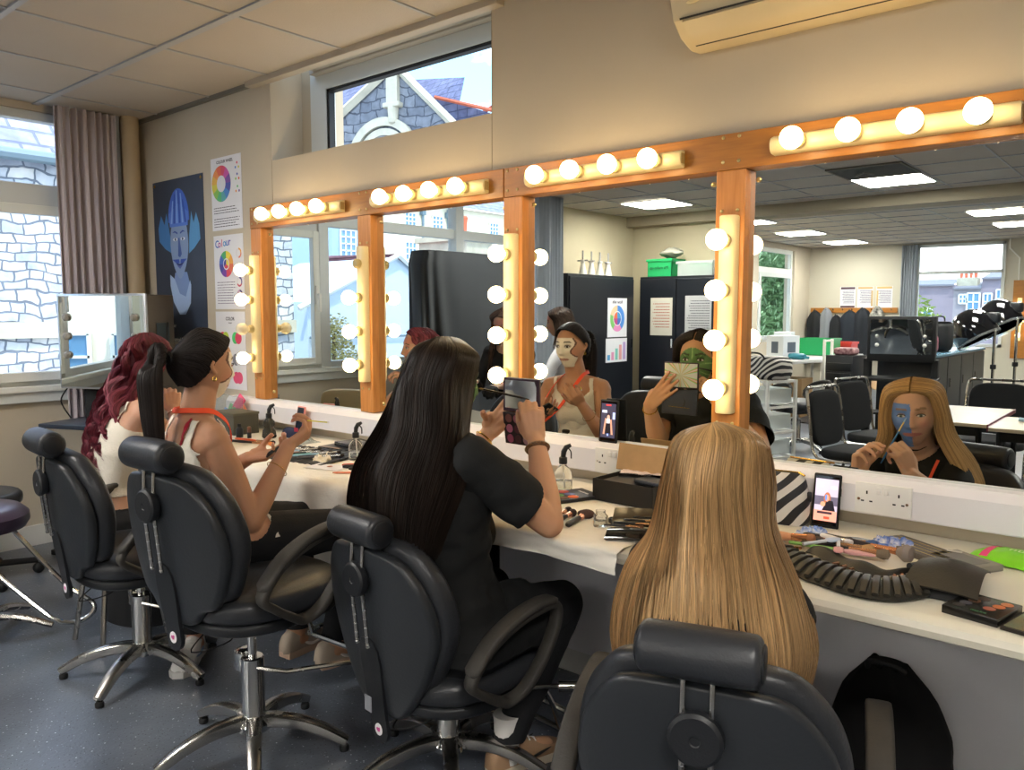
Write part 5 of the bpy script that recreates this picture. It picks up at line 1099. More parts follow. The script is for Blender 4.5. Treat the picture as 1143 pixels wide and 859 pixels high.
t = flat('wall_poster', 'middle colour poster with a brush lettered title and colour disc', 'poster', -4.210, -3.908, 1.375, 1.782, M_POST); wheel(t, -.025, .045, .032, .072, ['#e8d84a', '#e8a84a', '#e0704a', '#d84a5a', '#7a4aa8', '#4a4aa0', '#4a70c0', '#4aa86a']); wheel(t, -.025, .045, 0, .026, ['#e8d84a', '#d84a5a', '#4a4aa0'])
for k, (ch, c_) in enumerate(zip('Colour', ('#3f6fc0', '#b04aa0', '#d04a70', '#4a9ad0', '#3f6fc0', '#5a4ab0'))): m = MB(); text_mesh(m, ch, .058, PM(-.115 + .026 * k, .155 + .002 * k, .0014), .0002, bold=.0008); m.build('brush_lettering', mat('wheel_' + c_, c_, .5), t, False)
lines(t, -.125, .07, -.055, 9, .0145, col=mat('print_mid', '#7a7488', .7)); wheel(t, .105, .10, .018, .028, ['#e8a84a', '#e0704a', '#d9d9df', '#d9d9df']); wheel(t, .105, -.055, .018, .028, ['#4a4a8a', '#c8506a', '#d9d9df']); wheel(t, .105, -.125, .018, .028, ['#4a3a78', '#8a4a88', '#c8a0c0'])
t = flat('wall_poster', 'lowest colour poster with pairs of overlapping coloured circles', 'poster', -4.215, -3.912, .93, 1.362, M_POST)
m = MB(); text_mesh(m, 'COLOR', .026, PM(.0, .175, .0014), .0002, bold=.0006); text_mesh(m, 'THEORY', .010, PM(.0, .152, .0014), .0002); m.build('title_lettering', M_TXT, t, False)
for cx, cz, c1, c2 in ((-.065, .07, '#d84a6a', '#b8d048'), (.065, .07, '#4ac070', '#e0486a'), (-.065, -.05, '#9a9aa8', '#6a6a7a'), (.065, -.05, '#8a8a98', '#d8d8e0'), (-.065, -.15, '#4a70c0', '#e8a84a'), (.065, -.15, '#e05a80', '#e05a80')):
    for s, c_ in ((-1, c1), (1, c2)): m = MB(); m.lathe([(.033, 0), (.033, .0003)], 24, PM(cx + s * .016, cz, .0011 + .0002 * (s > 0))); m.build('colour_disc', mat('wheel_' + c_, c_, .5), t)

# ---------------------------------------------------------------- mirror station by the left window
st = thing('mirror_station', 'freestanding lit mirror box on a black post in front of the left window', 'mirror station', (-4.57, -.50, 0), R_(25.5))
m = MB(); m.box((0, .145, 1.195), (.58, .22, .52), .006); m.build('mirror_box', mat('station_grey', '#4c4844', .5), st); 
m = MB(); m.box((0, .030, 1.195), (.585, .02, .53), .004); fm = m.build('mirror_rim', mat('rim_silver', '#b5bcc4', .3, metal=.7), st)
m = MB(); m.box((0, .0185, 1.195), (.560, .003, .505)); m.build('mirror_glass', M_MIRROR, st, False)
for s in (-1, 1):
    for z in (1.33, 1.225, 1.12): m = MB(); m.lathe([(.020, 0), (.021, .012), (.012, .022), (0, .024)], 18, frame((s * .225, .016, z), 0, PI / 2)); m.build('mirror_lamp', mat('lamp_grey', '#8e8c86', .4), st)
m = MB(); m.b2((-.19, .08, .46), (-.10, .17, .94), .004); m.build('post', M_BLACK, st)
m = MB(); m.b2((.294, .10, 1.12), (.30, .20, 1.30), .002); m.build('side_panel', mat('side_panel_blue', '#2c3a44', .4), st, False); m = MB(); m.tube(crom([(.305, .18, 1.30), (.315, .16, 1.26), (.312, .15, 1.12)], 4), .005, 6); m.build('side_cable', M_BLACK, st)
m = MB(); m.b2((-.32, -.12, .72), (.36, .28, .745), .004); m.build('shelf', mat('station_shelf', '#2d3644', .3), st)
m = MB(); m.b2((-.22, .02, .0), (-.12, .22, .47), .004); m.b2((-.30, -.1, .0), (.30, .25, .03), .004); m.build('base', M_BLACK, st)
m = MB(); m.tube(crom([(-.27, .05, .935), (-.275, .0, .86), (-.24, .03, .76)], 6), .004, 6); m.build('power_cable', M_BLACK, st)
t = thing('black_bag', 'black holdall on the floor behind the farthest salon chair', 'bag', (-3.52, -.80, 0), R_(10)); m = MB(); m.grid(lambda u, v: (.20 * math.cos(2 * PI * u) * (1 - .25 * v ** 3) * (1 + .1 * mnoise.noise(Vector((u * 6, v * 3, 4)))), .13 * math.sin(2 * PI * u) * (1 - .4 * v ** 2), .26 * v), 30, 12); m.prism([(.15 * math.cos(2 * PI * k / 20), .078 * math.sin(2 * PI * k / 20)) for k in range(20)], .006, Matrix.Translation((0, 0, .255))); m.build('bag_body', mat('black_canvas', '#101114', .8), t, True, 60); m = MB(); m.tube(crom([(-.08, -.07, .24), (-.06, -.09, .32), (.06, -.09, .32), (.08, -.07, .24)], 5), .008, 6); m.build('handle', M_BLACK, t)
t = thing('black_bag', 'black coat draped over a bag against the wall under the worktop', 'bag', (-.53, -.20, 0), 0)
def coat(u, v):
    a = 2 * PI * u; z = .44 * v; k = np.interp(v, [0, .25, .6, .85, 1], [1, 1.02, .92, .62, .30]); ca, sa = math.cos(a), math.sin(a)
    return (-.0 + .165 * k * ca * (1 + .10 * mnoise.noise(Vector((ca * 2, sa * 2, v * 3)))) - .02 * v, .125 * k * sa, z + .02 * mnoise.noise(Vector((ca * 2, sa * 2, 7))) * v)
m = MB(); m.grid(coat, 40, 16); m.prism([coat(k / 24, 1)[:2] for k in range(24)], .004, Matrix.Translation((0, 0, .438))); m.build('bag_fabric', mat('black_wool', '#070708', .95), t, True, 70); m = MB(); m.tube(crom([(-.06, -.03, .43), (-.05, -.05, .455), (.0, -.05, .46), (.03, -.03, .44)], 4), .008, 6); m.build('bag_handle', M_BLACK, t)
# second styling chair at the left edge: purple-brown seat with chrome hoop footrest
M_PURPLEAT = mat('plum_leather', '#3b3142', .3, noise=.15, nscale=6)
t = thing('styling_chair', 'plum seated styling chair with chrome hoop footrest, cut by the left edge', 'styling chair', (-3.80, -1.34, 0), R_(0))
m = MB(); m.lathe([(0, .455), (.15, .455), (.185, .465), (.20, .49), (.198, .52), (.17, .545), (.10, .552), (0, .553)], 40, Matrix.Diagonal((1.15, .95, 1, 1))); m.build('seat', M_PURPLEAT, t)
m = MB(); m.tube(crom([(.10, .10, .455), (.24, .24, .22), (.335, .315, .13), (.335, .28, .075), (.29, .20, .075), (.22, .12, .16), (.02, -.10, .455)], 6), .010, 8); m.build('hoop_footrest', M_CHROME, t)
m = MB(); m.lathe([(.03, .06), (.03, .455)], 20); m.build('column', M_CHROME, t)
for k in range(5):
    a = 2 * PI * k / 5 - .35; d = Vector((math.cos(a), math.sin(a), 0)); m = MB(); m.tube(crom([Vector((0, 0, .08)), d * .14 + Vector((0, 0, .07)), d * .27 + Vector((0, 0, .025))], 4), [.022, .021, .020, .018, .017, .016, .015, .014, .013], 8); m.build('base_leg', M_CHROME2, t)
m = MB(); m.tube(crom([(-.10, -.16, .50), (-.12, -.20, .70), (.06, -.20, .745), (.15, -.10, .735), (.10, .0, .60)], 5), .011, 8); m.build('chrome_arm', M_CHROME, t)
# ---------------------------------------------------------------- people
M_SKIN = mat('skin', '#ffffff', .5, attr=True, sub=.12, bump=.04, bscale=350, spec=.35)
M_EYE = mat('eye', '#ffffff', .12, attr=True, spec=.6)
M_HAIR = mat('hair', '#ffffff', .40, attr=True, spec=.28)
def V(*a): return Vector(a if len(a) > 1 else a[0])

class Body(MB):
    def cap(s, a, b, ra, rb, n=16, sq=None):
        """tapered capsule with hemispherical ends; sq=(axis vector, factor) flattens across that axis"""
        a, b = Vector(a), Vector(b); L = (b - a).length; M = look(a, b) if L > 1e-6 else Matrix.Translation(a)
        pr = []
        for k in range(6): t = PI / 2 * k / 5; pr.append((ra * math.sin(t), -ra * math.cos(t)))
        for k in range(6): t = PI / 2 * k / 5; pr.append((rb * math.cos(t), L + rb * math.sin(t)))
        pr[0] = (1e-4, pr[0][1]); pr[-1] = (1e-4, pr[-1][1])
        i0 = len(s.v); s.lathe(pr, n, M)
        if sq:
            ax = Vector(sq[0]).normalized()
            for i in range(i0, len(s.v)):
                p = Vector(s.v[i]); t = max(0, min(1, (p - a).dot(b - a) / max(L * L, 1e-9))); c = a.lerp(b, t)
                d = (p - c).dot(ax); s.v[i] = tuple(p + ax * d * (sq[1] - 1))
    def rings(s, R, n=28):
        """closed loft, R: list of (centre, xaxis vec, yaxis vec)"""
        vs = []
        for c, ax, ay in R:
            for k in range(n):
                a = 2 * PI * k / n; ca, sa = math.cos(a), math.sin(a); e = .85
                vs.append(Vector(c) + Vector(ax) * math.copysign(abs(ca) ** e, ca) + Vector(ay) * math.copysign(abs(sa) ** e, sa))
        L = len(R); fs = [(i * n + k, i * n + (k + 1) % n, (i + 1) * n + (k + 1) % n, (i + 1) * n + k) for i in range(L - 1) for k in range(n)]
        fs.append(tuple(range(n - 1, -1, -1))); fs.append(tuple((L - 1) * n + k for k in range(n)))
        s.add(vs, fs)

def bake(mb, voxel, smooth, name='tmp', iters=3):
    me = bpy.data.meshes.new(name); me.from_pydata(mb.v, [], mb.f)
    bm = bmesh.new(); bm.from_mesh(me); bmesh.ops.recalc_face_normals(bm, faces=bm.faces); bm.to_mesh(me); bm.free()
    o = bpy.data.objects.new(name, me); COL.objects.link(o)
    r = o.modifiers.new('r', 'REMESH'); r.mode = 'VOXEL'; r.voxel_size = voxel
    if smooth > 0:
        s = o.modifiers.new('s', 'SMOOTH'); s.factor = smooth; s.iterations = iters
    dg = bpy.context.evaluated_depsgraph_get()
    m2 = bpy.data.meshes.new_from_object(o.evaluated_get(dg)); bpy.data.objects.remove(o); bpy.data.meshes.remove(me)
    return m2
def mesh_np(me):
    v = np.empty(len(me.vertices) * 3); me.vertices.foreach_get('co', v); v = v.reshape(-1, 3)
    n = np.empty(len(me.vertices) * 3); me.vertices.foreach_get('normal', n); return v, n.reshape(-1, 3)
def finish(me, name, m, parent, col=None, base=None):
    if base is not None:
        v, _ = mesh_np(me); v = v - np.array(base); me.vertices.foreach_set('co', v.ravel())
    me.name = name; me.materials.clear(); me.materials.append(m)
    if col is not None:
        at = me.color_attributes.new('Col', 'FLOAT_COLOR', 'POINT'); arr = np.ones((len(me.vertices), 4), dtype=np.float32); arr[:, :3] = col; at.data.foreach_set('color', arr.ravel())
    me.polygons.foreach_set('use_smooth', [True] * len(me.polygons)); me.update()
    o = bpy.data.objects.new(name, me); COL.objects.link(o)
    if parent is not None: o.parent = parent
    return o

def head_grid(mb, M, sc=1.0):
    """face-shaped closed surface; local x right, y forward, z up, origin between the ears"""
    nu, nv = 72, 60; vs = []
    for j in range(nv + 1):
        ph = -PI / 2 + PI * j / nv
        for k in range(nu):
            th = 2 * PI * k / nu
            x = .074 * math.cos(ph) * math.sin(th); y = .093 * math.cos(ph) * math.cos(th); z = .118 * math.sin(ph)
            if y < 0: y *= 1.04; 
            # jaw
            if z < -.01:
                t = min(1, (-.01 - z) / .10); x *= 1 - .30 * t ** 1.3
                if y > 0: y *= 1 - .04 * t
                else: y *= 1 - .45 * t
            fr = max(0, math.cos(th)) ** 1.2 if y > 0 else 0
            g = lambda a, s_: math.exp(-(a / s_) ** 2)
            if y > 0:
                y = y - .006 * g(z - .005, .05) * g(x, .06) * fr + .004 * g(z - .055, .03) * fr
                nb = 0
                if -.040 < z < .022:
                    t = (.022 - z) / .055; nb = (.004 + .019 * min(1, max(0, t)) ** 1.1) if z > -.033 else .023 * max(0, (z + .042) / .009)
                y += nb * g(x, .0085 + .006 * max(0, min(1, (.01 - z) / .04)))
                y += .006 * g(abs(x) - .012, .007) * g(z + .030, .008)
                y -= .011 * g(abs(x) - .031, .015) * g(z - .006, .0125)
                y += .005 * g(abs(x) - .030, .020) * g(z - .030, .009)
                y += .005 * g(abs(x) - .042, .018) * g(z + .022, .018)
                y += .0075 * g(x, .020) * g(z + .0555, .0055) + .0075 * g(x, .017) * g(z + .0685, .0065) - .004 * g(x, .024) * g(z + .0615, .0022)
                y += .009 * g(x, .020) * g(z + .095, .016)
            vs.append(M @ Vector((x * sc, y * sc, z * sc)))
    fs = [(j * nu + k, j * nu + (k + 1) % nu, (j + 1) * nu + (k + 1) % nu, (j + 1) * nu + k) for j in range(nv) for k in range(nu)]
    mb.add(vs, fs)
    for s in (-1, 1):
        pts = [M @ Vector((s * (.074 + .010 * w) * sc, (-.008 - .012 * w + dy) * sc, z * sc)) for z, w, dy in ((.022, .6, 0), (.012, 1, -.004), (-.004, .8, -.002), (-.020, .1, .006))]
        mb.tube(crom(pts, 3), [.009 * sc] * 5 + [.008 * sc] * 3 + [.006 * sc] * 2, 8)

def hand(mb, wrist, d, n, side, curls=(.3, .35, .4, .45), spread=.10, thumb=None, sc=1.0, thumb_curl=.5):
    """d: wrist->knuckles direction, n: palm normal (the palm faces n), side: vector towards the thumb"""
    w = Vector(wrist); d = Vector(d).normalized(); n = Vector(n); n = (n - d * n.dot(d)).normalized(); sd = d.cross(n)
    if sd.dot(Vector(side)) < 0: sd = -sd
    P = lambda a, b, c: w + (d * a + sd * b + n * c) * sc
    # palm: fan of capsules
    for k, b in enumerate((.027, .010, -.008, -.025)):
        mb.cap(P(.008, b * .6, 0), P(.078 - (.004 if k in (0, 3) else 0) - (.004 if k == 3 else 0), b, .002), .0145 * sc, .0110 * sc, 12)
    mb.cap(P(.015, .022, .008), P(.045, .034, .010), .016 * sc, .013 * sc, 12)
    tips = []
    Ls = ((.042, .026, .021), (.046, .030, .022), (.043, .028, .021), (.034, .021, .019))
    for k, (b, c) in enumerate(zip((.028, .0095, -.009, -.0265), curls)):
        if not isinstance(c, (tuple, list)): c = (c, c * 1.2, c * .8)
        p = P(.080 - (.005 if k in (0, 3) else 0) - (.005 if k == 3 else 0), b, .002); ang = 0; r = (.0092, .0095, .009, .008)[k] * sc
        sp = (1.2, .3, -.5, -1.4)[k] * spread
        for l, cc in zip(Ls[k], c):
            ang += cc
            dr = (d * math.cos(ang) + n * math.sin(ang) + sd * sp * math.cos(ang)).normalized()
            q = p + dr * l * sc; mb.cap(p, q, r, r * .92, 10); p = q; r *= .93
        tips.append((p, dr, r))
    tb = P(.030, .034, .010)
    if thumb is None: thumb = (.6, .75, .35)
    dr = (d * thumb[0] + sd * thumb[1] + n * thumb[2]).normalized(); q = tb + dr * .040 * sc; mb.cap(tb, q, .0125 * sc, .0105 * sc, 10)
    dr2 = (dr * math.cos(thumb_curl) + (n * .5 + d * .7 - sd * .4).normalized() * math.sin(thumb_curl)).normalized(); q2 = q + dr2 * .030 * sc; mb.cap(q, q2, .0105 * sc, .0088 * sc, 10)
    tips.append((q2, dr2, .0088 * sc))
    return tips

def person_body(P, sc=1.0):
    """P: dict of joints, returns Body with torso, limbs, head; keys hipC, chest, neck, head(Matrix), shL, shR, elL, elR, wrL, wrR ..."""
    mb = Body(); J = {k: (Vector(v) if not isinstance(v, Matrix) else v) for k, v in P.items() if isinstance(v, (tuple, Vector, Matrix))}
    fw = (J['shR'] - J['shL']); fw = Vector((-fw.y, fw.x, 0)).normalized(); rt = Vector((fw.y, -fw.x, 0))
    W = P.get('wide', 1.0); A = P.get('arm', 1.0)
    hip, ch, nk = J['hip'], J['chest'], J['neck']
    up = (nk - hip).normalized(); f2 = (fw - up * fw.dot(up)).normalized()
    mid = hip.lerp(ch, .5)
    R = [(hip - up * .09, rt * .150 * W, f2 * .105 * W), (hip - up * .04, rt * .172 * W, f2 * .118 * W), (hip + up * .03, rt * .165 * W, f2 * .112 * W), (mid, rt * .132 * W, f2 * .092 * W), (mid.lerp(ch, .55), rt * .140 * W, f2 * .096 * W),
         (ch, rt * .155 * W, f2 * .105 * W), (ch.lerp(nk, .38), rt * .165 * W, f2 * .098 * W), (ch.lerp(nk, .66), rt * .150 * W, f2 * .078 * W), (ch.lerp(nk, .86), rt * .085, f2 * .060), (ch.lerp(nk, .97), rt * .055, f2 * .050)]
    mb.rings(R)
    for s in (-1, 1): mb.cap(ch + rt * s * .062 + f2 * .060 * W - up * .0, ch + rt * s * .050 + f2 * .082 * W - up * .03, .054 * W, .054 * W)
    q0, q1 = (ch + rt * s * .045 + f2 * .085 * W - up * .025 for s in (-1, 1)); mb.cap(q0, q1, .052 * W, .052 * W); mb.cap(ch + f2 * .05 + up * .05, ch.lerp(hip, .45) + f2 * .03, .075 * W, .07 * W)
    for s, a in (('L', -1), ('R', 1)):
        sh, el, wr = J['sh' + s], J['el' + s], J['wr' + s]
        mb.cap(nk - up * .045 + rt * a * .03, sh + up * .002, .046, .044); mb.cap(ch.lerp(nk, .45) + rt * a * .09, sh - up * .012, .062, .048)
        d = (el - sh)
        mb.cap(sh, sh + d * .35, .044 * A, .045 * A); mb.cap(sh + d * .35, el, .046 * A, .036 * A)
        e = wr - el; mb.cap(el, el + e * .3, .036 * A, .037 * A); mb.cap(el + e * .3, wr, .037 * A, .0245)
    H = J['head']; hc = H.translation
    mb.cap(nk - up * .035, hc + H.to_3x3() @ Vector((0, -.012, -.055)), .056, .050)
    head_grid(mb, H, P.get('hs', .97))
    for s, a in (('L', -1), ('R', 1)):
        hj = hip + rt * a * .085 - up * .02; kn, an = J['kn' + s], J['an' + s]
        mb.cap(hj, hj.lerp(kn, .5), .092 * W, .080 * W); mb.cap(hj.lerp(kn, .5), kn, .080 * W, .056); k2 = kn.lerp(an, .35); mb.cap(kn, k2, .056, .055); mb.cap(k2, an, .055, .036)
        ft = J.get('ft' + s, an + fw * .16 - Vector((0, 0, .06))); mb.cap(an - Vector((0, 0, .04)), ft, .036, .028)
    return mb, fw, rt, f2, up

def paint_head(v, col, H, sc=.97, skin=(.6, .4, .3), lips=(.55, .2, .18), brow=(.08, .05, .03), paint=None):
    Hi = np.array(H.inverted()); p = v @ Hi[:3, :3].T + Hi[:3, 3]; p = p / sc
    x, y, z = p[:, 0], p[:, 1], p[:, 2]; face = (y > .02) & (y < .122) & (np.abs(x) < .09) & (z > -.13) & (z < .13)
    g = lambda a, s: np.exp(-(a / s) ** 2)
    def mixin(w, c):
        nonlocal col
        w = np.clip(w, 0, 1)[:, None]; col = col * (1 - w) + np.array(c)[None] * w
    mixin(face * .35 * g(np.abs(x) - .042, .02) * g(z + .025, .02), (.75, .25, .2))
    if paint: col = paint(p, col, face, mixin)
    if lips is not None: mixin(face * (y > .06) * ((g(x, .026) ** .5 * g(z + .0620, .0085)) > .45), lips)
    if brow is not None:
        arch = .0285 + .004 * np.clip((np.abs(x) - .014) / .02, 0, 1) - .004 * np.clip((np.abs(x) - .036) / .012, 0, 1)
        mixin(face * (y > .03) * (np.abs(x) > .013) * (np.abs(x) < .050) * (np.abs(z - arch) < .0038) * .85, brow)
    mixin(face * .55 * (y > .04) * ((g(np.abs(x) - .031, .017) * g(z - .012, .0035)) > .5), tuple(b * 1.2 for b in (brow or (.1, .06, .04))))
    return col

def eyes(parent, H, sc=.97, iris=(.10, .06, .03), base=(0, 0, 0), lid=(.45, .28, .2)):
    for s in (-1, 1):
        mb = MB(); c = Vector((s * .031, .0745, .006)); nu, nv = 22, 12
        T = H @ Matrix.Scale(sc, 4) @ Matrix.Translation(c) @ Matrix.Rotation(-s * .20, 4, 'Z')
        mb.col = (.75, .72, .70); vs = []; cl = []
        for j in range(nv + 1):
            ph = -PI / 2 + PI * j / nv
            for k in range(nu):
                th = 2 * PI * k / nu
                q = Vector((.0150 * math.cos(ph) * math.sin(th), .0075 * math.cos(ph) * math.cos(th), .0060 * math.sin(ph)))
                vs.append(T @ q - Vector(base)); r = math.hypot(q.x, q.z * 1.0)
                cl.append((.01, .008, .008) if r < .0024 else iris if r < .0056 else (.72, .70, .68) if abs(q.x) < .0125 else (.5, .3, .26))
        b = len(mb.v); mb.col = None; mb.v += [tuple(p) for p in vs]; mb.c += cl
        for j in range(nv):
            for k in range(nu): mb.f.append((j * nu + k, j * nu + (k + 1) % nu, (j + 1) * nu + (k + 1) % nu, (j + 1) * nu + k)); mb.m.append(0)
        e = mb.build('eye', M_EYE, parent)
        mb = MB(); pts = [T @ Vector((.0155 * t, .0085 - .006 * t * t, .0062 - .0062 * t * t + .0006)) - Vector(base) for t in (-1, -.6, -.2, .2, .6, 1)]
        mb.tube(crom(pts, 2), .0013, 5); mb.build('eyelashes', M_BLACK, e)

def region(me, keep, off, name, m, parent, base, col=None, wrinkle=0.0, wscale=18, thick=0, extra=None, seed=0):
    """garment grown from the body surface: faces whose vertices satisfy keep(v) pushed out along the normal"""
    v, n = mesh_np(me); k = keep(v)
    F = np.empty(len(me.loops), dtype=np.int64); me.loops.foreach_get('vertex_index', F)
    polys = [tuple(p.vertices) for p in me.polygons if all(k[i] for i in p.vertices)]
    used = sorted({i for p in polys for i in p}); idx = {o: i for i, o in enumerate(used)}
    vv = v[used].copy(); nn = n[used]
    o_ = off(vv) if callable(off) else np.full(len(vv), off)
    if wrinkle:
        w = np.array([mnoise.noise(Vector((p[0] * wscale + seed, p[1] * wscale, p[2] * wscale * 1.4))) + .5 * mnoise.noise(Vector((p[0] * wscale * 2.3, p[1] * wscale * 2.3 + seed, p[2] * wscale * 2.6))) for p in vv]); o_ = o_ + wrinkle * w
    vv = vv + nn * o_[:, None]
    if extra is not None: vv = extra(vv, nn)
    me2 = bpy.data.meshes.new(name); me2.from_pydata((vv - np.array(base)).tolist(), [], [tuple(idx[i] for i in p) for p in polys])
    ob_ = finish(me2, name, m, parent, col)
    md = ob_.modifiers.new('smooth', 'SMOOTH'); md.factor = .5; md.iterations = 6
    if thick: s = ob_.modifiers.new('solid', 'SOLIDIFY'); s.thickness = thick; s.offset = 1
    return ob_

def loft_hair(name, rows, nstr, r, parent, base, cfn, seed=1, nseg=22, thick=.03, wave=0.0, wfreq=9, urange=(0, 1), fray=.0, jit=.010, shell=True, m=None, tshell=None, ends=.0, clump=0.0, ncl=34):
    """rows: list of functions or point lists along u (each a list of points); strands follow t through the rows"""
    rd = random.Random(seed); K = 24
    G = [crom([Vector(p) for p in row], max(1, 48 // (len(row) - 1))) for row in rows]
    def row_at(g, u):
        f = max(0, min(len(g) - 1.001, u * (len(g) - 1))); i = int(f); return g[i].lerp(g[i + 1], f - i)
    nR = len(rows)
    def S(u, t):
        f = max(0, min(nR - 1.001, t * (nR - 1))); i = int(f); a = f - i
        p0, p1, p2, p3 = (row_at(G[max(0, min(nR - 1, q))], u) for q in (i - 1, i, i + 1, i + 2))
        return .5 * ((2 * p1) + (p2 - p0) * a + (2 * p0 - 5 * p1 + 4 * p2 - p3) * a * a + (p3 - 3 * p2 + 3 * p1 - p0) * a ** 3)
    cen = sum((g[len(g) // 2] for g in G), Vector()) / nR
    def N_(u, t):
        e = .012; a = S(min(1, u + e), t) - S(max(0, u - e), t); b = S(u, min(1, t + e)) - S(u, max(0, t - e)); n_ = a.cross(b)
        return n_.normalized() if n_.length > 1e-9 else Vector((0, 0, 1))
    # orientation so that the normal points outwards
    c0 = sum((p for p in G[nR // 2]), Vector()) / len(G[nR // 2]); sgn = 1 if N_(.5, .5).dot(S(.5, .5) - c0) > 0 else -1
    mb = MB(); Bs = Vector(base); vs = []; fs = []; cs = []
    NU, NT = 40, 60
    cache = [[(S(i / NU, j / NT), N_(i / NU, j / NT) * sgn) for i in range(NU + 1)] for j in range(NT + 1)]
    def fast(u, t):
        fu = max(0, min(NU - .001, u * NU)); ft = max(0, min(NT - .001, t * NT)); i, j = int(fu), int(ft); a, b = fu - i, ft - j
        A, B, C_, D_ = cache[j][i], cache[j][i + 1], cache[j + 1][i], cache[j + 1][i + 1]
        return (A[0] * (1 - a) + B[0] * a) * (1 - b) + (C_[0] * (1 - a) + D_[0] * a) * b, ((A[1] * (1 - a) + B[1] * a) * (1 - b) + (C_[1] * (1 - a) + D_[1] * a) * b)
    for q in range(nstr):
        u0 = urange[0] + (urange[1] - urange[0]) * rd.random(); dep = rd.random() ** 2 * thick; du = rd.gauss(0, jit); ph = rd.random() * 6; t1 = 1 - abs(rd.gauss(0, .04 + fray)) - rd.random() * ends
        wa = wave * (.6 + .8 * rd.random()); cid = int(u0 * ncl); cph = (cid * 2.399) % 6.28; cg = .86 + .28 * ((cid * 7919) % 13) / 13
        base_i = len(vs); nS = nseg; pts = []
        for k in range(nS):
            t = t1 * k / (nS - 1)
            uc = (cid + .5) / ncl; uu = u0 + (uc - u0) * clump * t + du * t + .004 * math.sin(5 * t + ph)
            p, n_ = fast(uu, t)
            p = p + n_ * (-dep * min(1, t * 6 + .15) + .0035 * math.sin(3 * t + ph * 2))
            if wave:
                tang = (fast(min(1, uu + .02), t)[0] - fast(max(0, uu - .02), t)[0]); tang = tang.normalized() if tang.length > 1e-9 else Vector((1, 0, 0))
                w_ = wa * min(1, t * 2.0); p = p + tang * w_ * math.sin(wfreq * t + cph) + n_ * w_ * .7 * math.cos(wfreq * t + cph + .5)
            if fray and k > nS * .7: p = p + Vector((rd.gauss(0, 1), rd.gauss(0, 1), rd.gauss(0, 1))) * fray * .03 * (k / nS - .7)
            pts.append(p)
        tone = rd.random(); rr = r * (.7 + .6 * rd.random())
        for k, p in enumerate(pts):
            t = k / (nS - 1); tg = (pts[min(k + 1, nS - 1)] - pts[max(k - 1, 0)]); tg = tg.normalized() if tg.length > 1e-9 else Vector((0, 0, -1))
            n_ = (p - cen); n_ = n_ - tg * n_.dot(tg); n_ = n_.normalized() if n_.length > 1e-6 else Vector((0, 1, 0)); sd = tg.cross(n_)
            w_ = rr * (1 if t < .8 else 1 - .75 * (t - .8) / .2) * (.7 + .3 * min(1, t * 8))
            vs += [tuple(p + sd * w_ - Bs), tuple(p + n_ * w_ * .8 - Bs), tuple(p - sd * w_ - Bs)]
            c_ = cfn(t, tone); c_ = tuple(x * cg for x in c_); cs += [c_, c_, c_]
        for k in range(nS - 1):
            o_ = base_i + 3 * k
            fs += [(o_, o_ + 1, o_ + 4, o_ + 3), (o_ + 1, o_ + 2, o_ + 5, o_ + 4)]
    if shell:
        b0 = len(vs)
        for j in range(NT + 1):
            for i in range(NU + 1):
                p, n_ = cache[j][i]; t = j / NT
                if t > (tshell or .93): p, n_ = cache[int((tshell or .93) * NT)][i]
                vs.append(tuple(p - n_ * thick * (.55 if t > .03 else .2) - Bs)); c_ = cfn(t, .35); cs.append(tuple(x * .8 for x in c_))
        for j in range(NT):
            for i in range(NU): o_ = b0 + j * (NU + 1) + i; fs.append((o_, o_ + 1, o_ + NU + 2, o_ + NU + 1))
    mb.v = vs; mb.f = fs; mb.m = [0] * len(fs); mb.c = cs
    return mb.build(name, m or M_HAIR, parent, True, 180, recalc=False)

def head_rows(H, part=.0, sc=1.0, back=0.0, front=.075):
    """rows around the skull from the parting to ear level; u runs from the left temple round the back to the right temple"""
    def W_(x, y, z): return H @ Vector((x * sc, y * sc, z * sc))
    return W_
def ribbon(name, pts, w, m, parent, base, normals=None, thick=.0012):
    mb = MB(); P = crom([Vector(p) for p in pts], 6); n = len(P); vs = []
    for i, p in enumerate(P):
        t = (P[min(i + 1, n - 1)] - P[max(i - 1, 0)]).normalized(); nr = Vector(normals(p)) if callable(normals) else Vector(normals); sd = t.cross(nr).normalized() * w / 2; nn = sd.cross(t).normalized() * thick
        vs += [p - sd - nn, p + sd - nn, p + sd + nn, p - sd + nn]
    fs = []
    for i in range(n - 1):
        for k in range(4): fs.append((4 * i + k, 4 * i + (k + 1) % 4, 4 * i + 4 + (k + 1) % 4, 4 * i + 4 + k))
    mb.add([p - Vector(base) for p in vs], fs); return mb.build(name, m, parent)
def HM(c, yaw=0, pitch=0, roll=0):
    return Matrix.Translation(c) @ Matrix.Rotation(R_(yaw), 4, 'Z') @ Matrix.Rotation(R_(-pitch), 4, 'X') @ Matrix.Rotation(R_(roll), 4, 'Y')
def lc(c): return s2l(c)
M_TEE = mat('black_cotton', '#0e1011', .85, bump=.1, bscale=260, noise=.1, nscale=4)
M_TANK = mat('white_ribbed_cotton', '#d9d2c4', .85, bump=.25, bscale=120)
M_DENIM = mat('black_trousers', '#121317', .85, bump=.15, bscale=240)
M_ORANGE = mat('lanyard_orange', '#f0522a', .6); M_REDSTRAP = mat('red_strap', '#a3152b', .6)
M_NAIL = mat('nail', '#d9a79a', .25)
VOX = .0042
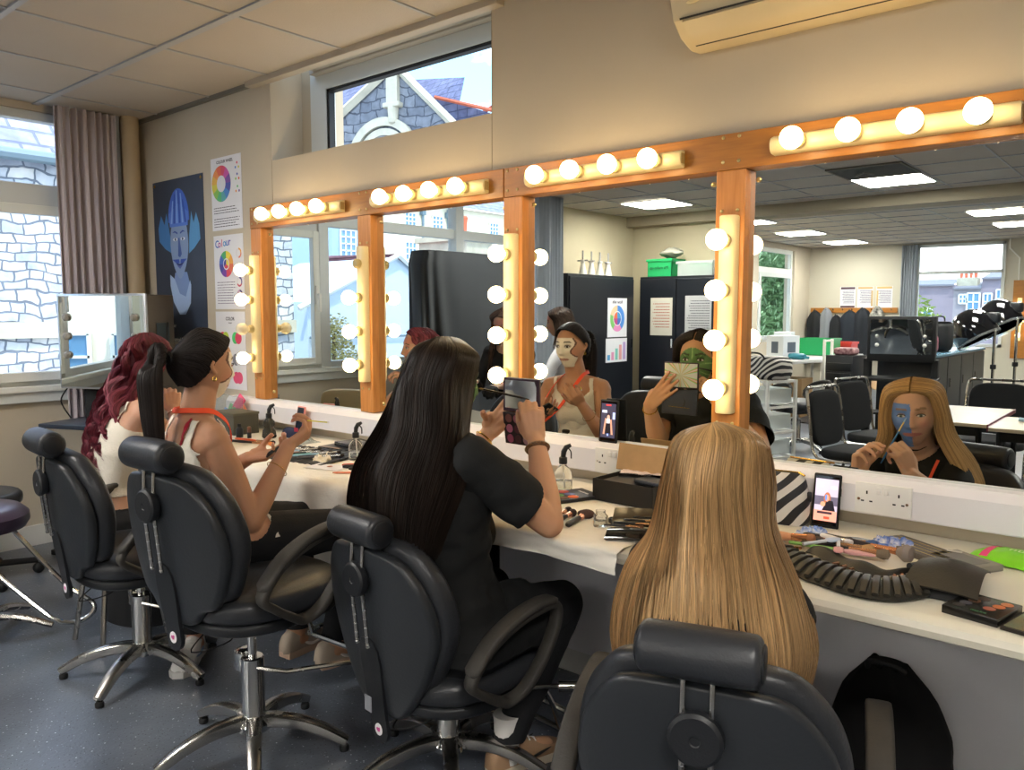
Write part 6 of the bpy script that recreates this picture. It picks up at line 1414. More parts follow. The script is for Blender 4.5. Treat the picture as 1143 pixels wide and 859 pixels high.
def make_person(label, P, skin, clothes, paintfn=None, lips=None, brow=(.05, .03, .02), iris=(.10, .06, .03), hands=None, loc=None, vox=VOX, group=None):
    mb, fw, rt, f2, up = person_body(P)
    tipsets = {}
    for s in ('L', 'R'):
        h = (hands or {}).get(s)
        if h: tipsets[s] = hand(mb, P['wr' + s], **h)
    me = bake(mb, vox, .5, 'body')
    base = Vector((P['hip'][0], P['hip'][1], 0)) if loc is None else Vector(loc)
    t = thing('person', label, 'person', base)
    v, n = mesh_np(me); col = np.tile(np.array(skin), (len(v), 1))
    nz = np.array([mnoise.noise(Vector(p) * 14) for p in v]); col = col * (1 + .06 * nz)[:, None]; col[:, 0] *= 1.0
    # knuckle / fingertip warmth
    for s in tipsets:
        for p, d, r in tipsets[s]:
            w = np.exp(-(np.linalg.norm(v - np.array(p), axis=1) / .012) ** 2)[:, None] * .35; col = col * (1 - w) + np.array((skin[0] * 1.05, skin[1] * .8, skin[2] * .8)) * w
    col = paint_head(v, col, P['head'], P.get('hs', .97), skin, lips=lips, brow=brow, paint=paintfn)
    garments = clothes(me, t, base, P, fw, rt, up) if clothes else None
    body = finish(me, 'body', M_SKIN, t, col, base)
    eyes(t, P['head'], P.get('hs', .97), iris, base)
    for s in tipsets:
        for p, d, r in tipsets[s]:
            m = MB(); nd = Vector(hands[s]['n']).normalized(); bk = (-nd + d * nd.dot(d)).normalized()
            T = look(p + d * .001 + bk * r * .74, p + d * .001 + bk * r * 2, up=d); m.lathe([(.0001, .0016), (.0045, .0012), (.0055, 0), (.0050, -.001)], 12, T @ Matrix.Diagonal((.85, 1.15, 1, 1)))
            m.v = [tuple(Vector(q) - base) for q in m.v]; m.build('fingernail', M_NAIL, t)
    return t, base, tipsets
def below(P, z): return lambda v: v[:, 2] < z

# ============ woman 4: long blonde hair, half blue face, nearest
H4 = HM((-.742, -.795, .992), -8, 5, -5)
P4 = dict(hip=(-.70, -.95, .47), chest=(-.715, -.905, .70), neck=(-.735, -.865, .872), head=H4, hs=1.0, shL=(-.868, -.865, .805), shR=(-.612, -.868, .805),
          elL=(-.925, -.735, .695), elR=(-.590, -.745, .672), wrL=(-.868, -.600, .795), wrR=(-.700, -.622, .800), knL=(-.98, -.55, .47), knR=(-.78, -.48, .47), anL=(-1.0, -.36, .09), anR=(-.80, -.34, .09), ftL=(-1.03, -.24, .035), ftR=(-.83, -.22, .035), arm=.95)
# paint functions return the colour array: rewrite with an explicit mixer
def painter(fn):
    def f(p, col, face, mixin):
        c = [col]
        def mx(w, k): w = np.clip(np.asarray(w, float), 0, 1)[:, None]; c[0] = c[0] * (1 - w) + np.array(k)[None] * w
        fn(p, face, mx); return c[0]
    return f
@painter
def blue(p, face, mx):
    x, y, z = p[:, 0], p[:, 1], p[:, 2]; edge = -.0005 + .002 * np.sin(z * 70)
    m = (y > .0) & (y < .122) & (x > -.09) & (x < edge) & (z < .050) & (z > -.122)
    mx(m * .93, lc('#5a8ad2')); mx((m & (np.exp(-((np.abs(x) - .031) / .014) ** 2 - ((z - .008) / .009) ** 2) > .5)) * .35, (.16, .12, .2))
@painter
def white(p, face, mx):
    x, y, z = p[:, 0], p[:, 1], p[:, 2]
    m = (y > .02) & (y < .122) & (x > -.062 - .01 * np.sin(z * 50)) & (x < .052 + .008 * np.sin(z * 70)) & (z < .052) & (z > -.105)
    mx(m * .93, lc('#e9e2d2'))
    e = np.exp(-((np.abs(x) - .031) / .020) ** 2 - ((z - .008) / .014) ** 2); mx((m & (e > .45)) * .45, lc('#7a6155'))
    mx(((y > .02) & (y < .12) & (np.abs(x - .055 - .008 * np.sin(z * 70)) < .0028) & (z < .05) & (z > -.09)) * .8, lc('#3a2620'))
@painter
def green(p, face, mx):
    x, y, z = p[:, 0], p[:, 1], p[:, 2]
    m = (y > .01) & (y < .122) & (z < .058 - (x / .072) ** 2 * .055) & (z > -.122) & (np.abs(x) < .072)
    mx(m * .94, lc('#4f7f4a'))
    a = np.arctan2(z + .01, x); r = np.hypot(x, z + .01)
    mx((m & (np.abs(np.sin(a * 4.0)) < .10 + .0 * r) & (r > .012)) * .8, lc('#9dc07e'))
    e = np.exp(-((np.abs(x) - .031) / .018) ** 2 - ((z - .008) / .012) ** 2); mx((m & (e > .5)) * .5, lc('#1f3320'))
@painter
def glam(p, face, mx):
    x, y, z = p[:, 0], p[:, 1], p[:, 2]; e = np.exp(-((np.abs(x) - .034) / .018) ** 2 - ((z - .016) / .012) ** 2); mx(((y > .02) & (y < .12) & (e > .5)) * .5, lc('#8a3a55'))
    mx(((y > .01) & (y < .12) & (np.abs(x) < .08) & (z > .035) & (z < .07) & (x > -.02)) * .35, lc('#b8405e'))

def wear_tee(z_sleeve_fn, neck_r=.075, hem=None, off=.013, wr=.006, seed=3, sleeve=.62):
    def f(me, t, base, P, fw, rt, up):
        nk = np.array(P['neck']); hip = np.array(P['hip'])
        def seg(v, a, b):
            a, b = np.array(a), np.array(b); d = b - a; tt = np.clip(((v - a) @ d) / (d @ d), 0, 1); return tt, np.linalg.norm(v - (a + tt[:, None] * d), axis=1)
        def keep(v):
            k = np.ones(len(v), bool); dn = np.linalg.norm((v - nk) * [1, 1, .75] + [0, 0, 0], axis=1)
            k &= (dn > neck_r) & (v[:, 2] < nk[2] + .01)
            for s in 'LR':
                tt, dd = seg(v, P['sh' + s], P['el' + s]); arm = (dd < .075) & (tt > sleeve); t2, d2 = seg(v, P['el' + s], P['wr' + s]); k &= ~((d2 < .075) & (d2 < 1)) if True else k
                k &= ~arm; th, dh = seg(v, P['wr' + s], np.array(P['wr' + s]) + np.array([0, 0, .001])); k &= dh > .20 if False else k
            # keep away from hands
            ax_ = hip + (nk - hip)[None] * ((v[:, 2] - hip[2]) / (nk[2] - hip[2]))[:, None]; bb = (v - ax_) @ np.array(fw)
            for s in 'LR': k &= ~((np.linalg.norm(v - np.array(P['wr' + s]), axis=1) < .20) & (bb > .165))
            # legs
            k &= v[:, 2] > hip[2] - .05
            k &= ((v - hip) @ np.array(fw)) < .20 + .3 * (v[:, 2] - hip[2])
            return k
        def keep2(v):
            k = (v[:, 2] < hip[2] + .07); k &= v[:, 2] > min(P['anL'][2], P['anR'][2]) + .005
            for s in 'LR': k &= np.linalg.norm(v - np.array(P['wr' + s]), axis=1) > .12
            for s in 'LR':
                t2, d2 = seg(v, P['el' + s], P['wr' + s]); k &= d2 > .055
            return k
        def loose(v):
            # looser at sleeve ends and around the waist
            o = np.full(len(v), off)
            for s in 'LR':
                tt, dd = seg(v, P['sh' + s], P['el' + s]); o += .014 * np.where(dd < .07, np.clip(tt, 0, 1), 0)
            o += .012 * np.clip((P['chest'][2] - v[:, 2]) / .25, 0, 1); return o
        region(me, keep, loose, 'black_t_shirt', M_TEE, t, base, wrinkle=wr, wscale=13, thick=.002, seed=seed)
        region(me, keep2, .010, 'trousers', M_DENIM, t, base, wrinkle=.004, wscale=11, seed=seed + 4)
    return f
def wear_tank(hem_z, strap=(.045, .105), scoop_f=.10, scoop_b=.12, seed=5, mt=None, arm0=.105, redstrap=False):
    def f(me, t, base, P, fw, rt, up):
        nk = np.array(P['neck']); hip = np.array(P['hip']); r_ = np.array(rt); f_ = np.array(fw)
        def keep(v):
            ax_ = hip + (nk - hip)[None] * ((v[:, 2] - hip[2]) / (nk[2] - hip[2]))[:, None]; a = (v - ax_) @ r_; b = (v - ax_) @ f_; z = v[:, 2] - nk[2]; A = np.abs(a)
            armhole = arm0 + .06 * np.clip((-.095 - z) / .04, 0, 1)
            k = (z < -.02) & (v[:, 2] > hem_z) & (A < armhole + .08 * (z < -.15))
            front = b > -.01
            k &= np.where(front, (A > strap[0] + .02) | (z < -scoop_f - .03 * (1 - (A / .07) ** 2)), (A > strap[0] + .01) | (z < -scoop_b + .4 * A))
            for s in 'LR':
                sh, el = np.array(P['sh' + s]), np.array(P['el' + s]); d = el - sh; tt = np.clip(((v - sh) @ d) / (d @ d), 0, 1); dd = np.linalg.norm(v - (sh + tt[:, None] * d), axis=1); k &= ~((dd < .062) & (tt > .12) & (A > .115 if s == 'R' else A > .115))
                wr = np.array(P['wr' + s]); d = wr - el; tt = np.clip(((v - el) @ d) / (d @ d), 0, 1); dd = np.linalg.norm(v - (el + tt[:, None] * d), axis=1); k &= (dd > .048) 
                k &= (np.linalg.norm(v - wr, axis=1) > .045) & ~((np.linalg.norm(v - wr, axis=1) < .20) & (b > .17))
            k &= ~((v[:, 2] < hip[2] + .10) & (b > .125)); return k & (b < .24)
        region(me, keep, .006, 'white_vest_top', mt or M_TANK, t, base, wrinkle=.0022, wscale=22, thick=.0025, seed=seed)
        if redstrap:
            def ks(v):
                ax_ = hip + (nk - hip)[None] * ((v[:, 2] - hip[2]) / (nk[2] - hip[2]))[:, None]; a = (v - ax_) @ r_; b = (v - ax_) @ f_; z = v[:, 2] - nk[2]; return (np.abs(a - .068 - .1 * np.clip(-.05 - z, 0, 1) * 0) < .0085) & (b < .02) & (z < -.015) & (z > -.24)
            region(me, ks, .006, 'red_bra_strap', M_REDSTRAP, t, base, thick=.001)
        def keep2(v):
            k = (v[:, 2] < hip[2] + .06) & (v[:, 2] > min(P['anL'][2], P['anR'][2]) + .005)
            for s in 'LR':
                k &= (np.linalg.norm(v - np.array(P['wr' + s]), axis=1) > .14) | (v[:, 2] < P['wr' + s][2] - .12)
                el = np.array(P['el' + s]); wr = np.array(P['wr' + s]); d = wr - el; tt = np.clip(((v - el) @ d) / (d @ d), 0, 1); k &= np.linalg.norm(v - (el + tt[:, None] * d), axis=1) > .055
            return k
        region(me, keep2, .010, 'trousers', M_DENIM, t, base, wrinkle=.004, wscale=11, seed=seed + 3)
    return f
def shoe(parent, base, an, fw, sole='#d9d6d0', upper='#e6e6e6', accent=None, sc=1.0, name='shoe', lift=0.0):
    f = Vector(fw).normalized(); r = Vector((f.y, -f.x, 0)); a = Vector(an); o = Vector((a.x, a.y, 0)) - f * .06 * sc
    def P(x, y, z): return o + f * x * sc + r * y * sc + Vector((0, 0, z * sc + lift)) - Vector(base)
    prof = [(0, .030), (.03, .036), (.09, .034), (.15, .040), (.20, .046), (.245, .040), (.268, .020)]
    m = MB(); m.mi = 0
    def ring(z, k, lift=0): return [P(x, s * w_ * k, z) for s, seq in ((1, prof), (-1, prof[::-1])) for x, w_ in seq]
    R = [ring(.001, .96), ring(.022, 1.0), ring(.026, .97)]; n = len(R[0])
    fs = [(i * n + k, i * n + (k + 1) % n, (i + 1) * n + (k + 1) % n, (i + 1) * n + k) for i in range(2) for k in range(n)] + [tuple(range(n - 1, -1, -1)), tuple(2 * n + k for k in range(n))]
    m.add([q for g in R for q in g], fs); sh = m.build(name, mat('sole_' + sole, sole, .6), parent, True, 40)
    m = MB(); hts = [(-.014, .03, .012), (0.0, .085, .030), (.04, .105, .034), (.09, .098, .034), (.14, .075, .038), (.20, .055, .043), (.245, .040, .034), (.264, .030, .012)]
    m.grid(lambda u, v: (lambda x, h, w_: P(x, w_ * math.cos(PI * v) * .98, .022 + (h - .022) * math.sin(PI * v) ** .6))(*[np.interp(u, np.linspace(0, 1, 8), [q[i] for q in hts]) for i in range(3)]), 18, 14)
    m.build('upper', mat('upper_' + upper, upper, .6, bump=.1), sh, True, 60)
    if accent:
        m = MB()
        for s in (-1, 1):
            m.tube(crom([P(.07, s * .0345, .045), P(.11, s * .0365, .032), (P(.19, s * .046, .052)), ], 4), [.002, .005, .006, .006, .005, .004, .004, .003, .001], 6)
        m.build('side_stripe', mat('accent_' + accent, accent, .5), sh)
    m = MB()
    for k in range(4): x = .11 + .022 * k; z = .092 - .011 * k - .004; m.tube([P(x, -.016, z), P(x + .004, 0, z + .005), P(x, .016, z)], .0028, 6)
    m.build('laces', M_WHITE, sh)
    return sh

blond = lambda t, q: tuple(a * (.6 + .75 * q) for a in ((.54 - .12 * (1 - t), .345 - .10 * (1 - t), .165 - .065 * (1 - t))))
t4, b4, tips4 = make_person('woman with long straight blonde hair in black t-shirt, brush held to her half blue face', P4, (.60, .36, .25), wear_tee(None, .070, seed=3, sleeve=.97), blue, (.50, .20, .17), (.28, .17, .09), (.20, .25, .22),
    dict(R=dict(d=(-.35, .12, .92), n=(-.75, -.55, .1), side=(.2, -1, .3), curls=((.75, 1.0, .5), (.9, 1.0, .5), (1.0, 1.1, .6), (1.1, 1.1, .7)), thumb=(.75, .35, .6)),
         L=dict(d=(.15, .30, .9), n=(.75, .35, -.3), side=(0, -1, 0), curls=((.5, .7, .4), (.6, .8, .4), (.75, .9, .5), (.9, 1.0, .5)), thumb=(.8, .5, .4))))
def hair4():
    h = lambda x, y, z: H4 @ Vector((x, y, z)); w = Vector
    r0 = [h(-.0008, .070, .092), h(-.001, .03, .119), h(-.001, -.02, .127), h(0, -.05, .122), h(.001, -.02, .127), h(.001, .03, .119), h(.0008, .070, .092)]
    r1 = [h(-.066, .058, .078), h(-.088, .01, .092), h(-.078, -.06, .098), h(0, -.108, .090), h(.078, -.06, .098), h(.088, .01, .092), h(.066, .058, .078)]
    r2 = [h(-.092, .050, .0), h(-.112, .0, .005), h(-.092, -.09, .01), h(0, -.138, .01), h(.092, -.09, .01), h(.112, .0, .005), h(.092, .050, .0)]
    r3 = [h(-.094, .040, -.08), h(-.125, -.02, -.085), h(-.112, -.105, -.10), h(0, -.150, -.10), h(.112, -.105, -.10), h(.125, -.02, -.085), h(.100, .038, -.08)]
    r4 = [w((-.872, -.800, .80)), w((-.905, -.875, .815)), w((-.870, -.965, .82)), w((-.735, -1.000, .82)), w((-.60, -.972, .82)), w((-.548, -.885, .815)), w((-.570, -.795, .80))]
    r5 = [w((-.895, -.835, .70)), w((-.925, -.900, .70)), w((-.888, -.990, .70)), w((-.73, -1.022, .69)), w((-.575, -.992, .70)), w((-.515, -.905, .70)), w((-.525, -.815, .70))]
    r6 = [w((-.90, -.86, .60)), w((-.915, -.92, .60)), w((-.870, -1.000, .60)), w((-.73, -1.035, .59)), w((-.585, -1.005, .60)), w((-.53, -.93, .60)), w((-.53, -.84, .60))]
    loft_hair('long_blonde_hair', [r0, r1, r2, r3, r4, r5, r6], 5200, .0014, t4, b4, blond, 11, 26, .030, jit=.018, fray=.03, ends=.10, clump=.5)
hair4()
def hold_brush(name, label, cat, a, b, r0, handle, ferrule='#c8a878', tip='#3a2a20', tipl=.018, group=None):
    a, b = Vector(a), Vector(b); L = (b - a).length; t = thing(name, label, cat, a, group=group); M = look((0, 0, 0), b - a)
    m = MB(); m.lathe([(r0 * .5, 0), (r0, L * .15), (r0 * 1.1, L * .5), (r0 * .8, L * .70)], 10, M); m.build('handle', mat('handle_' + handle, handle, .35), t)
    m = MB(); m.lathe([(r0 * .85, L * .70), (r0 * .8, L - tipl)], 10, M); m.build('ferrule', mat('ferrule_' + ferrule, ferrule, .3, metal=.8), t)
    m = MB(); m.lathe([(r0 * .8, L - tipl), (r0 * 1.1, L - tipl * .5), (r0 * .2, L)], 10, M); m.build('bristles', mat('bristle_' + tip, tip, .8), t)
    return t
hold_brush('face_paint_brush', 'blue handled paint brush held to the half blue face', 'brush', (-.800, -.625, .826), (-.742, -.700, .985), .0035, '#2f6fae', '#c9b06a', '#8fb2dc')
shoe(t4, b4, P4['anL'], (-.25, 1, 0), '#202022', '#1b1b1d'); shoe(t4, b4, P4['anR'], (-.25, 1, 0), '#202022', '#1b1b1d')
ribbon('red_lanyard', [(-.655, -.80, .83), (-.672, -.772, .77), (-.69, -.758, .70)], .010, M_ORANGE, t4, b4, (0, 1, .2))
# ring
m = MB(); m.tube([(.0075 * math.cos(a), .0075 * math.sin(a), 0) for a in [2 * PI * k / 14 for k in range(14)]], .0016, 6, closed=True); m.v = [tuple(look(Vector((-.735, -.628, .865)), Vector((-.70, -.60, .93))) @ Vector(p) - b4) for p in m.v]; m.build('finger_ring', M_BLACK, t4)

# ============ woman 3: long dark hair, black tee, green face, holding palette
H3 = HM((-1.592, -.775, 1.158), -12, 4, 0)
P3 = dict(hip=(-1.56, -.815, .48), chest=(-1.58, -.86, .77), neck=(-1.60, -.845, 1.03), head=H3, hs=1.0, shL=(-1.760, -.835, .962), shR=(-1.415, -.86, .965),
          elL=(-1.73, -.69, .80), elR=(-1.275, -.715, .795), wrL=(-1.672, -.512, .978), wrR=(-1.408, -.605, .995), knL=(-1.70, -.48, .46), knR=(-1.42, -.46, .47), anL=(-1.74, -.46, .09), anR=(-1.47, -.66, .09), ftL=(-1.73, -.33, .035), ftR=(-1.43, -.53, .035), wide=1.12, arm=1.12)
dark = lambda t, q: tuple(a * (.4 + .9 * q) for a in (.024 - .010 * t, .015 - .006 * t, .011 - .004 * t))
t3, b3, tips3 = make_person('woman with long dark brown hair in oversized black t-shirt, holding up an open palette', P3, (.56, .30, .17), wear_tee(None, .072, off=.014, wr=.010, seed=8, sleeve=.86), green, (.35, .12, .12), (.04, .03, .02), (.08, .05, .03),
    dict(R=dict(d=(-.28, .10, .95), n=(-.55, .75, .1), side=(-.7, -.5, 0), curls=((.55, 1.1, .7), (.7, 1.15, .7), (.9, 1.2, .7), (1.0, 1.2, .8)), thumb=(.9, .25, .5)),
         L=dict(d=(.72, .06, .68), n=(.1, -1, 0), side=(-.7, 0, .7), curls=((-.06, .06, .05), (-.06, .06, .05), (-.04, .06, .05), (-.02, .08, .05)), thumb=(.62, .10, 1.0))))
def hair3():
    h = lambda x, y, z: H3 @ Vector((x, y, z)); w = Vector
    r0 = [h(-.004, .070, .098), h(-.006, .03, .122), h(-.004, -.02, .127), h(0, -.05, .122), h(.004, -.02, .127), h(.006, .03, .122), h(.004, .070, .098)]
    r1 = [h(-.066, .055, .075), h(-.092, .01, .082), h(-.080, -.06, .090), h(0, -.112, .085), h(.080, -.06, .090), h(.090, .01, .082), h(.066, .055, .075)]
    r2 = [h(-.090, .035, .0), h(-.112, -.02, .0), h(-.096, -.10, .0), h(0, -.142, .0), h(.096, -.10, .0), h(.110, -.02, .0), h(.088, .030, .0)]
    r3 = [w((-1.712, -.79, 1.05)), w((-1.750, -.85, 1.045)), w((-1.712, -.932, 1.04)), w((-1.595, -.960, 1.04)), w((-1.49, -.935, 1.04)), w((-1.445, -.875, 1.045)), w((-1.470, -.82, 1.05))]
    r4 = [w((-1.805, -.80, .93)), w((-1.832, -.88, .92)), w((-1.765, -.975, .92)), w((-1.62, -1.005, .92)), w((-1.49, -.985, .92)), w((-1.415, -.945, .93)), w((-1.395, -.90, .94))]
    r5 = [w((-1.825, -.84, .81)), w((-1.845, -.91, .80)), w((-1.775, -.99, .79)), w((-1.62, -1.02, .79)), w((-1.50, -1.01, .80)), w((-1.435, -.985, .81)), w((-1.405, -.955, .82))]
    r6 = [w((-1.775, -.88, .70)), w((-1.780, -.93, .68)), w((-1.710, -1.00, .66)), w((-1.60, -1.03, .65)), w((-1.50, -1.02, .66)), w((-1.455, -1.00, .70)), w((-1.43, -.98, .72))]
    loft_hair('long_dark_hair', [r0, r1, r2, r3, r4, r5, r6], 3400, .0015, t3, b3, dark, 5, 24, .030, jit=.014, fray=.03, ends=.14, clump=.4)
hair3()
shoe(t3, b3, P3['anR'], (.25, .97, 0), '#cfc4b0', '#a98768', '#1a1a1a'); shoe(t3, b3, P3['anL'], (.1, 1, 0), '#cfc4b0', '#a98768', '#1a1a1a')
def sock(t, b, an):
    m = MB(); a = Vector(an) - b; m.lathe([(.036, -.06), (.038, .02), (.040, .07), (.042, .085)], 16, Matrix.Translation(a)); m.build('sock', mat('sock_white', '#d9d6d2', .9, bump=.2, bscale=100), t)
sock(t3, b3, P3['anR']); sock(t3, b3, P3['anL'])
def bracelet(t, b, c, d, r, mt, w=.004, name='bracelet'):
    m = MB(); T = look(Vector(c), Vector(c) + Vector(d)); m.tube([T @ Vector((r * math.cos(a), r * math.sin(a), 0)) - b for a in [2 * PI * k / 20 for k in range(20)]], w * .5, 6, closed=True); m.build(name, mt, t)
e = Vector(P3['elR']); wq = Vector(P3['wrR']); bracelet(t3, b3, e.lerp(wq, .88), wq - e, .031, mat('patterned_band', '#6b4a2a', .4, noise=.6, nscale=200), .012)
e = Vector(P3['elL']); wq = Vector(P3['wrL']); bracelet(t3, b3, e.lerp(wq, .9), wq - e, .030, M_GOLD, .005)
hold_brush('eyeliner_brush', 'thin black brush held up in front of the open palette', 'brush', (-1.405, -.640, 1.112), (-1.575, -.665, 1.135), .0032, '#15120f', '#15120f', '#8a6a3a')
# open palette with mirror in the lid
pal = thing('makeup_palette', 'open dark plum eyeshadow palette with mirrored lid held up by the dark haired woman', 'palette', (-1.532, -.520, 1.05), rot=(0, 0, R_(-3)))
m = MB(); m.b2((-.074, -.004, .004), (.074, .005, .108), .002); ld = m.build('lid', mat('palette_plum', '#33202e', .35), pal, False)
m = MB(); m.b2((-.064, -.0052, .014), (.064, -.0038, .100)); m.build('lid_mirror', mat('palette_mirror', '#c9d0d2', .03, metal=1), ld, False)
m = MB(); m.b2((-.070, .0048, .010), (.070, .0062, .104)); 
hol = bpy.data.materials.new('holographic_foil'); hol.use_nodes = True; nt = hol.node_tree; b_ = nt.nodes['Principled BSDF']; b_.inputs['Metallic'].default_value = .5; b_.inputs['Roughness'].default_value = .3
gr = nt.nodes.new('ShaderNodeTexGradient'); gr.gradient_type = 'RADIAL'; tc = nt.nodes.new('ShaderNodeTexCoord'); mp = nt.nodes.new('ShaderNodeMapping'); mp.inputs['Rotation'].default_value = (PI / 2, 0, 0); mp.inputs['Location'].default_value = (.0, .057, 0)
nt.links.new(tc.outputs['Object'], mp.inputs[0]); nt.links.new(mp.outputs[0], gr.inputs[0]); mu = nt.nodes.new('ShaderNodeMath'); mu.operation = 'MULTIPLY'; mu.inputs[1].default_value = 60; nt.links.new(gr.outputs['Fac'], mu.inputs[0])
sn = nt.nodes.new('ShaderNodeMath'); sn.operation = 'SINE'; nt.links.new(mu.outputs[0], sn.inputs[0]); rp = nt.nodes.new('ShaderNodeValToRGB'); rp.color_ramp.elements[0].color = (.75, .75, .72, 1); rp.color_ramp.elements[1].color = (.85, .82, .75, 1)
for ps, cc in ((.62, (.15, .75, .2, 1)), (.74, (.85, .55, .2, 1)), (.86, (.8, .2, .15, 1))): el_ = rp.color_ramp.elements.new(ps); el_.color = cc
nt.links.new(sn.outputs[0], rp.inputs[0]); nt.links.new(rp.outputs[0], b_.inputs['Base Color'])
m.build('foil_back', hol, ld, False)
m = MB(); T = Matrix.Rotation(R_(8), 4, 'X'); m.box((0, 0, 0), (.150, .012, .100), .002, M=T @ Matrix.Translation((0, 0, -.050))); bs = m.build('base_tray', mat('palette_black', '#171216', .3), pal, False)
cols = ['#6a3f38', '#8c5560', '#3a2228', '#b98a7a', '#a5607a', '#502a33', '#7a4650', '#c9a08a', '#8a3f58', '#43262b', '#95707a', '#5d3b36']
for r_i in range(3):
    for c_i in range(4):
        m = MB(); m.lathe([(.0135, 0), (.0135, .0012)], 18, T @ Matrix.Translation((-.050 + .033 * c_i, -.0062, -.018 - .032 * r_i)) @ Matrix.Rotation(PI / 2, 4, 'X')); m.build('eyeshadow_pan', mat('pan_%d' % (r_i * 4 + c_i), cols[r_i * 4 + c_i], .6), bs)
m = MB(); m.mi = 0; m.tube([T @ Vector(p) for p in [(.010, .0072, -.072), (.022, .0074, -.062), (.024, .0074, -.045), (.014, .0072, -.030)]], [.001, .006, .006, .001], 6, flat=(1, .15)); m.tube([T @ Vector((-.045, .0072, -.070)), T @ Vector((.045, .0072, -.074))], .0012, 4); m.build('gold_crescent', M_GOLD, bs)

# ============ woman 2: dark ponytail, white vest, white face paint
H2 = HM((-2.452, -1.035, 1.178), -1, 2, 0)
P2 = dict(hip=(-2.37, -1.05, .655), chest=(-2.43, -1.09, .845), neck=(-2.452, -1.085, 1.035), head=H2, hs=.97, shL=(-2.60, -1.055, .965), shR=(-2.300, -1.10, .968),
          elL=(-2.67, -.98, .72), elR=(-2.215, -1.03, .70), wrL=(-2.50, -.86, .845), wrR=(-2.262, -.855, .915), knL=(-2.42, -.66, .60), knR=(-2.16, -.62, .61), anL=(-2.44, -.72, .20), anR=(-2.26, -.69, .20), ftL=(-2.46, -.59, .14), ftR=(-2.23, -.56, .14), wide=.86, arm=1.0)
t2, b2_, tips2 = make_person('woman with black ponytail and white painted face in white vest top and orange lanyard', P2, (.47, .245, .145), wear_tank(.64, strap=(.070, .105), seed=6, arm0=.118, redstrap=True), white, (.40, .22, .18), (.03, .02, .015), (.07, .04, .02),
    dict(R=dict(d=(.22, .80, .45), n=(-.62, -.05, .72), side=(-.5, .4, .6), curls=((.75, .9, .4), (.85, .95, .5), (1.0, 1.0, .6), (1.1, 1.0, .6)), thumb=(.85, .35, .5)),
         L=dict(d=(.70, .55, .12), n=(.1, -.3, .95), side=(-.4, .8, 0), curls=((.4, .6, .4), (.4, .6, .4), (.45, .6, .4), (.5, .6, .4)), thumb=(.7, .5, .6))))
def hair2():
    h = lambda x, y, z: H2 @ Vector((x * .97, y * .97, z * .97)); k = h(0, -.132, .030)
    loop = [h(0, -.086, -.060), h(-.050, -.070, -.062), h(-.078, -.035, -.020), h(-.080, -.006, .020), h(-.073, .032, .055), h(-.042, .064, .090), h(0, .074, .100), h(.042, .064, .090), h(.073, .032, .055), h(.080, -.006, .020), h(.078, -.035, -.020), h(.050, -.070, -.062), h(0, -.086, -.060)]
    mid = [h(0, -.106, -.030), h(-.050, -.096, -.030), h(-.084, -.055, .005), h(-.086, -.03, .045), h(-.077, .000, .080), h(-.044, .020, .112), h(0, .025, .121), h(.044, .020, .112), h(.077, .000, .080), h(.086, -.03, .045), h(.084, -.055, .005), h(.050, -.096, -.030), h(0, -.106, -.030)]
    mid2 = [h(0, -.122, -.005), h(-.035, -.115, -.005), h(-.058, -.100, .020), h(-.068, -.072, .058), h(-.058, -.045, .092), h(-.032, -.035, .117), h(0, -.035, .124), h(.032, -.035, .117), h(.058, -.045, .092), h(.068, -.072, .058), h(.058, -.100, .020), h(.035, -.115, -.005), h(0, -.122, -.005)]
    end = [k + (p - k) * .10 for p in mid2]
    bk = lambda t, q: tuple(a * (.5 + 1.0 * q) for a in (.022, .017, .016))
    hr = loft_hair('black_tied_back_hair', [loop, mid, mid2, end], 1800, .0014, t2, b2_, bk, 3, 14, .012, jit=.004, tshell=1.0, wave=0, fray=0)
    m = MB(); m.tube([k + (H2.to_3x3() @ Vector((.017 * math.cos(a), .006, .017 * math.sin(a)))) - b2_ for a in [2 * PI * q / 16 for q in range(16)]], .006, 8, closed=True); m.build('hair_tie', M_BLACK, hr)
    # pony tail: strands as a lofted closed bundle
    c = [k + Vector((0, -.01, .004)), k + Vector((-.002, -.038, .004)), k + Vector((-.003, -.055, -.05)), k + Vector((-.003, -.055, -.15)), k + Vector((0, -.050, -.26)), k + Vector((.004, -.045, -.36))]
    rr = [.015, .034, .040, .038, .030, .012]
    rows = [[p + Vector((r_ * math.cos(a), r_ * .8 * math.sin(a) * (1 if i > 1 else .4), (0 if i > 1 else r_ * math.sin(a)))) for a in [2 * PI * q / 12 for q in range(13)]] for i, (p, r_) in enumerate(zip(c, rr))]
    loft_hair('ponytail', rows, 900, .0014, t2, b2_, bk, 9, 20, .014, jit=.02, tshell=.9, fray=.02, ends=.06)
hair2()
ear = H2 @ Vector((.078, -.012, -.030))
m = MB(); m.tube([ear - b2_ + Vector((.002, .007 * math.cos(a), .007 * math.sin(a) - .004)) for a in [2 * PI * q / 14 for q in range(14)]], .002, 6, closed=True); m.build('hoop_earring', M_GOLD, t2)
ribbon('orange_lanyard', [(-2.61, -.975, .77), (-2.585, -.965, .86), (-2.545, -.985, .95), (-2.515, -1.03, 1.012), (-2.500, -1.085, 1.040), (-2.478, -1.135, 1.045), (-2.440, -1.145, 1.045), (-2.390, -1.112, 1.046), (-2.380, -1.045, 1.034), (-2.398, -.985, .972), (-2.475, -.958, .86), (-2.585, -.960, .77)], .017, M_ORANGE, t2, b2_, lambda p: (p - Vector((-2.455, -1.085, p.z - .03))).normalized())
e = Vector(P2['elR']); wq = Vector(P2['wrR']); bracelet(t2, b2_, e.lerp(wq, .68), wq - e + Vector((.02, .05, 0)), .036, M_GOLD, .0022)
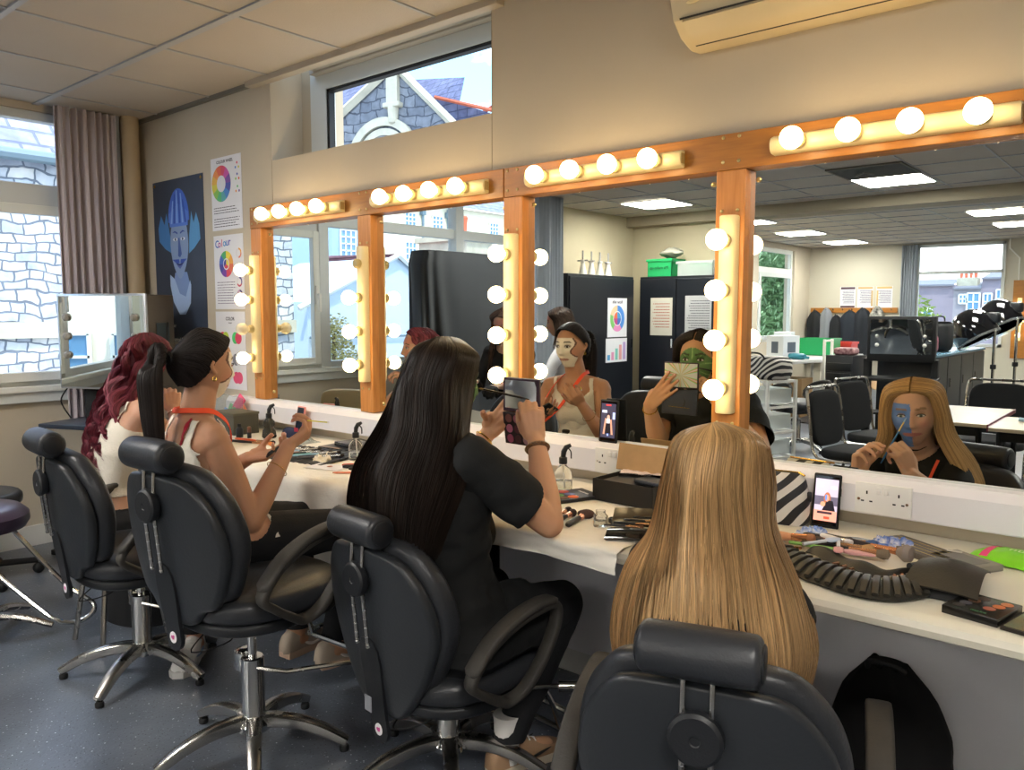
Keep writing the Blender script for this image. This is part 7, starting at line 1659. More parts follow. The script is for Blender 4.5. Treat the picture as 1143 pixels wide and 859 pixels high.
shoe(t2, b2_, P2['anL'], (-.1, 1, 0), '#b79c86', '#9b8d7e', '#d8cfc4', lift=.105); shoe(t2, b2_, P2['anR'], (.2, 1, 0), '#b79c86', '#9b8d7e', '#d8cfc4', lift=.105)
th = thing('cotton_bud', 'thin yellow stick held in the raised hand of the ponytailed woman', 'stick', (-2.20, -.775, .985)); m = MB(); m.tube([(-.025, -.03, .012), (.018, .022, .004)], .0022, 6); m.build('stick', mat('yellow_stick', '#d8cf4a', .4), th); m = MB(); m.sphere((.018, .022, .004), .0032, 8, 6); m.build('tip', M_WHITE, th)
ph = thing('hand_mirror', 'dark slim compact held in the lowered hand of the ponytailed woman', 'compact', (-2.415, -.795, .875), rot=(R_(28), R_(-30), R_(-20))); m = MB(); m.box((0, 0, 0), (.07, .10, .010), .004); m.build('casing', M_BLKPLA, ph); m = MB(); m.box((0, 0, .0056), (.058, .086, .001)); m.build('lid_panel', mat('compact_lid', '#30343c', .15), ph, False)

# ============ woman 1: wavy burgundy hair, white vest
H1 = HM((-3.365, -.805, 1.150), 30, 0, 4)
P1 = dict(hip=(-3.33, -.99, .52), chest=(-3.33, -.945, .78), neck=(-3.345, -.875, 1.015), head=H1, hs=.97, shL=(-3.50, -.875, .945), shR=(-3.205, -.905, .955),
          elL=(-3.58, -.72, .80), elR=(-3.20, -.735, .79), wrL=(-3.44, -.58, .80), wrR=(-3.345, -.705, .935), knL=(-3.46, -.56, .50), knR=(-3.08, -.64, .50), anL=(-3.46, -.50, .09), anR=(-2.93, -.86, .09), ftL=(-3.46, -.37, .035), ftR=(-2.85, -.94, .035), wide=.92, arm=.90)
t1, b1, tips1 = make_person('woman with long wavy burgundy hair in white vest top, hand raised to her mouth', P1, (.56, .32, .22), wear_tank(.62, seed=2), glam, (.48, .18, .16), (.06, .03, .025), (.08, .05, .03),
    dict(R=dict(d=(-.45, .20, .88), n=(-.5, .3, -.3), side=(-.4, -.8, 0), curls=((.6, .8, .4), (.7, .9, .4), (.85, 1.0, .5), (1.0, 1.0, .5)), thumb=(.85, .3, .5)),
         L=dict(d=(.6, .75, -.1), n=(0, .1, -1), side=(.7, -.4, 0), curls=(.3, .3, .35, .4))))
def hair1():
    h = lambda x, y, z: H1 @ Vector((x, y, z)); w = Vector
    r0 = [h(-.004, .070, .094), h(-.006, .03, .118), h(0, -.05, .118), h(.006, .03, .118), h(.004, .070, .094)]
    r1 = [h(-.064, .052, .070), h(-.084, .0, .080), h(0, -.112, .075), h(.084, .0, .080), h(.064, .052, .070)]
    r2 = [h(-.088, .015, .0), h(-.096, -.04, .0), h(0, -.130, -.01), h(.096, -.04, .0), h(.086, .012, .0)]
    r3 = [w((-3.44, -.90, 1.02)), w((-3.43, -.95, 1.02)), w((-3.35, -.985, 1.02)), w((-3.27, -.945, 1.02)), w((-3.255, -.89, 1.02))]
    r4 = [w((-3.46, -.95, .90)), w((-3.45, -.995, .90)), w((-3.37, -1.03, .90)), w((-3.29, -1.01, .90)), w((-3.255, -.965, .90))]
    r5 = [w((-3.45, -.99, .80)), w((-3.43, -1.03, .80)), w((-3.36, -1.05, .79)), w((-3.29, -1.04, .80)), w((-3.26, -1.0, .80))]
    r6 = [w((-3.41, -1.0, .71)), w((-3.40, -1.04, .70)), w((-3.34, -1.05, .70)), w((-3.28, -1.04, .71)), w((-3.26, -1.01, .72))]
    red = lambda t, q: tuple(a * (.45 + 1.0 * q) for a in (.17 + .09 * t, .032 + .020 * t, .050 + .028 * t))
    loft_hair('wavy_burgundy_hair', [r0, r1, r2, r3, r4, r5, r6], 2200, .0016, t1, b1, red, 21, 40, .030, wave=.024, wfreq=25, jit=.02, fray=.05, ends=.12, clump=.75, ncl=15)
hair1()
ribbon('orange_lanyard', [(-3.455, -.835, .80), (-3.43, -.82, .90), (-3.40, -.845, .985), (-3.405, -.90, 1.02), (-3.345, -.935, 1.035), (-3.29, -.90, 1.015), (-3.31, -.845, .97), (-3.375, -.825, .90), (-3.44, -.835, .80)], .017, M_ORANGE, t1, b1, lambda p: (p - Vector((-3.345, -.875, p.z - .03))).normalized())
e = Vector(P1['elR']); wq = Vector(P1['wrR']); bracelet(t1, b1, e.lerp(wq, .9), wq - e, .027, M_CHROME, .004)
shoe(t1, b1, P1['anL'], (0, 1, 0), '#dcdbd8', '#e4e3e0'); shoe(t1, b1, P1['anR'], (.7, -.7, 0), '#dcdbd8', '#e9e8e6', '#8fa6c0')
st = thing('stool', 'round black stool under the burgundy haired woman', 'stool', (-3.33, -.97, 0))
m = MB(); m.lathe([(.0, .385), (.15, .385), (.165, .395), (.17, .41), (.165, .425), (.14, .432), (0, .435)], 28); m.build('seat', M_BLKLEA, st)
for k in range(4):
    a = PI / 4 + k * PI / 2; m = MB(); m.tube([(.12 * math.cos(a), .12 * math.sin(a), .39), (.19 * math.cos(a), .19 * math.sin(a), .0)], .011, 8); m.build('leg', M_CHROME2, st)
# ---------------------------------------------------------------- the room behind the camera (seen in the mirrors)
M_CUP = mat('black_cupboard', '#15181d', .4, noise=.1, nscale=3); M_CUPD = mat('black_cupboard_door', '#191c22', .35)
def cupboard(lb, x0, x1, y0, y1, z1, face):
    t = thing('cupboard', lb, 'cupboard', ((x0 + x1) / 2, (y0 + y1) / 2, 0)); c = ((x0 + x1) / 2, (y0 + y1) / 2, 0)
    m = MB(); m.b2((x0, y0, 0), (x1, y1, z1), .004); ob(m, c).build('carcass', M_CUP, t, False)
    if face == 'x':
        n = 1; L = (y1 - y0) / n; m = MB(); m.b2((x1, y0 + .02, .05), (x1 + .018, y1 - .02, z1 - .03), .003); d = ob(m, c).build('door', M_CUPD, t, False); m = MB(); m.b2((x1 + .018, y0 + .05, .95), (x1 + .03, y0 + .07, 1.05)); ob(m, c).build('handle', M_CHROME, d, False)
    else:
        L = (x1 - x0) / 2
        for k in range(2): m = MB(); m.b2((x0 + k * L + .008, y1, .05), (x0 + (k + 1) * L - .008, y1 + .018, z1 - .03), .003); d = ob(m, c).build('door', M_CUPD, t, False); m = MB(); xx = x0 + L + (-.05 if k == 0 else .05); m.b2((xx - .01, y1 + .018, .95), (xx + .01, y1 + .03, 1.05)); ob(m, c).build('handle', M_CHROME, d, False)
cupboard('black cupboard against the side wall of the corner, wheel poster on its door', -5.42, -4.99, -5.05 - .70, -4.45, 1.77, 'x')
cupboard('wide black double cupboard on the back wall under the green crate', -5.05, -4.05, -6.43, -6.0, 1.78, 'y')
def sheet(lb, c, w, h, ax, mtl=None, name='notice_sheet'):
    """paper sheet on a surface: ax 'x' faces +x, 'y' faces +y"""
    t = thing(name, lb, 'poster', c, R_(90) if ax == 'x' else R_(180)); m = MB(); m.box((0, 0, 0), (w, .002, h)); m.build('sheet', mtl or M_POST, t, False); return t
s = sheet('sheet with a pie-like colour wheel on the black side cupboard', (-4.969, -5.38, 1.30), .40, .44, 'x'); wheel(s, 0, -.01, 0, .075, ['#e0704a', '#b84a8a', '#4a70c0', '#4a9ad0']); wheel(s, 0, -.01, .085, .15, ['#e8c8a0', '#7ac06a', '#e08ac0', '#4a8ad8', '#4a8ad8']); m = MB(); text_mesh(m, 'flicker skills', .045, PM(0, .175, .0014), .0002, bold=.001); m.build('title_lettering', M_TXT, s, False)
s = sheet('sheet with descending coloured bars on the black side cupboard', (-4.969, -5.37, .93), .44, .27, 'x')
for k, (c_, hh) in enumerate((('#b8a0d8', .20), ('#e8a0a0', .17), ('#7ac8b8', .13), ('#e090b8', .09), ('#4a9ad8', .06))): m = MB(); m.box((-.16 + .08 * k, -.0013, -.11 + hh / 2), (.055, .0003, hh)); m.build('bar', mat('wheel_' + c_, c_, .5), s, False)
s = sheet('narrow pale list with red and yellow rows on the black back cupboard', (-4.745, -5.979, 1.31), .29, .44, 'y', mat('sheet_beige', '#c9c3b4', .7)); lines(s, -.11, .11, .15, 9, .034, .010, mat('rows_red', '#a8524a', .7))
s = sheet('grey timetable printout on the right door of the black back cupboard', (-4.27, -5.979, 1.30), .33, .50, 'y', mat('sheet_grey', '#b5b5b5', .7)); lines(s, -.14, .14, .19, 14, .028, .008)
# crates on top
def crate(name, lb, c, d, mtl, lid=None, lettering=False):
    t = thing(name, lb, 'crate', c); w_, dd, h_ = d; m = MB()
    for a, b in (((-w_ / 2, -dd / 2, 0), (w_ / 2, dd / 2, .006)), ((-w_ / 2, -dd / 2, 0), (-w_ / 2 + .006, dd / 2, h_)), ((w_ / 2 - .006, -dd / 2, 0), (w_ / 2, dd / 2, h_)), ((-w_ / 2, -dd / 2, 0), (w_ / 2, -dd / 2 + .006, h_)), ((-w_ / 2, dd / 2 - .006, 0), (w_ / 2, dd / 2, h_))): m.b2(a, b)
    for s_ in (-1, 1): m.b2((-w_ / 2 - .015, s_ * dd / 2 - .012, h_ - .03), (w_ / 2 + .015, s_ * dd / 2 + .012, h_)); m.b2((s_ * w_ / 2 - .012, -dd / 2, h_ - .03), (s_ * w_ / 2 + .012, dd / 2, h_))
    m.build('crate_body', mtl, t, False)
    if lid: m = MB(); m.box((0, 0, h_ + .008), (w_ + .03, dd + .03, .014), .004); m.build('lid', lid, t, False)
    if lettering: m = MB(); text_mesh(m, 'Ms make-up', .05, Matrix.Translation((0, dd / 2 + .013, h_ * .5)) @ Matrix.Rotation(PI, 4, 'Z') @ Matrix.Rotation(PI / 2, 4, 'X'), .0004); m.build('handwriting', M_BLACK, t, False)
    return t
M_GRCR = mat('green_crate', '#1f9a58', .4); M_TRANS = mat('translucent_plastic', '#dfe6e2', .3, trans=.5, alpha=.6)
crate('plastic_crate', 'green plastic crate on top of the black back cupboard', (-4.82, -6.20, 1.78), (.32, .30, .21), M_GRCR, lettering=True)
t = crate('plastic_crate', 'see-through plastic crate of green things beside the green crate', (-4.36, -6.20, 1.78), (.44, .30, .17), M_TRANS); m = MB(); m.sphere((0.02, 0, .09), (.17, .12, .075), 16, 10); m.build('green_contents', mat('green_fabric', '#5fae86', .7), t)
t = thing('plastic_bag', 'bundled shiny clear bag on top of the green crate', 'bag', (-4.74, -6.20, 1.995)); m = MB(); m.grid(lambda u, v: (.15 * math.cos(2 * PI * u) * max(0, math.sin(PI * v * .96)) * (1 + .25 * mnoise.noise(Vector((u * 9, v * 6, 2)))), .11 * math.sin(2 * PI * u) * max(0, math.sin(PI * v * .96)), .13 * v + .02 * mnoise.noise(Vector((u * 7, v * 5, 6)))), 36, 16); m.build('crumpled_film', mat('film_grey', '#b9b7a8', .2, metal=.3), t, True, 30)
for k in range(4):
    t = thing('clamp_stand', 'white conical training-head clamp on the side cupboard, %s' % ['the one nearest the curtain', 'second from the curtain', 'third from the curtain', 'the one nearest the corner'][k], 'clamp', (-5.20, -5.02 - .17 * k, 1.775), R_(30 * k), 'row of white clamps on the cupboard')
    m = MB(); m.lathe([(.05, 0), (.045, .02), (.028, .10), (.022, .14), (.03, .15), (.03, .165), (.012, .17)], 18); m.build('cone', M_WHITE, t); m = MB(); m.tube([(0, 0, .165), (0, 0, .27)], .010, 8); m.tube([(-.07, 0, .16), (.07, 0, .16)], .009, 8); m.build('clamp_arm', mat('clamp_grey', '#9a9a98', .5), t)

# cloth covered stand, people at the back
t = thing('covered_stand', 'tall stand covered by a black cloth in front of the windows', 'covered stand', (-4.42, -2.32, 0))
def drape(u, v):
    a = 2 * PI * u; ca, sa = math.cos(a), math.sin(a); e = .35; sx = math.copysign(abs(ca) ** e, ca); sy = math.copysign(abs(sa) ** e, sa)
    z = 1.82 - 1.25 * v if v > .04 else 1.80 + v * .5; k = 1 if v > .04 else .3 + 17 * v
    f = .020 * (v + .2) * math.sin(a * 13 + 5 * v) + .03 * v * math.sin(a * 5 + 1)
    return ((.13 + f) * sx * min(1, k), (.55 + f) * sy * min(1, k), z + (.55 * v * .25 * max(0, sy) if v > .9 else 0))
m = MB(); m.grid(drape, 120, 26); m.build('black_cloth', mat('black_drape', '#1f242a', .7, sheen=.2), t, True, 70)
m = MB()
for s_ in (-1, 1): m.tube([(0, s_ * .45, 0), (0, s_ * .45, 1.78)], .018, 8)
m.build('stand_pole', M_BLACK, t)
def simple_cloth(top, mt, sleeve=1.0, zlow=.55):
    def f(me, t, base, P, fw, rt, up):
        nk = np.array(P['neck']); hip = np.array(P['hip'])
        def keep(v):
            k = (np.linalg.norm(v - nk, axis=1) > .075) & (v[:, 2] < nk[2]) & (v[:, 2] > hip[2] - .05)
            for s_ in 'LR': k &= np.linalg.norm(v - np.array(P['wr' + s_]), axis=1) > .09
            return k
        region(me, keep, .010, top, mt, t, base, wrinkle=.006, wscale=12, thick=.002)
        region(me, lambda v: (v[:, 2] < hip[2] + .05) & (v[:, 2] > .12), .010, 'trousers', M_DENIM, t, base)
    return f
def back_person(label, x, y, yaw, hz, skin, cloth, mt, pitch, hairc, hlen, hairname, armf=.25):
    R3 = Matrix.Rotation(R_(yaw), 3, 'Z'); o = Vector((x, y, 0)); Q = lambda a, b, c: tuple(o + R3 @ Vector((a, b, c)))
    P = dict(hip=Q(0, -.16, hz - .62), chest=Q(0, -.08, hz - .38), neck=Q(0, -.02, hz - .14), head=HM(Q(0, .02, hz), yaw, pitch), hs=.97, shL=Q(-.15, -.03, hz - .20), shR=Q(.15, -.03, hz - .20), elL=Q(-.20, .06, hz - .44), elR=Q(.22, .08, hz - .42), wrL=Q(-.12, armf + .05, hz - .42), wrR=Q(.12, armf + .05, hz - .40),
             knL=Q(-.10, -.08, (hz - .62) * .52), knR=Q(.10, -.04, (hz - .62) * .52), anL=Q(-.10, -.14, .09), anR=Q(.10, -.12, .09), wide=.92, arm=.88)
    hd = dict(d=R3 @ Vector((.1, 1, 0)), n=(0, 0, -1), side=R3 @ Vector((1, 0, 0)), curls=(.4, .45, .5, .55)); hd2 = dict(hd); hd2['side'] = R3 @ Vector((-1, 0, 0))
    t, b, _ = make_person(label, P, skin, simple_cloth(cloth, mt), glam, (.45, .2, .16), tuple(c * 1.2 for c in hairc[:3]), (.08, .05, .03), dict(L=hd, R=hd2), vox=.0065)
    H = P['head']; h = lambda x_, y_, z_: H @ Vector((x_, y_, z_)); L = hlen
    r0 = [h(-.004, .070, .096), h(-.004, 0, .122), h(0, -.05, .120), h(.004, 0, .122), h(.004, .070, .096)]; r1 = [h(-.066, .055, .07), h(-.086, .0, .08), h(0, -.112, .08), h(.086, .0, .08), h(.066, .055, .07)]
    r2 = [h(-.088, .02, .0), h(-.10, -.04, .0), h(0, -.13, .0), h(.10, -.04, .0), h(.088, .02, .0)]; zz = hz - .14
    r3 = [Vector(Q(-.11, .03, zz)), Vector(Q(-.13, -.06, zz)), Vector(Q(0, -.14, zz)), Vector(Q(.13, -.06, zz)), Vector(Q(.11, .03, zz))]; r4 = [Vector(Q(-.15, .04, zz - L)), Vector(Q(-.14, -.14, zz - L)), Vector(Q(0, -.19, zz - L)), Vector(Q(.14, -.14, zz - L)), Vector(Q(.15, .04, zz - L))]
    loft_hair(hairname, [r0, r1, r2, r3, r4], 700, .0028, t, b, lambda q, w_: tuple(c * (.5 + .9 * w_) for c in hairc), 4, 16, .03, wave=.008, wfreq=12, jit=.02, ends=.1)
    for an in ('anL', 'anR'): shoe(t, b, P[an], R3 @ Vector((0, 1, 0)), '#2a2a2c', '#1c1c1e')
back_person('woman in pale grey long sleeved top with brown hair, turned away in the third mirror', -3.78, -2.72, 62, 1.275, (.5, .3, .2), 'grey_top', mat('pale_grey_cotton', '#d9d8dc', .85), 8, (.045, .028, .02), .05, 'brown_hair')
back_person('woman in black with long brown hair looking down before the black cloth', -3.66, -1.92, -10, 1.27, (.55, .34, .25), 'black_top', mat('black_top', '#141315', .85), 22, (.10, .055, .035), .32, 'long_brown_hair')

# table group
M_TABLE = wood_material('beech_table', '#b08a5c', '#c29c6c', (1, 6, 8), .3)
for lb, x0, x1, y0, y1 in (('light wood table nearest the mirror, right half of the pair', -.80, -.08, -3.20, -2.60), ('light wood table, left half of the pair with a maroon seam', -1.34, -.82, -3.65, -2.72)):
    t = thing('table', lb, 'table', ((x0 + x1) / 2, (y0 + y1) / 2, 0)); c = ((x0 + x1) / 2, (y0 + y1) / 2, 0)
    m = MB(); m.b2((x0, y0, .715), (x1, y1, .735), .003); ob(m, c).build('tabletop', mat('beech_laminate', '#c9b89c', .25, noise=.05, nscale=4), t, False)
    m = MB(); m.b2((x0 - .004, y0, .713), (x0 + .004, y1, .7362)); m.b2((x1 - .004, y0, .713), (x1 + .004, y1, .7362)); ob(m, c).build('edge_band', mat('maroon_edge', '#6a2a35', .5), t, False)
    for xx in (x0 + .05, x1 - .05):
        for yy in (y0 + .05, y1 - .05): m = MB(); m.tube([(xx, yy, 0), (xx, yy, .714)], .016, 8); ob(m, c).build('leg', M_BLACK, t)
    m = MB()
    for yy in (y0 + .05, y1 - .05): m.b2((x0 + .05, yy - .01, .66), (x1 - .05, yy + .01, .71))
    ob(m, c).build('apron_rail', M_BLACK, t, False)
t = thing('paint_tube', 'small pale tube and packet lying on the right table', 'tube', (-.62, -2.95, .7365), R_(20)); m = MB(); m.tube([(-.09, 0, .012), (.02, 0, .012)], [.012, .010], 10); m.tube([(.02, 0, .012), (.05, 0, .012)], .007, 8); m.build('tube_body', mat('pale_blue_tube', '#a9c8dc', .4), t); m = MB(); m.box((.10, .03, .006), (.09, .05, .010), .004); m.build('packet', mat('pale_packet', '#e0d6bc', .5), t)
M_FAB = mat('black_fabric', '#1a1b1e', .85, bump=.1, bscale=300)
def stack_chair(lb, x, y, rz, g='black fabric stacking chairs round the tables'):
    t = thing('stacking_chair', lb, 'chair', (x, y, 0), R_(rz), g)
    def sq(w_, h_, n=32, e=.5): return [(w_ * math.copysign(abs(math.cos(2 * PI * k / n)) ** e, math.cos(2 * PI * k / n)), h_ * math.copysign(abs(math.sin(2 * PI * k / n)) ** e, math.sin(2 * PI * k / n))) for k in range(n)]
    m = MB(); pillow(m, sq(.22, .21), .06, .025, lambda a, b, c: (a, b, .44 + c)); m.build('seat', M_FAB, t, True, 60)
    m = MB(); pillow(m, sq(.205, .185), .045, .02, lambda a, b, c: (a, -.225 - .16 * (b + .17) + c, .655 + b)); m.build('backrest', M_FAB, t, True, 60)
    for s_ in (-1, 1):
        m = MB(); m.tube(crom([(s_ * .225, .20, .0), (s_ * .225, .18, .30), (s_ * .225, .13, .405), (s_ * .225, -.13, .405), (s_ * .225, -.215, .46), (s_ * .222, -.245, .66), (s_ * .212, -.275, .835), (s_ * .17, -.285, .862)], 4), .010, 6); m.build('side_frame', M_CHROME2, t)
        m = MB(); m.tube([(s_ * .225, -.10, .40), (s_ * .225, -.28, 0)], .010, 6); m.build('leg', M_BLACK, t)
    m = MB(); m.tube([(-.17, -.285, .862), (.17, -.285, .862)], .010, 6); m.build('top_rail', M_CHROME2, t)
stack_chair('black stacking chair left of the tables, nearest the mirror', -1.58, -3.05, -82); stack_chair('black stacking chair behind the first one at the left of the tables', -1.66, -3.85, -75)
stack_chair('black stacking chair at the far side of the left table', -1.02, -4.15, 0); stack_chair('black stacking chair at the right edge of the big mirror', -.36, -3.62, 20)
salon_chair('salon chair without a back, standing alone in the room behind', (-2.90, -5.45, 0), R_(-70), .50, .3, True, False, False, 'spare salon chairs in the room behind')
# white rack trolley with zebra bag
t = thing('rack_trolley', 'white framed rack trolley with clear drawers carrying a zebra holdall', 'trolley', (-2.78, -4.38, 0), R_(20))
for sx in (-1, 1):
    for sy in (-1, 1): m = MB(); m.b2((sx * .17 - .012, sy * .17 - .012, .0), (sx * .17 + .012, sy * .17 + .012, .78)); m.build('upright', M_WHITE, t, False)
for z in (.10, .32, .54, .76): m = MB(); m.b2((-.17, -.18, z), (.17, -.16, z + .02)); m.b2((-.17, .16, z), (.17, .18, z + .02)); m.b2((-.18, -.17, z), (-.16, .17, z + .02)); m.b2((.16, -.17, z), (.18, .17, z + .02)); m.build('shelf_rail', M_WHITE, t, False)
for z in (.13, .35, .57): m = MB(); m.box((0, 0, z + .07), (.30, .30, .13), .01); m.build('clear_drawer', M_TRANS, t, False)
t = thing('zebra_holdall', 'zebra patterned holdall on top of the white rack trolley', 'bag', (-2.78, -4.38, .785), R_(20)); m = MB(); pillow(m, [(.21 * math.copysign(abs(math.cos(2 * PI * k / 32)) ** .6, math.cos(2 * PI * k / 32)), .15 * math.copysign(abs(math.sin(2 * PI * k / 32)) ** .6, math.sin(2 * PI * k / 32))) for k in range(32)], .19, .06, lambda a, b, c: (a, b, .095 + c)); m.build('bag_body', zm, t, True, 70); m = MB(); m.tube(crom([(-.08, .10, .16), (-.06, .15, .22), (.06, .15, .22), (.08, .10, .16)], 4), .008, 6); m.build('handle', M_BLACK, t)
# white tables with boxes
for lb, x, y, rz in (('white folding table with boxes under the far left window', -3.95, -8.1, 12), ('white folding table behind the drawer trolley', -3.90, -9.3, -6)):
    t = thing('folding_table', lb, 'table', (x, y, 0), R_(rz)); m = MB(); m.box((0, 0, .735), (.70, 1.1, .04), .008); m.build('tabletop', mat('table_white', '#c3c4c4', .4), t, False)
    for s_ in (-1, 1): m = MB(); m.tube([(0, s_ * .42, 0.03), (0, s_ * .42, .715)], .022, 8); m.b2((-.28, s_ * .42 - .02, 0), (.28, s_ * .42 + .02, .03)); m.build('leg', M_WHITE, t)
def carton(name, lb, c, d, mtl, rz=0, art=None, flap=False):
    t = thing(name, lb, 'box', c, R_(rz)); m = MB(); m.box((0, 0, d[2] / 2), d, .003); m.build('box_body', mtl, t, False)
    if art: m = MB(); m.box((d[0] / 2 + .001, 0, d[2] * .5), (.001, d[1] * .5, d[2] * .45)); m.box((0, d[1] / 2 + .001, d[2] * .5), (d[0] * .4, .001, d[2] * .5)); m.build('printed_picture', mat('art_' + art, art, .5), t, False)
    if flap: m = MB(); m.box((d[0] / 2 + .10, 0, d[2] - .05), (.24, d[1], .005), M=Matrix.Translation((d[0] / 2 + .09, 0, d[2] - .06)) @ Matrix.Rotation(R_(38), 4, 'Y')); m.build('flap', mtl, t, False)
carton('appliance_box', 'white appliance box standing on the far white table', (-4.05, -7.95, .757), (.26, .34, .30), mat('carton_white', '#d5dbe2', .5), 15, '#54606e'); carton('appliance_box', 'smaller white box behind the appliance box', (-4.22, -8.42, .757), (.22, .25, .34), mat('carton_white', '#d5dbe2', .5), -8, '#8f9bb0')
t = thing('hair_dryer', 'teal hair dryer lying before the white appliance box', 'hair dryer', (-3.80, -7.80, .80), R_(20)); m = MB(); m.tube([(-.12, 0, 0), (-.06, 0, 0), (.08, 0, 0), (.12, 0, 0)], [.035, .042, .040, .03], 14); m.build('barrel', mat('teal_plastic', '#2f7f93', .35), t); m = MB(); m.tube([(.03, 0, 0), (.06, -.14, -.02)], [.02, .018], 10); m.build('handle', mat('teal_plastic', '#2f7f93', .35), t)
carton('cardboard_box', 'open brown cardboard box under the white tables', (-3.42, -8.72, 0), (.42, .4, .50), mat('brown_card', '#9a7c58', .8), 5, None, True); carton('cardboard_box', 'closed brown cardboard box beside the open one', (-3.97, -8.1, 0), (.4, .4, .5), mat('brown_card', '#9a7c58', .8), 0)
crate('plastic_crate', 'green crate on the back white table left of the coats', (-4.02, -9.15, .757), (.50, .40, .24), M_GRCR); crate('plastic_crate', 'red crate beside the green crate on the back table', (-3.82, -9.62, .757), (.32, .30, .18), mat('red_crate', '#c93632', .4))
# drawer trolley, white stand
t = thing('drawer_trolley', 'tall black hairdressing trolley of drawers on castors', 'trolley', (-3.18, -7.75, 0), R_(8)); m = MB(); m.box((0, 0, .475), (.34, .36, .73), .006); m.build('case', M_BLKPLA, t)
for k in range(5): m = MB(); m.box((.0, .186, .20 + .125 * k), (.30, .018, .10), .006); m.build('drawer', mat('drawer_black', '#101114', .3), t)
for sx in (-1, 1):
    for sy in (-1, 1): m = MB(); m.lathe([(0, -.012), (.038, -.012), (.042, 0), (.038, .012), (0, .012)], 16, Matrix.Translation((sx * .14, sy * .14, .042)) @ Matrix.Rotation(PI / 2, 4, 'Y')); m.tube([(sx * .14, sy * .14, .04), (sx * .14, sy * .14, .11)], .008, 6); m.build('castor', mat('castor_grey', '#8f8f90', .4), t)
t = thing('toiletry_bag', 'maroon patterned bag on top of the drawer trolley', 'bag', (-3.18, -7.75, .842)); m = MB(); m.box((0, 0, .045), (.26, .20, .09), .035, seg=4); m.build('bag_body', mat('maroon_print', '#5a2434', .6, noise=.6, nscale=30, col2='#b08a8a'), t)
t = thing('ladder_rack', 'white ladder-like rack behind the drawer trolley', 'rack', (-3.50, -8.05, 0)); m = MB()
for s_ in (-1, 1): m.b2((-.015, s_ * .14 - .015, 0), (.015, s_ * .14 + .015, 1.02))
for z in (.25, .5, .75, 1.0): m.b2((-.012, -.14, z - .012), (.012, .14, z + .012))
m.build('rack_frame', M_WHITE, t, False)
# black mirror station in the room
t = thing('mirror_station', 'black mirror station on wheels reflected in the middle of the big mirror', 'mirror station', (-2.12, -5.98, 0), R_(172))
m = MB(); m.box((0, .13, 1.10), (.60, .20, .44), .006); m.build('mirror_box', M_BLACK, t); m = MB(); m.box((0, 0, 0), (.54, .003, .385), M=Matrix.Translation((0, .016, 1.10)) @ Matrix.Rotation(R_(6), 4, 'X')); m.build('mirror_glass', M_MIRROR, t, False)
for s_ in (-1, 1):
    for z in (1.21, 1.13, 1.04): m = MB(); m.lathe([(.018, 0), (.019, .012), (.011, .02), (0, .022)], 14, frame((s_ * .21, .026, z), 0, PI / 2)); m.build('mirror_lamp', mat('lamp_white_off', '#c8c6c0', .4), t)
m = MB(); m.b2((-.34, -.18, .70), (.34, .26, .725), .003); m.b2((-.34, -.05, .36), (.34, .22, .38), .003); m.build('shelf', M_BLACK, t, False)
for s_ in (-1, 1): m = MB(); m.b2((s_ * .30 - .03, .06, .04), (s_ * .30 + .03, .20, .90)); m.b2((s_ * .30 - .02, -.18, .02), (s_ * .30 + .02, .24, .06)); m.build('upright', M_BLACK, t, False)
# low black cabinet with blue light painted into its top colour, bags, hood dryers
t = thing('cabinet', 'long black low cabinet below the far window', 'cabinet', (-2.16, -7.6, 0)); m = MB(); m.box((0, 0, .455), (.50, 2.6, .90), .004); m.build('carcass', M_CUP, t); m = MB(); m.box((0, 0, .917), (.54, 2.64, .025), .004); m.build('cabinet_top', mat('cabinet_top', '#5a7f96', .25), t, False)
for k in range(4): m = MB(); m.box((.258, -.975 + .65 * k, .46), (.014, .63, .86), .002); d = m.build('door', M_CUPD, t, False); m = MB(); m.box((.27, -.75 + .65 * k, .62), (.012, .012, .09)); m.build('handle', M_CHROME, d, False)
m = MB(); m.box((.267, 1.18, .70), (.003, .12, .30)); m.build('label_sheet', mat('sheet_cream', '#d8d2c0', .7), t, False)
def softbag(name, lb, c, d, mtl, rz=0):
    t = thing(name, lb, 'bag', c, R_(rz)); m = MB(); pillow(m, [(d[0] / 2 * math.copysign(abs(math.cos(2 * PI * k / 28)) ** .6, math.cos(2 * PI * k / 28)), d[1] / 2 * math.copysign(abs(math.sin(2 * PI * k / 28)) ** .6, math.sin(2 * PI * k / 28))) for k in range(28)], d[2], min(d) * .3, lambda a, b, z: (a * (1 + .1 * mnoise.noise(Vector((a * 9, b * 9, z * 9)))), b, d[2] / 2 + .006 + z)); m.build('bag_body', mtl, t, True, 70); m = MB(); m.tube(crom([(-d[0] * .2, 0, d[2]), (-d[0] * .15, 0, d[2] + .06), (d[0] * .15, 0, d[2] + .06), (d[0] * .2, 0, d[2])], 4), .008, 6); m.build('handle', M_BLACK, t)
softbag('vanity_bag', 'pink and leopard vanity bag on the low cabinet', (-2.08, -6.75, .93), (.22, .40, .20), mat('pink_leopard', '#c96a86', .5, noise=.5, nscale=25, col2='#3a2a26')); softbag('black_bag', 'tall black bag on the low cabinet beside the pink bag', (-2.08, -7.35, .93), (.26, .40, .32), mat('black_canvas', '#101114', .8))
M_HOOD = mat('hood_black', '#0d0d10', .08, coat=1)
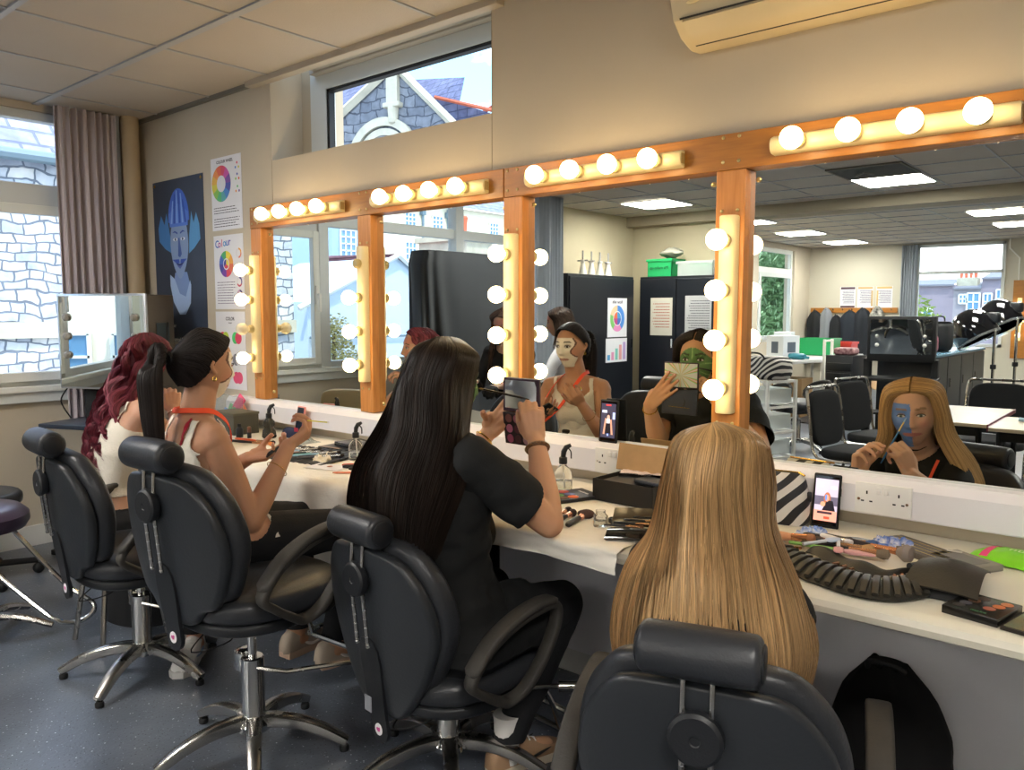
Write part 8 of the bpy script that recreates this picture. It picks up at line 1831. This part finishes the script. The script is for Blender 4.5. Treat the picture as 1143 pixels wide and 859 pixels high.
def hood(lb, x, y, z, rz):
    t = thing('hood_dryer', lb, 'hood dryer', (x, y, 0), R_(rz), 'hood dryers in front of the far window')
    m = MB(); T = Matrix.Translation((-.18, 0, z)) @ Matrix.Rotation(R_(-32), 4, 'Y') @ Matrix.Diagonal((1.15, 1, 1, 1)); m.lathe([(.21, -.14), (.215, -.05), (.20, .06), (.15, .15), (.08, .20), (0, .215)], 32, T, cap=False); m.lathe([(.20, -.14), (.205, -.05), (.19, .06), (.14, .14), (0, .20)], 32, T, cap=False); m.build('hood_shell', M_HOOD, t)
    m = MB(); m.lathe([(.211, -.165), (.215, -.14), (.20, -.14), (.20, -.165)], 32, T, cap=False); m.build('clear_visor', M_CLEAR, t); m = MB(); m.box((.04, 0, z + .12), (.14, .10, .12), .03, seg=3); m.build('motor_housing', M_BLKPLA, t)
    m = MB(); m.tube([(.06, 0, .05), (.06, 0, z + .08)], .016, 10); m.build('pole', M_CHROME, t); m = MB(); m.lathe([(.030, 0), (.032, .02), (.030, .05)], 12, Matrix.Translation((.06, 0, .72))); m.build('clamp_knob', M_BLACK, t)
    for k in range(5): a = 2 * PI * k / 5; m = MB(); m.tube([(.06, 0, .09), (.06 + .17 * math.cos(a), .17 * math.sin(a), .035)], .012, 6); m.build('base_leg', M_BLACK, t)
hood('shiny black hood dryer on a chrome pole, nearer one in front of the far window', -1.72, -8.05, 1.18, 10); hood('second black hood dryer just behind and right of the nearer one', -1.60, -8.75, 1.30, 25)
# coats on the hook rail
t = thing('coat_rail', 'pine coat hook rail on the far wall below three posters', 'coat rail', (-4.62, -12.58, 1.40)); m = MB(); m.box((0, 0, 0), (1.50, .025, .09), .003); m.build('board', M_WOODH, t, False)
for k in range(9): m = MB(); m.tube([(-.66 + .165 * k, .012, .01), (-.66 + .165 * k, .05, .0), (-.66 + .165 * k, .055, .035)], .006, 6); m.build('hook', M_CHROME, t)
def coat_hung(lb, x, w_, L, col, z=1.38, d=.10, name='coat', col2=None, seed=0):
    t = thing(name, lb, 'coat', (x, -12.44, z)); 
    def f(u, v):
        a = 2 * PI * u; k = np.interp(v, [0, .06, .18, .6, 1], [.10, .55, .92, 1.0, 1.08]); n_ = mnoise.noise(Vector((math.cos(a) * 2 + seed, math.sin(a) * 2, v * 3)))
        return (w_ / 2 * k * math.cos(a) * (1 + .15 * n_), d * (.4 + .6 * k) * math.sin(a) * (1 + .35 * math.sin(a * 5 + seed) * .4), .02 - L * v)
    m = MB(); m.grid(f, 36, 18); m.build('coat_body', mat('coat_' + col + (col2 or ''), col, .8, bump=.3, bscale=8, col2=col2, nscale=14 if col2 else 8), t, True, 70)
    m = MB(); m.tube(crom([f(.30, .04), f(.27, .0), f(.23, .0), f(.20, .04)], 3), .012, 6); m.build('collar', mat('coat_' + col + (col2 or ''), col, .8), t)
coat_hung('black coat on the leftmost hook', -5.24, .30, .95, '#1a1c20', seed=1); coat_hung('grey zip hoodie hanging second from the left', -5.03, .24, .80, '#7c8086', 1.42, .11, 'hoodie', seed=2); coat_hung('black coat right of the grey hoodie', -4.86, .26, .85, '#15171b', 1.30, seed=3)
coat_hung('navy padded jacket in the middle of the rail', -4.62, .36, .90, '#1b222c', seed=4); coat_hung('dark padded jacket with hood right of the navy one', -4.40, .34, .85, '#181c24', 1.42, .13, seed=5); coat_hung('black and white patterned coat at the right end of the rail', -4.16, .28, .80, '#141316', 1.45, .13, col2='#c9c6bd', seed=6)
for k, (x, lb) in enumerate(((-4.72, 'left poster above the coats, dark bordered table'), (-4.42, 'middle poster above the coats with a pale column'), (-4.10, 'right poster above the coats, yellow side column'))):
    s = sheet(lb, (x, -12.597, 1.63), .27, .38, 'y', M_POST, 'wall_poster'); lines(s, -.11, .11, .11, 9, .026, .012, mat('print_violet', '#5d5270', .7)); m = MB(); m.box((0, -.0013, .165), (.25, .0004, .04)); m.box((0, -.0013, -.165), (.25, .0004, .035)) if k == 0 else m.box(((-1) ** k * .115, -.0013, -.02), (.03, .0004, .28)); m.build('border_band', mat('band_%d' % k, ['#4a2f3c', '#b89a6a', '#c2a56a'][k], .6), s, False)
# second timber mirror with bulbs on the far wall, seen at the right edge
t = thing('far_mirror', 'orange framed mirror with lit bulbs at the far right end of the room', 'mirror', (-1.70, -12.58, 1.25)); m = MB(); m.b2((-.46, -.02, -.62), (-.26, .03, .62)); m.b2((.26, -.02, -.62), (.46, .03, .62)); m.b2((-.26, -.02, .50), (.26, .03, .62)); m.b2((-.26, -.02, -.62), (.26, .03, -.50)); m.build('frame', M_WOODH, t, False); m = MB(); m.b2((-.26, -.01, -.5), (.26, .0, .5)); m.build('mirror_glass', M_MIRROR, t, False); m = MB(); m.b2((-.39, .03, -.34), (-.33, .06, .34)); m.build('bar_housing', M_BAR, t, False)
for k in range(4): m = MB(); m.sphere((-.36, .095, -.25 + .165 * k), .036, 14, 10); m.build('bulb', M_BULB, t)
t = thing('office_chair', 'tan backed office chair on castors under the near window', 'chair', (-4.58, -1.12, 0), R_(-25)); m = MB(); pillow(m, [(.21 * math.copysign(abs(math.cos(2 * PI * k / 28)) ** .5, math.cos(2 * PI * k / 28)), .13 * math.copysign(abs(math.sin(2 * PI * k / 28)) ** .5, math.sin(2 * PI * k / 28))) for k in range(28)], .05, .02, lambda a, b, c: (a, -.20 + c, .67 + b)); m.build('backrest', mat('tan_leather', '#a8956e', .5), t, True, 60)
m = MB(); pillow(m, [(.21 * math.cos(2 * PI * k / 28), .20 * math.sin(2 * PI * k / 28)) for k in range(28)], .07, .03, lambda a, b, c: (a, b, .42 + c)); m.build('seat', M_BLKLEA, t, True, 60); m = MB(); m.tube([(0, 0, .06), (0, 0, .39)], .02, 10); m.tube([(0, 0, .38), (0, -.22, .40), (0, -.23, .56)], .014, 8); m.build('stem', M_BLACK, t)
for k in range(5): a = 2 * PI * k / 5 + .5; m = MB(); m.tube([(0, 0, .085), (.25 * math.cos(a), .25 * math.sin(a), .07)], .016, 8); lg = m.build('base_leg', M_BLACK, t); m = MB(); m.sphere((.25 * math.cos(a), .25 * math.sin(a), .028), .028, 12, 8); m.build('castor', M_BLACK, lg)
# ---------------------------------------------------------------- world, sun, camera
w = bpy.data.worlds.new('sky_world'); SC.world = w; w.use_nodes = True; nt = w.node_tree; N = nt.nodes; L = nt.links
bg = N['Background']
tc = N.new('ShaderNodeTexCoord'); sp = N.new('ShaderNodeSeparateXYZ'); L.new(tc.outputs['Generated'], sp.inputs[0])
r = N.new('ShaderNodeValToRGB'); r.color_ramp.elements[0].position = .0; r.color_ramp.elements[0].color = (.22, .42, .60, 1); r.color_ramp.elements[1].position = .55; r.color_ramp.elements[1].color = (.10, .27, .48, 1)
L.new(sp.outputs[2], r.inputs[0])
n = N.new('ShaderNodeTexNoise'); n.inputs['Scale'].default_value = 2.6; n.inputs['Detail'].default_value = 8; n.inputs['Roughness'].default_value = .6
mp = N.new('ShaderNodeMapping'); mp.inputs['Scale'].default_value = (1, 1, 2.4); mp.inputs['Location'].default_value = (.3, .1, 0); L.new(tc.outputs['Generated'], mp.inputs[0]); L.new(mp.outputs[0], n.inputs['Vector'])
r2 = N.new('ShaderNodeValToRGB'); r2.color_ramp.elements[0].position = .44; r2.color_ramp.elements[0].color = (0, 0, 0, 1); r2.color_ramp.elements[1].position = .62; r2.color_ramp.elements[1].color = (1, 1, 1, 1); L.new(n.outputs['Fac'], r2.inputs[0])
mx = N.new('ShaderNodeMix'); mx.data_type = 'RGBA'; L.new(r2.outputs[0], mx.inputs[0]); L.new(r.outputs[0], mx.inputs[6]); mx.inputs[7].default_value = (1, 1, 1, 1); L.new(mx.outputs[2], bg.inputs[0])
bg.inputs[1].default_value = 2.7
sl = bpy.data.lights.new('sun', 'SUN'); sl.energy = 2.4; sl.angle = .01; sl.color = (1, .95, .86)
so = bpy.data.objects.new('sun', sl); COL.objects.link(so)
so.rotation_euler = (Vector((.42, .35, .84))).to_track_quat('Z', 'Y').to_euler()
cd = bpy.data.cameras.new('camera'); co = bpy.data.objects.new('camera', cd); COL.objects.link(co)
cd.sensor_width = 36; cd.sensor_fit = 'HORIZONTAL'; cd.lens = 887.54 / 1143 * 36; cd.clip_start = .05; cd.clip_end = 400
co.location = (0, -2.37, 1.355)
co.rotation_euler = (PI / 2 - .090545, 0, .70369)
SC.camera = co
SC.view_settings.view_transform = 'Standard'; SC.view_settings.look = 'None'; SC.view_settings.gamma = 1; SC.view_settings.exposure = 1.0; SC.view_settings.use_curve_mapping = False
